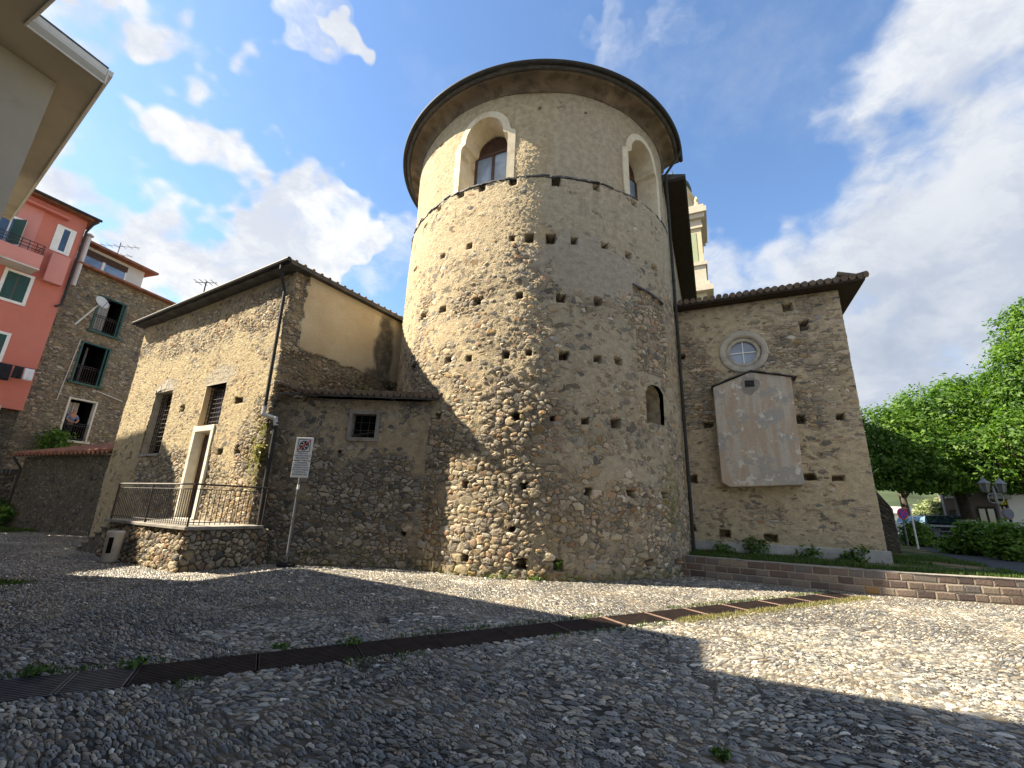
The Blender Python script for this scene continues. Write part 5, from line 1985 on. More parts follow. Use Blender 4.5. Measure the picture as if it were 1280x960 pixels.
# walls: main block and the wing behind the camera, plus an unseen open end added to pass sunlight
wc = PcA + uA * 1.05 + vA * 0.55
mb = MB()
inner = np.array([wc, PcA + uA * 5.9 + vA * 0.55, PcA + uA * 5.9 + vA * 8.8, EndW + vA * 8.8, EndW + vA * 3.6 - wA * 0.4, PaA + vA * 3.3 + uA * 1.05])
mb.prism([up3(p, -0.05) for p in inner], (0, 0, HA + 0.04))
mb.build('wall', 'modern', bldA)
mb = MB()
tq = [PcA + uA * 5.92 + vA * 0.9, PcA + uA * 8.0 + vA * 0.9, PcA + uA * 8.0 + vA * 8.8, PcA + uA * 5.92 + vA * 8.8]
mb.prism([up3(p, -0.05) for p in tq], (0, 0, 3.2))
mb.build('added_end_block', 'modern', bldA)
mb = MB()
for q in (9.0,):
    p = PcA + uA * q + vA * 8.7
    mb.box((p[0], p[1], HA / 2), (0.3, 0.3, HA))
mb.build('added_end_post', 'modern', bldA)

# ------------------------------------------------------------------ block added outside the frame, its top outlined to shade the foot of the oratory
bB = thing('unseen_shade_block', (-30, 14, 0), 'unseen block added on the left, outlined to shade the oratory front', 'house')
XB = -27.0


def to_plane(p):
    k_ = (XB - p[0]) / sdir.x
    return (p[1] + sdir.y * k_, p[2] + sdir.z * k_)


SHD = [fpt(4.2, 1.0), fpt(4.5, 1.9), fpt(5.25, 2.7), fpt(6.1, 3.25), fpt(7.3, 3.75), fpt(9.0, 3.65), fpt(10.8, 3.4)]
outl = [to_plane(p) for p in SHD]
gpt = to_plane(np.array([-9.02, 10.15, 0.0]))
ypl = to_plane(np.array([-9.6, 11.75, 0.87]))
outl = [(gpt[0] - 1.6, gpt[1]), (gpt[0], gpt[1]), (ypl[0], ypl[1])] + outl
poly = [(XB, outl[0][0], -0.1)] + [(XB, y, z) for y, z in outl] + [(XB, outl[-1][0], -0.1)]
mb = MB()
mb.prism(poly, (-7.0, 0, 0))
mb.build('wall', 'dimwhite', bB)
mb = MB()
for i in range(len(outl) - 1):
    (y0, z0), (y1, z1) = outl[i], outl[i + 1]
    mb.frame_box((XB - 7.2, y0, z0 - 0.06), (7.3, 0, 0), (0, y1 - y0, z1 - z0), (0, 0, 0.1))
mb.build('roof', 'tile', bB)

# ------------------------------------------------------------------ pink house
PK = np.array([-24.9, 22.0])
PKd = np.array([.43, .90]); PKd = PKd / np.linalg.norm(PKd)      # along the front towards its far right corner
PKn = np.array([PKd[1], -PKd[0]])
pink = thing('pink_house', (PK[0], PK[1], 0), 'pink rendered house with green shutters, a balcony and a loggia under its eave', 'house')


def pk(px, py):
    return vplane(px, py, PK, PKd)


def pkp(s, z, dep=0.0):
    p = PK + PKd * s + PKn * dep
    return np.array([p[0], p[1], z])


def pkbox(mb_, s0, s1, z0, z1, d0, d1, mi=0):
    mb_.frame_box(pkp(s0, z0, d0), (*(PKd * (s1 - s0)), 0), (*(PKn * (d1 - d0)), 0), (0, 0, z1 - z0), mi)


zpk = pk(112, 275)[1]
PL = -3.9
zpg = pk(20, 512)[1]
mb = MB()
pkbox(mb, PL, 0.0, zpg, zpk - 0.15, -7, 0.0)
mb.build('wall', 'pink', pink)
mb = MB()
pkbox(mb, PL, -0.05, -0.02, zpg - 0.002, -7, -0.40)
mb.build('ground_floor_core', 'darkrubble', pink)
wall('ground_floor', Path([PK + PKd * PL - PKn * 0.3, PK - PKn * 0.3 - PKd * 0.02]), -0.02, zpg - 0.004, 0.08, 'shed', pink, attrs={'pl': lambda s, z: 0.35 + 0 * s, 'dk': lambda s, z: 0.5 + 0 * s}, edges='')
mb = MB()
pkbox(mb, PL + 0.05, -1.9, -0.02, zpg - 0.4, -0.28, -0.2)
mb.build('panel', 'terracotta_wall', pink)
mb = MB()
mb.tube([pkp(-1.6, 0, -0.15), pkp(-1.6, zpg - 1.2, -0.15), pkp(-1.4, zpg - 0.9, -0.15)], 0.05, 8)
mb.build('pipe', 'dimwhite', pink)
mb = MB()
pkbox(mb, PL, -1.0, zpg - 0.25, zpg - 0.01, -0.05, 0.9)
mb.build('lower_slab', 'dimwhite', pink)
mb = MB()
mb.prism([pkp(PL - 0.0, zpk - 0.15, 0.45), pkp(0.35, zpk - 0.15, 0.45), pkp(0.35, zpk - 0.15, -7.3), pkp(PL - 0.2, zpk - 0.15, -7.3)], (0, 0, 0.14))
mb.add([pkp(PL - 0.2, zpk, 0.5), pkp(0.4, zpk, 0.5), pkp(0.4, zpk, -7.4), pkp(PL - 0.2, zpk, -7.4), pkp(PL - .2, zpk + 1.0, -3), pkp(-2.0, zpk + 1.0, -3)], [(0, 1, 5, 4), (1, 2, 5), (2, 3, 4, 5), (3, 0, 4)])
pr = mb.build('roof', 'tile', pink)
mb = MB()
mb.tube([pkp(PL - 0.2, zpk - 0.02, 0.55), pkp(0.4, zpk - 0.02, 0.55)], 0.08, 8)
mb.build('gutter', 'zinc', pr)
mb = MB()
mb.tube([pkp(0.2, zpk - 0.1, 0.5), pkp(0.05, zpk - 0.8, 0.08), pkp(0.05, zpk - 5.4, 0.08), pkp(-0.15, zpk - 5.6, 0.08)], 0.06, 8)
mb.build('downpipe', 'zinc', pink)


def pk_window(pxs, name, shutter=True, narrow=False):
    q = [pk(*p) for p in pxs]
    s0, s1 = min(a[0] for a in q), max(a[0] for a in q)
    zb_, zt_ = (q[2][1] + q[3][1]) / 2, (q[0][1] + q[1][1]) / 2
    f = 0.13
    mb_ = MB()
    pkbox(mb_, s0, s0 + f, zb_, zt_, -0.05, 0.05)
    pkbox(mb_, s1 - f, s1, zb_, zt_, -0.05, 0.05)
    pkbox(mb_, s0 + f, s1 - f, zt_ - f, zt_, -0.05, 0.048)
    pkbox(mb_, s0 + f, s1 - f, zb_, zb_ + f, -0.05, 0.06)
    w = mb_.build('window', 'white', pink)
    if shutter:
        for (a, b_) in ((s0 + f, (s0 + s1) / 2 - 0.01), ((s0 + s1) / 2 + 0.01, s1 - f)):
            m2 = MB()
            pkbox(m2, a, b_, zb_ + f, zt_ - f, -0.03, 0.022)
            for z in np.arange(zb_ + f + 0.06, zt_ - f - 0.05, 0.075):
                pkbox(m2, a + 0.05, b_ - 0.05, z, z + 0.03, 0.0221, 0.036)
            m2.build('shutter', 'green', w)
    else:
        m2 = MB()
        pkbox(m2, s0 + f, s0 + f + 0.18, zb_ + f, zt_ - f, -0.04, 0.03)
        pkbox(m2, s1 - f - 0.10, s1 - f, zb_ + f, zt_ - f, -0.04, 0.03)
        m2.build('window_frame', 'white', w)
        m2 = MB()
        pkbox(m2, s0 + f + 0.18, s1 - f - 0.10, zb_ + f, zt_ - f, -0.04, 0.012)
        m2.build('pane', 'glass', w)
    return w


pk_window([(73, 279), (95, 291), (85, 321), (61, 311)], 'window', shutter=False)
pk_window([(7, 333), (43, 347), (30, 384), (-5, 372)], 'window')
pk_window([(-24, 405), (12, 419), (0, 456), (-36, 444)], 'window')
# loggia: dark recess built as frame pieces, with a white door and one open green shutter
q = [pk(*p) for p in ((-10, 242), (66, 274), (36, 318), (-12, 306))]
ls0, ls1, lz0, lz1 = -3.85, q[2][0], pk(5, 305)[1], pk(50, 262)[1]
mb = MB()
pkbox(mb, ls0, ls1, lz0, lz1, -0.02, 0.012)
lg = mb.build('loggia', 'palepink', pink)
mb = MB()
pkbox(mb, ls0, ls1 + 0.9, lz1, lz1 + 0.10, 0.0, 0.40)
mb.build('canopy', 'pink', lg)
qd = [pk(*p) for p in ((-8, 262), (34, 277), (24, 312), (-8, 300))]
mb = MB()
pkbox(mb, ls0 + 0.3, qd[1][0], lz0, qd[1][1], 0.012, 0.06)
dr = mb.build('balcony_door', 'white', lg)
mb = MB()
pkbox(mb, ls0 + 0.45, ls0 + 1.1, lz0 + 0.1, qd[1][1] - 0.15, 0.061, 0.07)
pkbox(mb, ls0 + 1.25, qd[1][0] - 0.5, lz0 + 0.1, qd[1][1] - 0.15, 0.061, 0.07)
mb.build('pane', 'glass', dr)
mb = MB()
o = pkp(qd[1][0] - 0.42, lz0 + 0.05, 0.075)
mb.frame_box(o, (*(PKd * 0.30 + PKn * 0.42), 0), (*(PKn * 0.03), 0), (0, 0, qd[1][1] - lz0 - 0.2))
mb.build('shutter', 'green', dr)
# balcony
qb_ = [pk(*p) for p in ((63, 326), (62, 341))]
bs1 = qb_[0][0] - 0.55
bz1, bz0 = pk(40, 318)[1] - 0.25, pk(40, 331)[1] - 0.35
mb = MB()
pkbox(mb, PL + 0.1, bs1, bz0 - 0.12, bz0, 0.002, 1.05)
pkbox(mb, PL + 0.1, bs1, bz0 + 0.002, bz1, 0.95, 1.05)
pkbox(mb, bs1 - 0.1, bs1, bz0 + 0.002, bz1, 0.002, 0.948)
pkbox(mb, PL + 0.1, PL + 0.2, bz0 + 0.002, bz1, 0.002, 0.948)
bal = mb.build('balcony', 'palepink', pink)
mb = MB()
pkbox(mb, PL + 0.1, bs1 + 0.01, bz0 - 0.19, bz0 - 0.122, 0.002, 1.08)
mb.build('slab_edge', 'dimwhite', bal)
mb = MB()
for h in (0.18, 0.36, 0.54):
    mb.tube([pkp(PL + 0.15, bz1 + h, 1.0), pkp(bs1 - 0.05, bz1 + h, 1.0), pkp(bs1 - 0.05, bz1 + h, 0.05)], 0.02, 6)
for i in range(9):
    s = PL + 0.15 + (bs1 - 0.2 - PL) * i / 8
    mb.tube([pkp(s, bz1, 1.0), pkp(s, bz1 + 0.54, 1.0)], 0.018, 6)
mb.build('railing', 'iron', bal)
# boxed pipe and pale chimney flue at the corner
mb = MB()
qf = pk(84, 330)
pkbox(mb, -1.0, -0.25, pk(80, 345)[1] - 0.7, pk(85, 325)[1], 0.002, 0.35)
mb.build('boxed_pipe', 'palepink', pink)
fl = aty(104, 318, 22.6); flb = aty(100, 345, 22.6)
mb = MB()
mb.tube([(fl[0], 22.6, flb[2] - 0.6), (fl[0], 22.6, aty(106, 296, 22.6)[2])], 0.12, 10)
mb.lathe((fl[0], 22.6, aty(106, 293, 22.6)[2] - 0.1), [(0.2, 0), (0.2, 0.06), (0.05, 0.16)], 10)
tag(mb.build('chimney_flue', 'dimwhite'), 'slim white chimney flue standing beside the pink house corner', 'chimney')
# lower storey: laundry on a line
ly = pk(30, 462)
lz = ly[1]
mb = MB()
mb.tube([pkp(-3.85, lz + 0.02, 0.5), pkp(-0.1, lz + 0.02, 0.5)], 0.015, 6)
for s in (-3.8, -0.12):
    mb.tube([pkp(s, lz + 0.02, 0.0), pkp(s, lz + 0.02, 0.5)], 0.02, 6)
tag(mb.build('clothes_line', 'iron'), 'thin iron clothes line on the lower front of the pink house', 'clothes line')


def cloth(s0, s1, h, mat, label, kind, wob=0.04):
    n_, k_ = 10, 6
    mb_ = MB()
    vs, fs = [], []
    for j in range(k_ + 1):
        for i in range(n_ + 1):
            u, v = i / n_, j / k_
            vs.append(pkp(s0 + (s1 - s0) * u, lz - h * v, 0.5 + wob * math.sin(u * 9 + s0) * (0.3 + v)))
    for j in range(k_):
        for i in range(n_):
            a = j * (n_ + 1) + i
            fs.append((a, a + 1, a + n_ + 2, a + n_ + 1))
    mb_.add(vs, fs)
    o = mb_.build(kind, mat, None, True)
    so_ = o.modifiers.new('thickness', 'SOLIDIFY'); so_.thickness = 0.012
    tag(o, label, 'laundry', 'laundry hanging on the pink house')


cloth(-2.75, -1.75, 0.75, 'cloth_blue', 'pale blue towel hanging at the left of the clothes line', 'hanging_towel')
cloth(-1.65, -1.0, 0.8, 'cloth_dark', 'black shirt hanging in the middle of the clothes line', 'hanging_shirt')
cloth(-0.55, -0.2, 0.6, 'cloth_white', 'small white cloth hanging at the right end of the clothes line', 'hanging_cloth')
cloth(-3.8, -2.85, 1.3, 'cloth_white', 'large white sheet hanging at the left end of the clothes line', 'hanging_sheet')
cloth(-0.92, -0.6, 0.6, 'cloth_dark', 'short black garment hanging between the black shirt and the small white cloth', 'hanging_garment')
# antennas
def antenna(name, base, h, label, yaw, els):
    mb_ = MB()
    mb_.tube([base, (base[0], base[1], base[2] + h)], 0.025, 6)
    ca, sa = math.cos(yaw), math.sin(yaw)
    for (z, L, n_) in els:
        a = np.array([base[0] - ca * L / 2, base[1] - sa * L / 2, base[2] + z]); b_ = np.array([base[0] + ca * L / 2, base[1] + sa * L / 2, base[2] + z])
        mb_.tube([a, b_], 0.018, 5)
        for i in range(n_):
            p = a + (b_ - a) * (i + 0.5) / n_
            mb_.tube([p - np.array([-sa, ca, 0]) * 0.28, p + np.array([-sa, ca, 0]) * 0.28], 0.012, 5)
    return tag(mb_.build(name, 'zinc'), label, 'antenna')


a0 = aty(20, 226, 19.5)
antenna('roof_antenna', (a0[0], 19.5, a0[2] - 0.6), 1.6, 'thin television antenna on the roof of the pink house', 0.2, ((1.5, 0.9, 5), (1.0, 1.3, 3)))
a1, a1t = aty(139, 342, 27.0), aty(148, 303, 27.0)
antenna('roof_antenna', (a1[0], 27.0, a1[2] - 0.3), a1t[2] - a1[2] + 0.3, 'tall television antenna on the roof of the stone tenement', 0.1, ((a1t[2] - a1[2], 2.6, 6), (a1t[2] - a1[2] - 0.7, 2.0, 5), (a1t[2] - a1[2] - 1.3, 2.6, 6)))
a2 = aty(258, 352, 18.0)
antenna('roof_antenna', (a2[0], 18.0, a2[2] - 1.2), 1.2, 'short antenna tip showing over the oratory roof', 0.0, ((1.15, 1.0, 4),))

# ------------------------------------------------------------------ stone tenement
T0 = np.array([-25.6, 22.4])
Td = np.array([.30, .954])
Tn = np.array([Td[1], -Td[0]])
ten = thing('stone_tenement', (T0[0], T0[1], 0), 'old rubble stone tenement with green framed french windows, beside the pink house', 'house')
tp = Path([T0, T0 + Td * 9.0])


def tf_(px, py):
    return vplane(px, py, T0, Td)


zTn = tf_(120, 341)[1]
WPX = [((128, 371), (157, 383), (145, 421), (112, 413)), ((103, 428), (136, 437), (123, 484), (91, 476)), ((85, 498), (120, 504), (106, 548), (74, 553))]
tw_ = []
for q in WPX:
    a = [tf_(*p) for p in q]
    tw_.append(((a[0][0] + a[3][0]) / 2, (a[1][0] + a[2][0]) / 2, (a[2][1] + a[3][1]) / 2, (a[0][1] + a[1][1]) / 2))


def tpt(s, z, dep=0.0):
    p = T0 + Td * s + Tn * dep
    return np.array([p[0], p[1], z])


def tbox(mb_, s0, s1, z0, z1, d0, d1, mi=0):
    mb_.frame_box(tpt(s0, z0, d0), (*(Td * (s1 - s0)), 0), (*(Tn * (d1 - d0)), 0), (0, 0, z1 - z0), mi)


wall('front_wall', tp, 0, zTn, 0.07, 'tenement', ten, rects=tw_, attrs={'pl': lambda s, z: 0.25 + (vnoise(s, z, 91) - .5) * .5, 'dk': lambda s, z: 0.3 + 0 * s}, edges='')
mb = MB()
tbox(mb, 0, 9, 0, zTn, -8, -7.8)
tbox(mb, 8.8, 9, 0, zTn, -7.8, -0.06)
tbox(mb, 0, 0.2, 0, zTn, -7.8, -0.06)
mb.build('rear_wall', 'shed', ten)
mb = MB()
mb.prism([tpt(-0.1, zTn, 0.45), tpt(9.3, zTn, 0.45), tpt(9.3, zTn, -8.2), tpt(-0.1, zTn, -8.2)], (0, 0, 0.12))
mb.build('roof', 'tile', ten)
mb = MB()
tbox(mb, 0.0, 4.6, zTn + 0.12, zTn + 2.1, -6.5, -1.6)
pent = mb.build('penthouse', 'dimwhite', ten)
mb = MB()
tbox(mb, 0.9, 2.2, zTn + 0.55, zTn + 1.45, -1.598, -1.57)
tbox(mb, 2.35, 3.5, zTn + 0.55, zTn + 1.45, -1.598, -1.57)
mb.build('pane', 'paleglass', pent)
mb = MB()
for (a, b_) in ((0.8, 0.9), (2.2, 2.35), (3.5, 3.6)):
    tbox(mb, a, b_, zTn + 0.5, zTn + 1.5, -1.598, -1.55)
tbox(mb, 0.8, 3.6, zTn + 1.45, zTn + 1.9, -1.598, -1.56, 1)
mb.build('window_frame', ['white', 'brownwood'], pent)
mb = MB()
mb.prism([tpt(-0.4, zTn + 2.1, -1.0), tpt(5.1, zTn + 2.1, -1.0), tpt(5.1, zTn + 2.1, -7), tpt(-0.4, zTn + 2.1, -7)], (0, 0, 0.15))
mb.build('roof', 'tile', pent)
for i, (s0, s1, z0, z1) in enumerate(tw_):
    mb = MB()
    f = 0.09
    mt = 'green' if i < 2 else 'lime'
    tbox(mb, s0 - f, s0, z0, z1 + f, -0.2, 0.06)
    tbox(mb, s1, s1 + f, z0, z1 + f, -0.2, 0.06)
    tbox(mb, s0, s1, z1, z1 + f, -0.2, 0.058)
    tbox(mb, s0 - 0.2, s1 + 0.2, z0 - 0.12, z0 - 0.004, -0.2, 0.16)
    fw = mb.build('french_window', mt, ten)
    mb = MB()
    tbox(mb, s0, s1, z0, z1, -1.5, -1.45)
    tbox(mb, s0 - 0.03, s0, z0, z1, -1.45, -0.2)
    tbox(mb, s1, s1 + 0.03, z0, z1, -1.45, -0.2)
    tbox(mb, s0, s1, z1, z1 + 0.03, -1.45, -0.2)
    mb.build('interior', 'void', fw)
    mb = MB()
    cs0, cs1 = (s0 + 0.05, s0 + (s1 - s0) * 0.62) if i != 1 else (s0 + (s1 - s0) * 0.35, s0 + (s1 - s0) * 0.42)
    n_ = 12
    vs = []
    for k_ in range(n_ + 1):
        s = cs0 + (cs1 - cs0) * k_ / n_
        dd = -0.5 + 0.04 * math.sin(k_ * 1.9)
        vs += [tpt(s, z0 + 0.02, dd), tpt(s, z1 - 0.1, dd)]
    mb.add(vs, [(2 * k_, 2 * k_ + 2, 2 * k_ + 3, 2 * k_ + 1) for k_ in range(n_)])
    cu_ = mb.build('curtain', 'curtain', fw)
    if i < 2:
        mb = MB()
        o = tpt(s1 - 0.04, z0, -0.05)
        mb.frame_box(o, (*(-Td * 0.25 + Tn * 0.30), 0), (*(Tn * 0.035), 0), (0, 0, z1 - z0))
        mb.build('shutter', 'green', fw)
    mb = MB()
    hr = 1.0 if i < 2 else 0.95
    for h in (0.08, hr, hr - 0.12):
        mb.tube([tpt(s0, z0 + h, 0.05), tpt(s1, z0 + h, 0.05)], 0.022, 6)
    nb = 11
    for k_ in range(nb + 1):
        s = s0 + (s1 - s0) * k_ / nb
        mb.tube([tpt(s, z0 + 0.05, 0.05), tpt(s, z0 + hr, 0.05)], 0.012, 5)
    mb.build('railing', 'iron', fw)
# satellite dish
dpos = tf_(114, 380)
mb = MB()
cc = tpt(dpos[0], dpos[1], 0.95)
dirv = np.array([0.95, -0.15, 0.42]); dirv /= np.linalg.norm(dirv)
ax_ = np.cross(dirv, (0, 0, 1.0)); ax_ /= np.linalg.norm(ax_)
ay_ = np.cross(ax_, dirv)
vs, fs = [cc - dirv * 0.09], []
for r_, dep in ((0.16, -0.06), (0.28, -0.03), (0.37, 0.02)):
    for a in np.linspace(0, 2 * math.pi, 20, endpoint=False):
        vs.append(cc + (ax_ * math.cos(a) + ay_ * math.sin(a) * 1.08) * r_ + dirv * dep)
fs += [(0, 1 + i, 1 + (i + 1) % 20) for i in range(20)]
for k_ in range(2):
    fs += [(1 + k_ * 20 + i, 1 + (k_ + 1) * 20 + i, 1 + (k_ + 1) * 20 + (i + 1) % 20, 1 + k_ * 20 + (i + 1) % 20) for i in range(20)]
mb.add(vs, fs)
dish = thing('satellite_dish', tuple(tpt(dpos[0] - 0.6, dpos[1] - 1.6, 0)), 'white satellite dish on an arm fixed to the stone tenement', 'satellite dish')
dd = mb.build('reflector', 'paleiron', dish, True)
so_ = dd.modifiers.new('thickness', 'SOLIDIFY'); so_.thickness = 0.02
mb = MB()
mb.tube([tpt(dpos[0] - 0.75, dpos[1] - 1.75, 0.02), tpt(dpos[0] - 0.75, dpos[1] - 1.7, 0.7), cc - dirv * 0.1], 0.045, 8)
mb.build('bracket', 'paleiron', dish)
mb = MB()
mb.tube([cc - ay_ * 0.35, cc + dirv * 0.5 - ay_ * 0.1], 0.015, 6)
mb.tube([cc + dirv * 0.46 - ay_ * 0.1, cc + dirv * 0.6 - ay_ * 0.06], 0.04, 8)
mb.build('receiver', 'zinc', dish)
# person leaning on the rail of the lowest french window
s0, s1, z0, z1 = tw_[2]
sm = s0 + (s1 - s0) * 0.38
sk = 1.0
pv = [(0, 0.02, 0.92), (0, 0.0, 1.12), (0, -0.05, 1.32), (0, -0.10, 1.50), (0, -0.15, 1.60), (0, -0.18, 1.72), (0, -0.16, 1.82),
      (-0.20, -0.08, 1.44), (-0.27, -0.20, 1.20), (-0.12, -0.36, 1.05), (0.0, -0.38, 1.04),
      (0.20, -0.08, 1.44), (0.27, -0.20, 1.20), (0.12, -0.37, 1.06), (0.02, -0.40, 1.06),
      (-0.11, 0.02, 0.85), (-0.12, 0.02, 0.45), (-0.12, 0.04, 0.06), (0.11, 0.02, 0.85), (0.12, 0.02, 0.45), (0.12, 0.04, 0.06), (-0.12, -0.1, 0.03), (0.12, -0.1, 0.03)]
pe_ = [(0, 1), (1, 2), (2, 3), (3, 4), (4, 5), (5, 6), (3, 7), (7, 8), (8, 9), (9, 10), (3, 11), (11, 12), (12, 13), (13, 14), (0, 15), (15, 16), (16, 17), (0, 18), (18, 19), (19, 20), (17, 21), (20, 22)]
prad = [.15, .15, .17, .12, .06, .095, .075, .075, .055, .04, .04, .075, .055, .04, .04, .09, .065, .05, .09, .065, .05, .045, .045]


def person_mesh(name, idx, mat, parent, grow=0.0):
    me = bpy.data.meshes.new(name)
    keep = {v: i for i, v in enumerate(idx)}
    vs = []
    for v in idx:
        x, y, z = pv[v]
        p = T0 + Td * (sm + x) + Tn * (-0.36 - y + 0.0)
        vs.append((p[0], p[1], z0 - 0.05 + z * 1.0))
    es = [(keep[a], keep[b_]) for a, b_ in pe_ if a in keep and b_ in keep]
    me.from_pydata(vs, es, [])
    o = link(name, me, mat, parent)
    sm_ = o.modifiers.new('skin', 'SKIN')
    for v in idx:
        r_ = prad[v] + grow
        o.data.skin_vertices[0].data[keep[v]].radius = (r_, r_)
    o.data.skin_vertices[0].data[0].use_root = True
    sb = o.modifiers.new('smooth', 'SUBSURF'); sb.levels = 1; sb.render_levels = 1
    return o


man = person_mesh('person', list(range(len(pv))), 'skin', None)
tag(man, 'bald man in a blue grey shirt leaning on a window rail of the stone tenement', 'person')
man.parent = None
person_mesh('shirt', [0, 1, 2, 3, 7, 8, 11, 12], 'shirt', man, 0.02)
person_mesh('trousers', [0, 15, 16, 17, 18, 19, 20], 'cloth_dark', man, 0.015)
# pipe on the tenement
a, b_ = tf_(120, 489), tf_(152, 502)
mb = MB(); mb.tube([tpt(a[0], a[1], 0.06), tpt(b_[0], b_[1], 0.06)], 0.03, 6); mb.build('pipe', 'dimwhite', ten)
a, b_ = tf_(100, 425), tf_(70, 500)
mb = MB(); mb.tube([tpt(a[0], a[1], 0.05), tpt(b_[0], b_[1], 0.05)], 0.022, 6); mb.build('cable', 'paleiron', ten)

# ------------------------------------------------------------------ shed with red tiles against the house
shd = thing('stone_shed', (HL[0], HL[1], 0), 'low dark stone shed with a red tiled eave joining the far end of the oratory', 'shed')
ZSH = 3.15
eL = O + ray(34, 570) * ((ZSH - EYE) / ray(34, 570)[2])
SA = eL[:2]
s_d = SA - (HL - FN * 0.25); s_d = s_d / np.linalg.norm(s_d)
sp_ = Path([SA, HL - FN * 0.25])
zsh = ZSH - 0.05
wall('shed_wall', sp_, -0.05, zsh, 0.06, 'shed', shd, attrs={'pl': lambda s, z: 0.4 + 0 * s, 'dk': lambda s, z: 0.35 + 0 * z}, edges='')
mb = MB()
nb = np.array([-s_d[1], s_d[0]]); nb = nb if nb @ FN < 0 else -nb
mb.prism([up3(SA, 0), up3(SA + nb * 3, 0), up3(SA + nb * 3, zsh + 0.7), up3(SA, zsh)], (*(s_d * 0.15), 0))
mb.build('side_wall', 'shed', shd)
mb = MB()
ov_ = -nb * 0.35
A_, B_ = SA + s_d * 0.3 + ov_, HL - FN * 0.25 + ov_
mb.add([up3(A_, zsh), up3(B_, zsh), up3(B_ + nb * 3.4, zsh + 0.9), up3(A_ + nb * 3.4, zsh + 0.9), up3(A_, zsh + 0.07), up3(B_, zsh + 0.07), up3(B_ + nb * 3.4, zsh + 0.97), up3(A_ + nb * 3.4, zsh + 0.97)],
       [(0, 3, 2, 1), (4, 5, 6, 7), (0, 1, 5, 4), (1, 2, 6, 5), (2, 3, 7, 6), (3, 0, 4, 7)])
srf = mb.build('roof', 'darkwood', shd)
mb = MB()
for i in range(24):
    p = A_ + (B_ - A_) * (i + 0.5) / 24
    mb.tube([up3(p + nb * -0.05, zsh + 0.10), up3(p + nb * 3.3, zsh + 0.10 + 0.89)], [0.10, 0.085], 8)
mb.build('roof_tile', 'tile', srf)
mb = MB()
mb.tube([up3(SA + s_d * 0.2 + ov_ * 1.1, zsh), up3(SA + s_d * 0.1 - nb * 0.06, zsh - 0.5), up3(SA + s_d * 0.1 - nb * 0.06, 0)], 0.05, 8)
mb.build('downpipe', 'zinc', shd)
# dark garden wall at the far left
gw = thing('garden_wall', (-21, 18.2, 0), 'dark low garden wall of dry stone at the far left', 'wall')
gp_ = Path([(-24.5, 18.4), SA + s_d * 0.2 + FN * 0.1])
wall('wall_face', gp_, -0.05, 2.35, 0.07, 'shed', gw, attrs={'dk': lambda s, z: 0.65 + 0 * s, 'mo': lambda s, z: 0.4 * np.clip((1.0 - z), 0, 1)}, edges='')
mb = MB()
q0_, q1_ = gp_.p[0], gp_.p[-1]
dq = (q1_ - q0_); nq = np.array([-dq[1], dq[0]]) / np.linalg.norm(dq)
mb.frame_box((*(q0_ + nq * 0.05), 0), (*dq, 0), (*(nq * 0.3), 0), (0, 0, 2.36))
for i in range(26):
    p = q0_ + dq * (i + 0.5) / 26 + nq * 0.1
    mb.box((p[0], p[1], 2.42), (0.26, 0.3, random.uniform(0.1, 0.22)), rot=random.uniform(-.3, .3) + 0.1)
mb.build('coping', 'slate', gw)


# ------------------------------------------------------------------ foliage
def leaf_cloud(name, blobs, n, size, mat, parent=None, clump=0.28, per=14, up=0.25, shell=(0.62, 1.03), seed=1, aspect=1.5, zmin=None, droop=0.0):
    """crown of many separate leaves gathered in twigs on and inside uneven lobes; blobs = (centre, (rx, ry, rz))"""
    r = np.random.default_rng(seed)
    cs = np.array([b[0] for b in blobs], float)
    rs = np.array([b[1] if np.ndim(b[1]) else (b[1],) * 3 for b in blobs], float)
    w = (rs ** 2).sum(1); w = w / w.sum()
    nc = max(1, n // per)
    bi = r.choice(len(blobs), nc, p=w)
    d = r.normal(size=(nc, 3)); d /= np.linalg.norm(d, axis=1, keepdims=True)
    rad = shell[0] + (shell[1] - shell[0]) * r.random(nc) ** 0.6
    lump = 1 + 0.16 * np.sin(d[:, 0] * 7 + bi) * np.sin(d[:, 1] * 6 + 2 * bi) + 0.10 * np.sin(d[:, 2] * 11 + d[:, 0] * 5)
    cc = cs[bi] + d * rs[bi] * (rad * lump)[:, None]
    tone = np.clip(0.5 + 0.28 * r.normal(size=nc), 0, 1)
    ci = np.repeat(np.arange(nc), per)
    N = len(ci)
    pos = cc[ci] + r.normal(size=(N, 3)) * clump * np.array([1, 1, 0.6])
    out = d[ci] * 0.8 + np.array([0, 0, up]) + r.normal(size=(N, 3)) * 0.55
    out /= np.linalg.norm(out, axis=1, keepdims=True)
    a = np.cross(out, r.normal(size=(N, 3))); a /= np.linalg.norm(a, axis=1, keepdims=True)
    b_ = np.cross(out, a)
    sz = size * (0.5 + 1.0 * r.random(N) ** 1.3)[:, None]
    fold = out * sz * 0.18
    # leaf = two triangles pairs, gently folded, six corners
    V = np.stack([pos - a * sz * aspect * 0.5, pos - a * sz * 0.1 + b_ * sz * 0.42 + fold, pos + a * sz * aspect * 0.55, pos - a * sz * 0.1 - b_ * sz * 0.42 + fold], 1)
    if zmin is not None:
        keep = pos[:, 2] > zmin
        V = V[keep]; ci = ci[keep]
    N = len(V)
    Q = np.arange(N * 4).reshape(N, 4)
    lv = np.clip(tone[ci] + 0.22 * r.normal(size=N), 0, 1)
    return np_mesh(name, V.reshape(-1, 3), Q, mat, parent, None, {'lv': np.repeat(lv, 4)}, smooth=False)


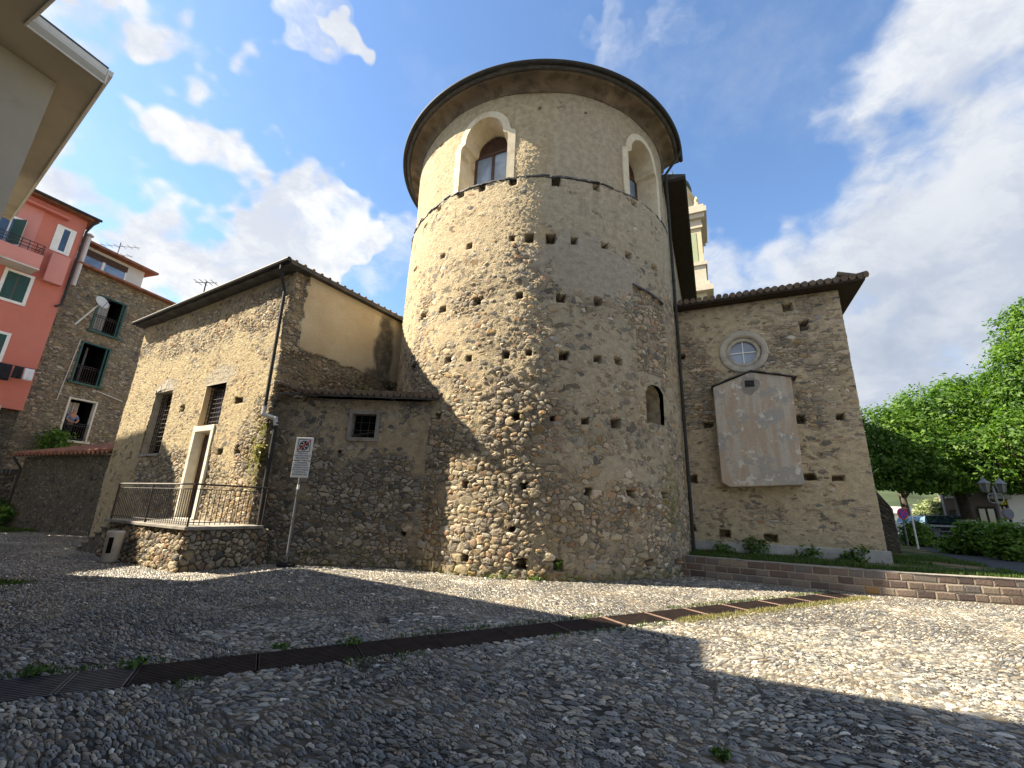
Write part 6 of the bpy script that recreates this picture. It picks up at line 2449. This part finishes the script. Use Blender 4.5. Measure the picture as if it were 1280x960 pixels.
def pblob(px, py, rpx, y, squash=(1, 1, 1)):
    p = aty(px, py, y)
    dist = y * math.cos(PITCH) + (p[2] - EYE) * math.sin(PITCH)
    r_ = rpx * dist / F
    return (tuple(p), (r_ * squash[0], r_ * squash[1], r_ * squash[2]))


def trunk(name, base, h, r, parent, limbs=6, seed=3, spread=2.5, crown_z=None):
    rr_ = random.Random(seed)
    mb_ = MB()
    x, y, z = base
    pts = [(x, y, z), (x + 0.03, y, z + 0.25), (x + 0.02, y + 0.03, z + h * 0.5), (x - 0.05, y + 0.05, z + h)]
    mb_.tube(pts, [r * 1.45, r * 1.05, r * 0.92, r * 0.78], 12)
    for i in range(limbs):
        a = i * 2 * math.pi / limbs + rr_.uniform(-0.3, 0.3)
        L = spread * rr_.uniform(0.7, 1.1)
        zz = z + h * rr_.uniform(0.78, 0.98)
        mb_.tube([(x, y, zz), (x + math.cos(a) * L * 0.4, y + math.sin(a) * L * 0.4, zz + L * 0.45), (x + math.cos(a) * L, y + math.sin(a) * L, zz + L * 0.85)], [r * 0.5, r * 0.32, r * 0.1], 7)
    return mb_.build(name, 'bark', parent, True)


YT = 24.0
g = gnd(1208, 676, ZT)
tb_ = aty(1208, 640, YT)
tree1 = thing('broadleaf_tree', (tb_[0], YT, ZT), 'broad dense green tree right beside the side chapel, with the dark trunk', 'tree')
trunk('trunk', (tb_[0], YT, ZT - 0.1), 3.1, 0.30, tree1, 7, 3, 3.0)
leaf_cloud('crown', [pblob(1128, 565, 46, YT - 1), pblob(1180, 532, 52, YT), pblob(1225, 535, 55, YT), pblob(1150, 592, 38, YT - 1.5), pblob(1212, 580, 48, YT - 1.5), pblob(1112, 590, 26, YT - 1.5),
                     pblob(1255, 560, 50, YT - 1), pblob(1102, 540, 32, YT - 0.5), pblob(1170, 570, 45, YT + 1), pblob(1240, 500, 34, YT + 1), pblob(1195, 492, 20, YT), pblob(1135, 525, 26, YT + .5),
                     pblob(1275, 590, 34, YT - 2)], 62000, 0.125, 'leaf', tree1, clump=0.22, per=16, seed=11, up=0.45, zmin=ZT + 2.6)
tb2 = aty(1305, 640, 21.0)
tree2 = thing('broadleaf_tree', (tb2[0], 21.0, ZT), 'taller green tree cut by the right edge of the picture', 'tree')
trunk('trunk', (tb2[0], 21.0, ZT - 0.1), 3.4, 0.32, tree2, 7, 5, 3.2)
leaf_cloud('crown', [pblob(1300, 425, 42, 21), pblob(1292, 470, 46, 20.5), pblob(1330, 460, 60, 21), pblob(1300, 520, 55, 21), pblob(1340, 540, 60, 21), pblob(1278, 545, 34, 20), pblob(1290, 395, 22, 21)], 40000, 0.115, 'leaf', tree2, clump=0.2, per=16, seed=12, up=0.45)
tb3 = aty(1150, 640, 33.0)
tree3 = thing('broadleaf_tree', (tb3[0], 33.0, ZT), 'darker tree farther back in the shade, behind the broad tree', 'tree')
trunk('trunk', (tb3[0] - 1.0, 33.0, ZT - 0.1), 3.5, 0.25, tree3, 6, 8, 2.6)
leaf_cloud('crown', [pblob(1120, 600, 30, 33), pblob(1150, 580, 36, 33), pblob(1185, 590, 34, 33), pblob(1240, 580, 44, 33), pblob(1215, 560, 40, 33), pblob(1290, 575, 44, 33)], 9000, 0.26, 'leaf', tree3, clump=0.35, per=13, seed=13, up=0.3, zmin=ZT + 3.4)
# pale olive tree
ol = aty(1172, 668, 40.0)
olive = thing('olive_tree', (ol[0], 40.0, ZT), 'round pale silvery olive tree between the parked cars and the white house', 'tree')
trunk('trunk', (ol[0], 40.0, ZT - 0.1), 1.0, 0.22, olive, 5, 9, 1.2)
leaf_cloud('crown', [pblob(1168, 643, 15, 40), pblob(1158, 648, 11, 40), pblob(1180, 646, 13, 40), pblob(1172, 638, 12, 40)], 5000, 0.15, 'olive', olive, clump=0.22, per=12, seed=14, up=0.5, aspect=2.6)


# hedges
def hedge(name, label, pts, y, seed, n, size=0.10, h=None, rad_=0.5):
    hd = np.array([0.74, -0.67]); hd = hd / np.linalg.norm(hd)
    c0_ = aty((pts[0] + pts[1]) / 2, 680, y)[:2]
    s0_, s1_ = vplane(pts[0], 680, c0_, hd)[0], vplane(pts[1], 680, c0_, hd)[0]
    m_ = max(1, int((s1_ - s0_) / 0.55))
    root = thing(name, (c0_[0], c0_[1], ZT), label, 'hedge')
    bl = []
    mb_ = MB()
    for i in range(m_ + 1):
        q_ = c0_ + hd * (s0_ + (s1_ - s0_) * i / m_)
        bl.append(((q_[0], q_[1], ZT + h * 0.42), (rad_, rad_, h * 0.60)))
        mb_.tube([(q_[0], q_[1], ZT - 0.1), (q_[0] + 0.1, q_[1], ZT + h * 0.7)], [0.05, 0.02], 6)
    mb_.build('stem', 'bark', root)
    leaf_cloud('foliage', bl, n, size, 'hedgeleaf', root, clump=0.11, per=10, seed=seed, up=0.6, shell=(0.55, 1.04), zmin=ZT)


hedge('clipped_hedge', 'bright green clipped hedge in the middle, to the left of the lamp post', (1216, 1231), 17.0, 21, 7000, 0.09, 1.12, 0.42)
hedge('clipped_hedge', 'dark clipped hedge at the right edge, in front of the round mirror', (1263, 1345), 14.8, 22, 14000, 0.08, 1.12, 0.5)
hedge('clipped_hedge', 'small hedge beside the white pole, to the left of the parked cars', (1144, 1152), 22.0, 23, 3000, 0.10, 1.1, 0.42)
hedge('low_shrub', 'low sprawling shrub at the kerb before the parked cars', (1192, 1197), 17.6, 24, 1500, 0.09, 0.55, 0.4)

# ------------------------------------------------------------------ lamp post with two lanterns
lb = aty(1252, 655, 17.5); lt = aty(1241, 600, 17.5)
LX = aty(1249, 640, 17.5)[0]
lamp = thing('street_lamp', (LX, 17.5, ZT), 'grey cast iron street lamp with two lanterns behind the right hedge', 'street lamp')
zl = aty(1245, 616, 17.5)[2]
mb = MB()
mb.lathe((LX, 17.5, ZT - 0.05), [(0.16, 0), (0.16, 0.3), (0.10, 0.45), (0.07, 0.6), (0.055, zl - ZT - 0.4), (0.075, zl - ZT - 0.38), (0.05, zl - ZT - 0.3), (0.04, zl - ZT + 0.2), (0.02, zl - ZT + 0.3)], 12)
mb.build('pole', 'galv', lamp, True)
mb = MB()
for sx_ in (-1, 1):
    pts = [(LX, 17.5, zl - 0.35)]
    for a in np.linspace(-0.5 * math.pi, 0.4 * math.pi, 9):
        pts.append((LX + sx_ * (0.14 + 0.16 * math.cos(a)), 17.5, zl - 0.22 + 0.18 * math.sin(a)))
    mb.tube(pts, 0.022, 6)
    mb.tube([(LX, 17.5, zl - 0.05), (LX + sx_ * 0.31, 17.5, zl - 0.02)], 0.02, 6)
mb.build('bracket', 'galv', lamp, True)
for sx_ in (-1, 1):
    cx = LX + sx_ * 0.32
    mb = MB()
    mb.lathe((cx, 17.5, zl), [(0.08, 0), (0.10, 0.03), (0.16, 0.33), (0.15, 0.34)], 6)
    lan = mb.build('lantern', 'lampglass', lamp)
    mb = MB()
    mb.lathe((cx, 17.5, zl + 0.34), [(0.20, 0), (0.20, 0.025), (0.08, 0.14), (0.07, 0.18), (0.025, 0.20), (0.015, 0.29)], 6)
    mb.build('cap', 'galv', lan)
    mb = MB()
    for k_ in range(6):
        a = k_ * math.pi / 3
        mb.tube([(cx + 0.105 * math.cos(a), 17.5 + 0.105 * math.sin(a), zl + 0.03), (cx + 0.165 * math.cos(a), 17.5 + 0.165 * math.sin(a), zl + 0.33)], 0.012, 5)
    mb.build('frame', 'galv', lan)

# ------------------------------------------------------------------ signs and poles on the street
def disc(mb_, c, r, n=28, th=0.02, dirx=(1, 0), mi=0, dep=0.0):
    d = np.array([dirx[0], dirx[1], 0.0]); nn = np.array([d[1], -d[0], 0.0])
    c = np.array(c) + nn * dep
    mb_.prism([c + d * r * math.cos(a) + np.array([0, 0, 1]) * r * math.sin(a) for a in np.linspace(0, 2 * math.pi, n, endpoint=False)], nn * th, mi)


ys = 20.5
sc_ = aty(1128, 642, ys)
ns_ = thing('parking_sign', (sc_[0], ys, ZT), 'small round blue and red no stopping sign beside the chapel corner', 'sign')
mb = MB(); mb.tube([(sc_[0], ys + 0.03, ZT - 0.05), (sc_[0], ys + 0.03, sc_[2] + 0.2)], 0.03, 8); mb.build('pole', 'galv', ns_)
mb = MB(); disc(mb, sc_, 0.24); dsc = mb.build('sign_disc', 'signred', ns_)
mb = MB(); disc(mb, sc_, 0.185, th=0.004, dep=0.021); mb.build('blue_field', 'signblue', dsc)
mb = MB()
for q in (1, -1):
    mb.prism([(sc_[0] + x, ys - 0.0255, sc_[2] + q * z) for x, z in ((-0.15, -0.115), (-0.115, -0.15), (0.15, 0.115), (0.115, 0.15))], (0, -0.003 if q == 1 else -0.0045, 0))
mb.build('red_cross', 'signred', dsc)
pp = aty(1141, 652, 20.0)
pb, ptp = gnd(1144, 676, ZT), None
pole = MB()
pole.tube([(pp[0], 20.0, ZT - 0.05), (pp[0], 20.0, aty(1138, 632, 20.0)[2])], 0.035, 8)
tag(pole.build('street_pole', 'white'), 'thin white pole standing in front of the small left hedge', 'pole')
mp = aty(1259, 642, 18.5)
mir = thing('traffic_mirror', (mp[0], 18.5, ZT), 'round traffic mirror with a pale rim behind the right hedge', 'mirror')
mb = MB(); mb.tube([(mp[0], 18.55, ZT - .05), (mp[0], 18.55, mp[2])], 0.035, 8); mb.build('pole', 'white', mir)
mb = MB(); disc(mb, mp, 0.23, th=0.05); rm = mb.build('rim', 'rustpale', mir)
mb = MB(); disc(mb, mp, 0.195, th=0.008, dep=0.051); mb.build('mirror_face', 'glass', rm)
# dark tall pole under the trees
p0 = aty(1200, 650, 26.0)
mb = MB(); mb.tube([(p0[0], 26.0, ZT - .05), (p0[0], 26.0, aty(1193, 610, 26.0)[2] + 2)], 0.05, 8)
tag(mb.build('street_pole', 'galv'), 'tall dark grey pole between the parked cars and the broad tree trunk', 'pole')
# stone post
p0 = aty(1208, 652, 19.5)
mb = MB(); mb.box((p0[0], 19.5, ZT + 0.55), (0.35, 0.3, 1.2)); mb.box((p0[0], 19.5, ZT + 1.20), (0.45, 0.4, 0.1))
tag(soften(mb.build('gate_post', 'slab'), 0.015), 'short pale stone gate post behind the bright green hedge', 'post')

# ------------------------------------------------------------------ cars under the trees
def car(x, y, yaw, paint, label, sc__=1.0):
    root = thing('parked_car', (x, y, ZT), label, 'car', 'cars parked in the street')
    ca, sa = math.cos(yaw), math.sin(yaw)
    L, Wd, Hh = 4.1 * sc__, 1.75 * sc__, 1.5 * sc__

    def T(px, py, pz):
        return (x + ca * px - sa * py, y + sa * px + ca * py, ZT + pz)
    # side profile, nose towards +x
    prof = [(-2.05, 0.35), (-2.05, 0.85), (-1.95, 1.0), (-1.75, 1.42), (-1.2, 1.5), (0.1, 1.48), (0.85, 1.02), (1.75, 0.88), (2.02, 0.70), (2.05, 0.35), (1.75, 0.28), (-1.8, 0.28)]
    prof = [(a * sc__, b * sc__) for a, b in prof]
    vs, fs = [], []
    n = len(prof)
    cols = [(-1, 0.96), (-0.86, 1.0), (0.86, 1.0), (1, 0.96)]
    for (w, k_) in cols:
        for (a, b) in prof:
            inset = 0.80 if (b > 1.05 * sc__ and abs(w) == 1) else 1.0
            vs.append(T(a * k_, w * Wd / 2 * inset * (0.92 if b > 1.05 * sc__ else 1.0), b if abs(w) < 1 else b * 0.985))
    for c in range(3):
        for i in range(n):
            j = (i + 1) % n
            fs.append((c * n + i, c * n + j, (c + 1) * n + j, (c + 1) * n + i))
    fs.append(tuple(range(n))[::-1]); fs.append(tuple(range(3 * n, 4 * n)))
    mb_ = MB(); mb_.add(vs, [f[::-1] for f in fs])
    body = mb_.build('body', paint, root)
    soften(body, 0.06 * sc__, 3)
    mb_ = MB()
    mb_.add([T(0.18 * sc__, -0.62 * sc__, 1.45 * sc__), T(0.18 * sc__, 0.62 * sc__, 1.45 * sc__), T(0.88 * sc__, 0.72 * sc__, 1.045 * sc__), T(0.88 * sc__, -0.72 * sc__, 1.045 * sc__)], [(0, 3, 2, 1)])
    ws = mb_.build('windscreen', 'glass', root); q = ws.modifiers.new('t', 'SOLIDIFY'); q.thickness = 0.03; q.offset = 1
    for sd in (-1, 1):
        mb_ = MB()
        mb_.add([T(-1.6 * sc__, sd * 0.70 * Wd / 1.75, 1.36 * sc__), T(0.05 * sc__, sd * 0.70 * Wd / 1.75, 1.40 * sc__), T(0.62 * sc__, sd * 0.83 * Wd / 1.75, 1.05 * sc__), T(-1.8 * sc__, sd * 0.83 * Wd / 1.75, 1.05 * sc__)], [(0, 1, 2, 3) if sd < 0 else (3, 2, 1, 0)])
        sw = mb_.build('side_window', 'glass', root); q = sw.modifiers.new('t', 'SOLIDIFY'); q.thickness = 0.05; q.offset = 0
        mb_ = MB()
        mb_.box(T(1.93 * sc__, sd * 0.62 * sc__, 0.72 * sc__), (0.22 * sc__, 0.34 * sc__, 0.16 * sc__), rot=yaw)
        soften(mb_.build('headlight', 'lampglass', root), 0.03)
        for wx in (-1.3, 1.28):
            mb_ = MB()
            cw = np.array(T(wx * sc__, sd * (Wd / 2 - 0.1), 0.32 * sc__)); ax = np.array([-sa, ca, 0.0]) * sd
            mb_.tube([cw - ax * 0.08, cw + ax * 0.12], 0.32 * sc__, 18)
            wh = mb_.build('wheel', 'rubber', root)
            mb_ = MB(); mb_.tube([cw + ax * 0.12, cw + ax * 0.135], 0.2 * sc__, 14); mb_.build('rim', 'paleiron', wh)
    mb_ = MB(); mb_.box(T(2.04 * sc__, 0, 0.56 * sc__), (0.06, 1.0 * sc__, 0.14 * sc__), rot=yaw); mb_.build('grille', 'rubber', root)
    mb_ = MB(); mb_.box(T(2.06 * sc__, 0, 0.40 * sc__), (0.05, 0.5 * sc__, 0.11 * sc__), rot=yaw); mb_.build('number_plate', 'signwhite', root)
    return root


for (px, y, yaw, paint, lab) in ((1172, 29.0, -1.9, 'carwhite', 'white parked car behind the nearest black one'), (1183, 25.5, -2.2, 'cardark', 'black parked car nearest the road, nose towards the viewer'),
                                 (1200, 29.5, -1.9, 'cardark', 'dark parked car at the right of the row, half behind the hedge'), (1160, 33.0, -1.8, 'carsilver', 'silver parked car farthest back in the row')):
    p = aty(px, 670, y)
    car(p[0], y, yaw, paint, lab)

# ------------------------------------------------------------------ shop building behind the trees
S0 = aty(1187, 660, 36.0)[:2]
Sd = np.array([0.74, -0.67]); Sd = Sd / np.linalg.norm(Sd)
Sn = np.array([Sd[1], -Sd[0]])                       # faces the camera
shop = thing('corner_building', (S0[0], S0[1], ZT), 'brown grey corner building with a yellow key shaped sign over its dark shopfront', 'building')


def sv(px, py):
    return vplane(px, py, S0, Sd)


def sbox(mb_, s0, s1, z0, z1, d0, d1, mi=0):
    o = S0 + Sd * s0 + Sn * d0
    mb_.frame_box((o[0], o[1], z0), (*(Sd * (s1 - s0)), 0), (*(Sn * (d1 - d0)), 0), (0, 0, z1 - z0), mi)


sE = sv(1264, 650)[0]
mb = MB(); sbox(mb, 0, sE, ZT - 0.1, ZT + 9.5, -9, 0); mb.build('wall', 'facade_dark', shop)
mb = MB(); sbox(mb, -0.3, sE + 0.2, ZT + 9.501, ZT + 9.75, -9.3, 0.4); mb.build('roof', 'tile', shop)
for (a, b_, zt2, nm) in ((1190, 1200, 640, 'door'), (1225, 1247, 636, 'shop_window'), (1252, 1262, 633, 'shop_window')):
    s0, s1, z1 = sv(a, 650)[0], sv(b_, 650)[0], sv((a + b_) / 2, zt2)[1]
    mb = MB(); sbox(mb, s0, s1, ZT, z1, -0.05, 0.03); w_ = mb.build(nm, 'glass', shop)
    mb = MB()
    for x in (s0, (s0 + s1) / 2, s1):
        sbox(mb, x - 0.06, x + 0.06, ZT, z1, 0.031, 0.09)
    sbox(mb, s0, s1, z1 + 0.001, z1 + 0.16, 0.002, 0.085)
    mb.build('frame', 'darkwood', w_)
for (a, b_) in ((1181, 1202), (1236, 1262)):
    s0, s1, zb3 = max(0.02, sv(a, 622)[0]), sv(b_, 622)[0], sv(1195, 621)[1]
    mb = MB()
    sbox(mb, s0, s1, zb3 - 0.15, zb3, 0.002, 1.0)
    for x in np.linspace(s0 + .05, s1 - .1, 14):
        sbox(mb, x, x + 0.05, zb3, zb3 + 1.0, 0.93, 0.97)
    sbox(mb, s0, s1, zb3 + 1.002, zb3 + 1.06, 0.92, 0.98)
    mb.build('balcony', 'concrete', shop)
    mb = MB(); sbox(mb, s0 + 0.3, s0 + 1.5, zb3 + 0.002, zb3 + 2.2, -0.05, 0.03); mb.build('window', 'glass', shop)
# yellow key shaped sign
ks_, kz = sv(1252, 624)
ks = 0.42


def kdisc(mb_, s, z, r_, d0, d1, n=26):
    c_ = S0 + Sd * s + Sn * d0
    mb_.prism([np.array([c_[0] + Sd[0] * r_ * math.cos(q), c_[1] + Sd[1] * r_ * math.cos(q), z + r_ * math.sin(q)]) for q in np.linspace(0, 2 * math.pi, n, endpoint=False)], (*(Sn * (d1 - d0)), 0))


mb = MB()
kdisc(mb, ks_, kz, ks, 0.10, 0.18)
sbox(mb, ks_ + ks * 0.93, ks_ + ks + 1.35, kz - 0.13, kz + 0.15, 0.10, 0.178)
for (x, h) in ((1.0, 0.18), (1.25, 0.22), (1.45, 0.14)):
    sbox(mb, ks_ + ks + x - 0.2, ks_ + ks + x - 0.07, kz - 0.131 - h, kz - 0.1305, 0.10, 0.176)
key = mb.build('key_sign', 'signyellow', shop)
mb = MB(); kdisc(mb, ks_ - 0.08, kz, 0.16, 0.181, 0.19); mb.build('key_hole', 'darkwood', key)
# pale block of flats beyond it
pb_ = thing('pale_block', (*(S0 + Sd * (sE + 1)), ZT), 'pale rendered block of flats at the far right behind the trees', 'building')
mb = MB(); sbox(mb, sE + 0.02, sE + 12, ZT - .1, ZT + 9.0, -9, 0.5); mb.build('wall', 'dimwhite', pb_)
for zz in (ZT + 1.0, ZT + 4.2, ZT + 7.0):
    for x in (sE + 1.2, sE + 4.2, sE + 7):
        mb = MB(); sbox(mb, x, x + 1.1, zz, zz + 1.4, 0.45, 0.54); mb.build('window', 'glass', pb_)
mb = MB(); sbox(mb, sE - .0, sE + 12.3, ZT + 9.001, ZT + 9.25, -9.3, 0.9); mb.build('roof', 'tile', pb_)
YW = 85.0
wh_ = thing('white_house', (aty(1150, 650, YW)[0], YW, ZT), 'white house with a grey roof far down the street', 'house')
a, b_ = aty(1134, 655, YW)[0], aty(1160, 655, YW)[0]
z1_ = aty(1148, 642, YW)[2]
mb = MB(); mb.frame_box((a - 6, YW, ZT - .1), (b_ - a + 6, 0, 0), (0, 8, 0), (0, 0, z1_ - ZT)); mb.build('wall', 'white', wh_)
mb = MB()
mb.prism([(a - 6.6, YW - .6, z1_ - 0.1), (a - 6.6, YW + 8.6, z1_ - 0.1), (a - 6.6, YW + 4, z1_ + 1.3)], (b_ - a + 7.0, 0, 0)); mb.build('roof', 'concrete', wh_)
for px in (1140, 1147, 1155):
    x = aty(px, 650, YW)[0]
    for zz in (ZT + 0.5, ZT + 2.4):
        if zz + 1.3 < z1_:
            mb = MB(); mb.frame_box((x - 0.5, YW - .05, zz), (1.0, 0, 0), (0, 0.06, 0), (0, 0, 1.1)); mb.build('window', 'glass', wh_)
# far wooded hill closing the street
X_ = np.linspace(-400, 520, 90); Y_ = np.linspace(150, 420, 30)
xx, yy = np.meshgrid(X_, Y_)
zz = 26 * np.exp(-((yy - 300) / 90) ** 2) * (0.45 + 0.75 * vnoise(xx / 70, yy / 70, 5, 4)) - 1.0
i_ = np.arange(xx.size).reshape(xx.shape)
Q = np.stack([i_[:-1, :-1], i_[:-1, 1:], i_[1:, 1:], i_[1:, :-1]], -1).reshape(-1, 4)
M['hill'] = surf_mat('wooded_hill', (0.045, 0.062, 0.026), var=0.5, scale=0.05, bump=0)
structure(np_mesh('hills', np.stack([xx, yy, zz], -1).reshape(-1, 3), Q, 'hill'))


# ------------------------------------------------------------------ grass, weeds
def blades(name, pts, h, mat, seed=1, per=3, lean=0.5, w=0.006, kind='stuff', label=None, cat=None, group=None):
    r = np.random.default_rng(seed)
    pts = np.repeat(np.asarray(pts, float), per, axis=0)
    N = len(pts)
    pts[:, :2] += r.normal(size=(N, 2)) * 0.02
    hh_ = h * (0.35 + 0.8 * r.random(N))
    a = r.random(N) * 2 * math.pi
    d = np.stack([np.cos(a), np.sin(a), np.zeros(N)], 1)
    side = np.stack([-np.sin(a), np.cos(a), np.zeros(N)], 1) * (w * (0.7 + 0.6 * r.random(N)))[:, None]
    ln = (lean * r.random(N) * hh_)[:, None]
    up_ = np.array([0, 0, 1.0])
    m1 = pts + up_ * (hh_ * 0.55)[:, None] + d * ln * 0.3
    tip = pts + up_ * (hh_ * 0.95)[:, None] + d * ln
    V = np.stack([pts - side, pts + side, m1 + side * 0.8, m1 - side * 0.8, tip + side * 0.12, tip - side * 0.12], 1).reshape(-1, 3)
    b0_ = np.arange(N) * 6
    Q_ = np.concatenate([np.stack([b0_, b0_ + 1, b0_ + 2, b0_ + 3], 1), np.stack([b0_ + 3, b0_ + 2, b0_ + 4, b0_ + 5], 1)])
    lv = np.repeat(np.clip(r.random(N), 0, 1), 6)
    o = np_mesh(name, V, Q_, mat, None, None, {'lv': lv}, smooth=False)
    if kind:
        o['kind'] = kind
    if label:
        tag(o, label, cat, group, kind)
    return o


# grass on the terrace behind the retaining wall
r = np.random.default_rng(5)
cand = []
for _ in range(60000):
    s = r.random() * min(rp.L, 22)
    off = 0.28 + r.random() ** 1.3 * 5.5
    p = rp.at(s) - rp.nrm(s) * off
    cand.append(p)
cand = np.array(cand)
rel = cand - W0
inch = ((rel @ E2) > -0.1) & ((rel @ E2) < CW + 0.05) & ((rel @ (-NCH)) > -0.05)
dens_ = vnoise(cand[:, 0] * 0.9, cand[:, 1] * 0.9, 33, 4)
road = in_poly(cand[:, 0], cand[:, 1], [tuple(p) for p in ra + rb])
# a worn dry patch beside the chapel corner
dcn = gnd(1150, 708, ZT)[:2]
dry = np.hypot((cand[:, 0] - dcn[0]) / 1.7, (cand[:, 1] - dcn[1]) / 1.0) < 1.0
ok = (~inch) & (~road) & (dens_ > 0.40) & ((cand - C) @ E2 > R + 0.1) & ~(dry & (r.random(len(cand)) < 0.93))
gpts = np.column_stack([cand[ok], np.full(ok.sum(), ZT - 0.03)])
blades('lawn_grass', gpts, 0.11, 'grass', 6, per=2, label='green grass growing on the terrace above the retaining wall', cat='grass')


def weed(p, n, size, seed, label, name='weed_plant', cat='weed', group=None, spread=0.13, h=0.1):
    bl = [((p[0] + random.uniform(-spread, spread), p[1] + random.uniform(-spread, spread), p[2] + h * random.uniform(0.3, 0.9)), (spread * 0.9, spread * 0.9, h * 0.6)) for _ in range(4)]
    o = leaf_cloud(name, bl, n, size, 'weed', None, clump=spread * 0.35, per=6, seed=seed, up=0.9, shell=(0.2, 1.05), zmin=p[2] - 0.01)
    tag(o, label, cat, group)


def onapse(px, z=0.05):
    q_ = apath.find(px, 700)
    p_ = apath.at(q_[0]) + apath.nrm(q_[0]) * 0.12
    return (p_[0], p_[1], z)


for (pos, lab, n, sp__, hh2) in ((onapse(697, 0.25), 'dark green weed growing from a hole at the foot of the apse', 160, 0.12, 0.2), (onapse(625, 0.0), 'low weeds at the foot of the apse on its left', 220, 0.22, 0.10),
                                 (onapse(672, 0.0), 'yellowish weeds at the foot of the apse in the middle', 150, 0.16, 0.08), (tuple(gnd(858, 712)), 'tuft of weeds in the corner between apse and retaining wall', 200, 0.15, 0.16),
                                 (tuple(gnd(905, 948)), 'small green weed between cobbles near the lower edge of the picture', 130, 0.055, 0.05), (tuple(gnd(176, 832)), 'green weed at the drain edge near its left end', 170, 0.11, 0.07),
                                 (tuple(gnd(438, 804)), 'green weed at the far edge of the drain, middle left', 150, 0.09, 0.06), (tuple(gnd(345, 811)), 'flat weed at the drain edge left of the middle', 120, 0.08, 0.05),
                                 (tuple(gnd(48, 842)), 'weed at the far drain edge close to the left end of the drain', 150, 0.11, 0.05)):
    weed((pos[0], pos[1], max(pos[2], 0.0)), n // 2 + 30, 0.028, int(abs(pos[0]) * 100) + 3, lab, spread=sp__ * 0.8, h=hh2 * 0.7)
for (px, off, n, hh2, lab) in ((945, 0.25, 420, 0.42, 'leafy weed bush against the chapel plinth, left of its middle'), (1062, 0.3, 300, 0.3, 'leafy weed bush against the chapel plinth near its right end'), (1010, 0.2, 220, 0.25, 'small weed bush between the two larger ones at the chapel plinth'),
                               (905, 0.2, 260, 0.22, 'weed bush at the left end of the chapel plinth')):
    q_ = cpath.find(px, 680)
    p_ = cpath.at(q_[0]) + cpath.nrm(q_[0]) * off
    weed((p_[0], p_[1], ZT - 0.02), n, 0.06, px, lab, 'weed_bush', 'weed', None, 0.20, hh2)
# strips of grass along both edges of the drain
pts_g, pts_d = [], []
for _ in range(3000):
    s = r.uniform(DR_S0, DR_L)
    sd = r.choice([-1, 1])
    if vnoise(np.array([s * 1.3 + sd * 7]), np.array([sd * 3.0]), 44, 3)[0] < 0.52:
        continue
    p = DR_O + dr_d * s + dr_n * sd * (DR_W / 2 + 0.02 + abs(r.normal()) * (0.05 if sd > 0 else 0.10))
    (pts_d if (s > 8 and sd < 0) else pts_g).append((p[0], p[1], -0.02))
blades('drain_grass', pts_g, 0.06, 'grass', 8, per=2, w=0.005, label='short green grass growing along the drain edges', cat='grass')
for _ in range(1500):
    s = r.uniform(7.6, DR_L)
    p = DR_O + dr_d * s - dr_n * (DR_W / 2 + 0.02 + abs(r.normal()) * 0.10)
    pts_d.append((p[0], p[1], -0.02))
blades('dry_grass', pts_d, 0.065, 'drygrass', 9, per=2, w=0.005, label='yellow dry grass along the sunny near edge of the drain', cat='grass')
# grass patch by the garden wall at far left, ivy and pots there
pts_g = []
for _ in range(9000):
    u, v = r.random(), r.random()
    p = SA + s_d * (-3.4 + 9 * u) + FN * (0.15 + 2.6 * v * (0.6 + 0.4 * math.sin(u * 7)))
    pts_g.append((p[0], p[1], -0.02))
blades('shade_grass', pts_g, 0.14, 'grass', 10, per=2, w=0.008, label='strip of dark grass in the shade before the garden wall', cat='grass')
p0 = gnd(2, 728)
pts_g = [(p0[0] + r.normal() * 0.25, p0[1] + r.normal() * 0.12, -0.02) for _ in range(500)]
blades('cobble_grass', pts_g, 0.07, 'grass', 12, per=2, label='small patch of grass on the cobbles at the left edge', cat='grass')
pw = SA + FN * 0.5 + s_d * 0.6
leafo = leaf_cloud('garden_shrub', [((pw[0], pw[1], 0.7), (0.9, 0.6, 0.7)), ((pw[0] + 0.9, pw[1] - 0.3, 0.5), (0.6, 0.5, 0.5)), ((pw[0] - 1.0, pw[1] + 0.3, 0.9), (0.8, 0.5, 0.8))], 3500, 0.09, 'hedgeleaf', None, clump=0.12, per=10, seed=31, up=0.5, zmin=0)
tag(leafo, 'dark leafy shrub in the shade at the foot of the stone shed', 'shrub')
q_ = tf_(60, 550)
pl_ = tpt(q_[0], q_[1] - 0.6, 0.6)
leafo = leaf_cloud('window_plant', [(tuple(pl_ + np.array([0, 0, 0.5])), (0.6, 0.5, 0.6))], 900, 0.12, 'hedgeleaf', None, clump=0.14, per=9, seed=32, up=0.5)
tag(leafo, 'bushy plant growing beside the lowest french window of the tenement', 'plant')
# tufts rooted in the masonry
for (px, py, rr2, lab) in ((325, 565, 0.16, 'yellow green weed rooted at the corner of the oratory'), (455, 489, 0.13, 'dry tuft growing on the lean-to roof')):
    p_ = aty(px, py, 12.05 if py > 500 else 12.6)
    o = leaf_cloud('wall_plant', [(tuple(p_), (rr2, rr2 * .6, rr2 * 1.4))], 260, 0.05, 'drygrass', None, clump=0.05, per=6, seed=px, up=0.4, shell=(0.1, 1.0), aspect=2.5)
    tag(o, lab, 'weed')
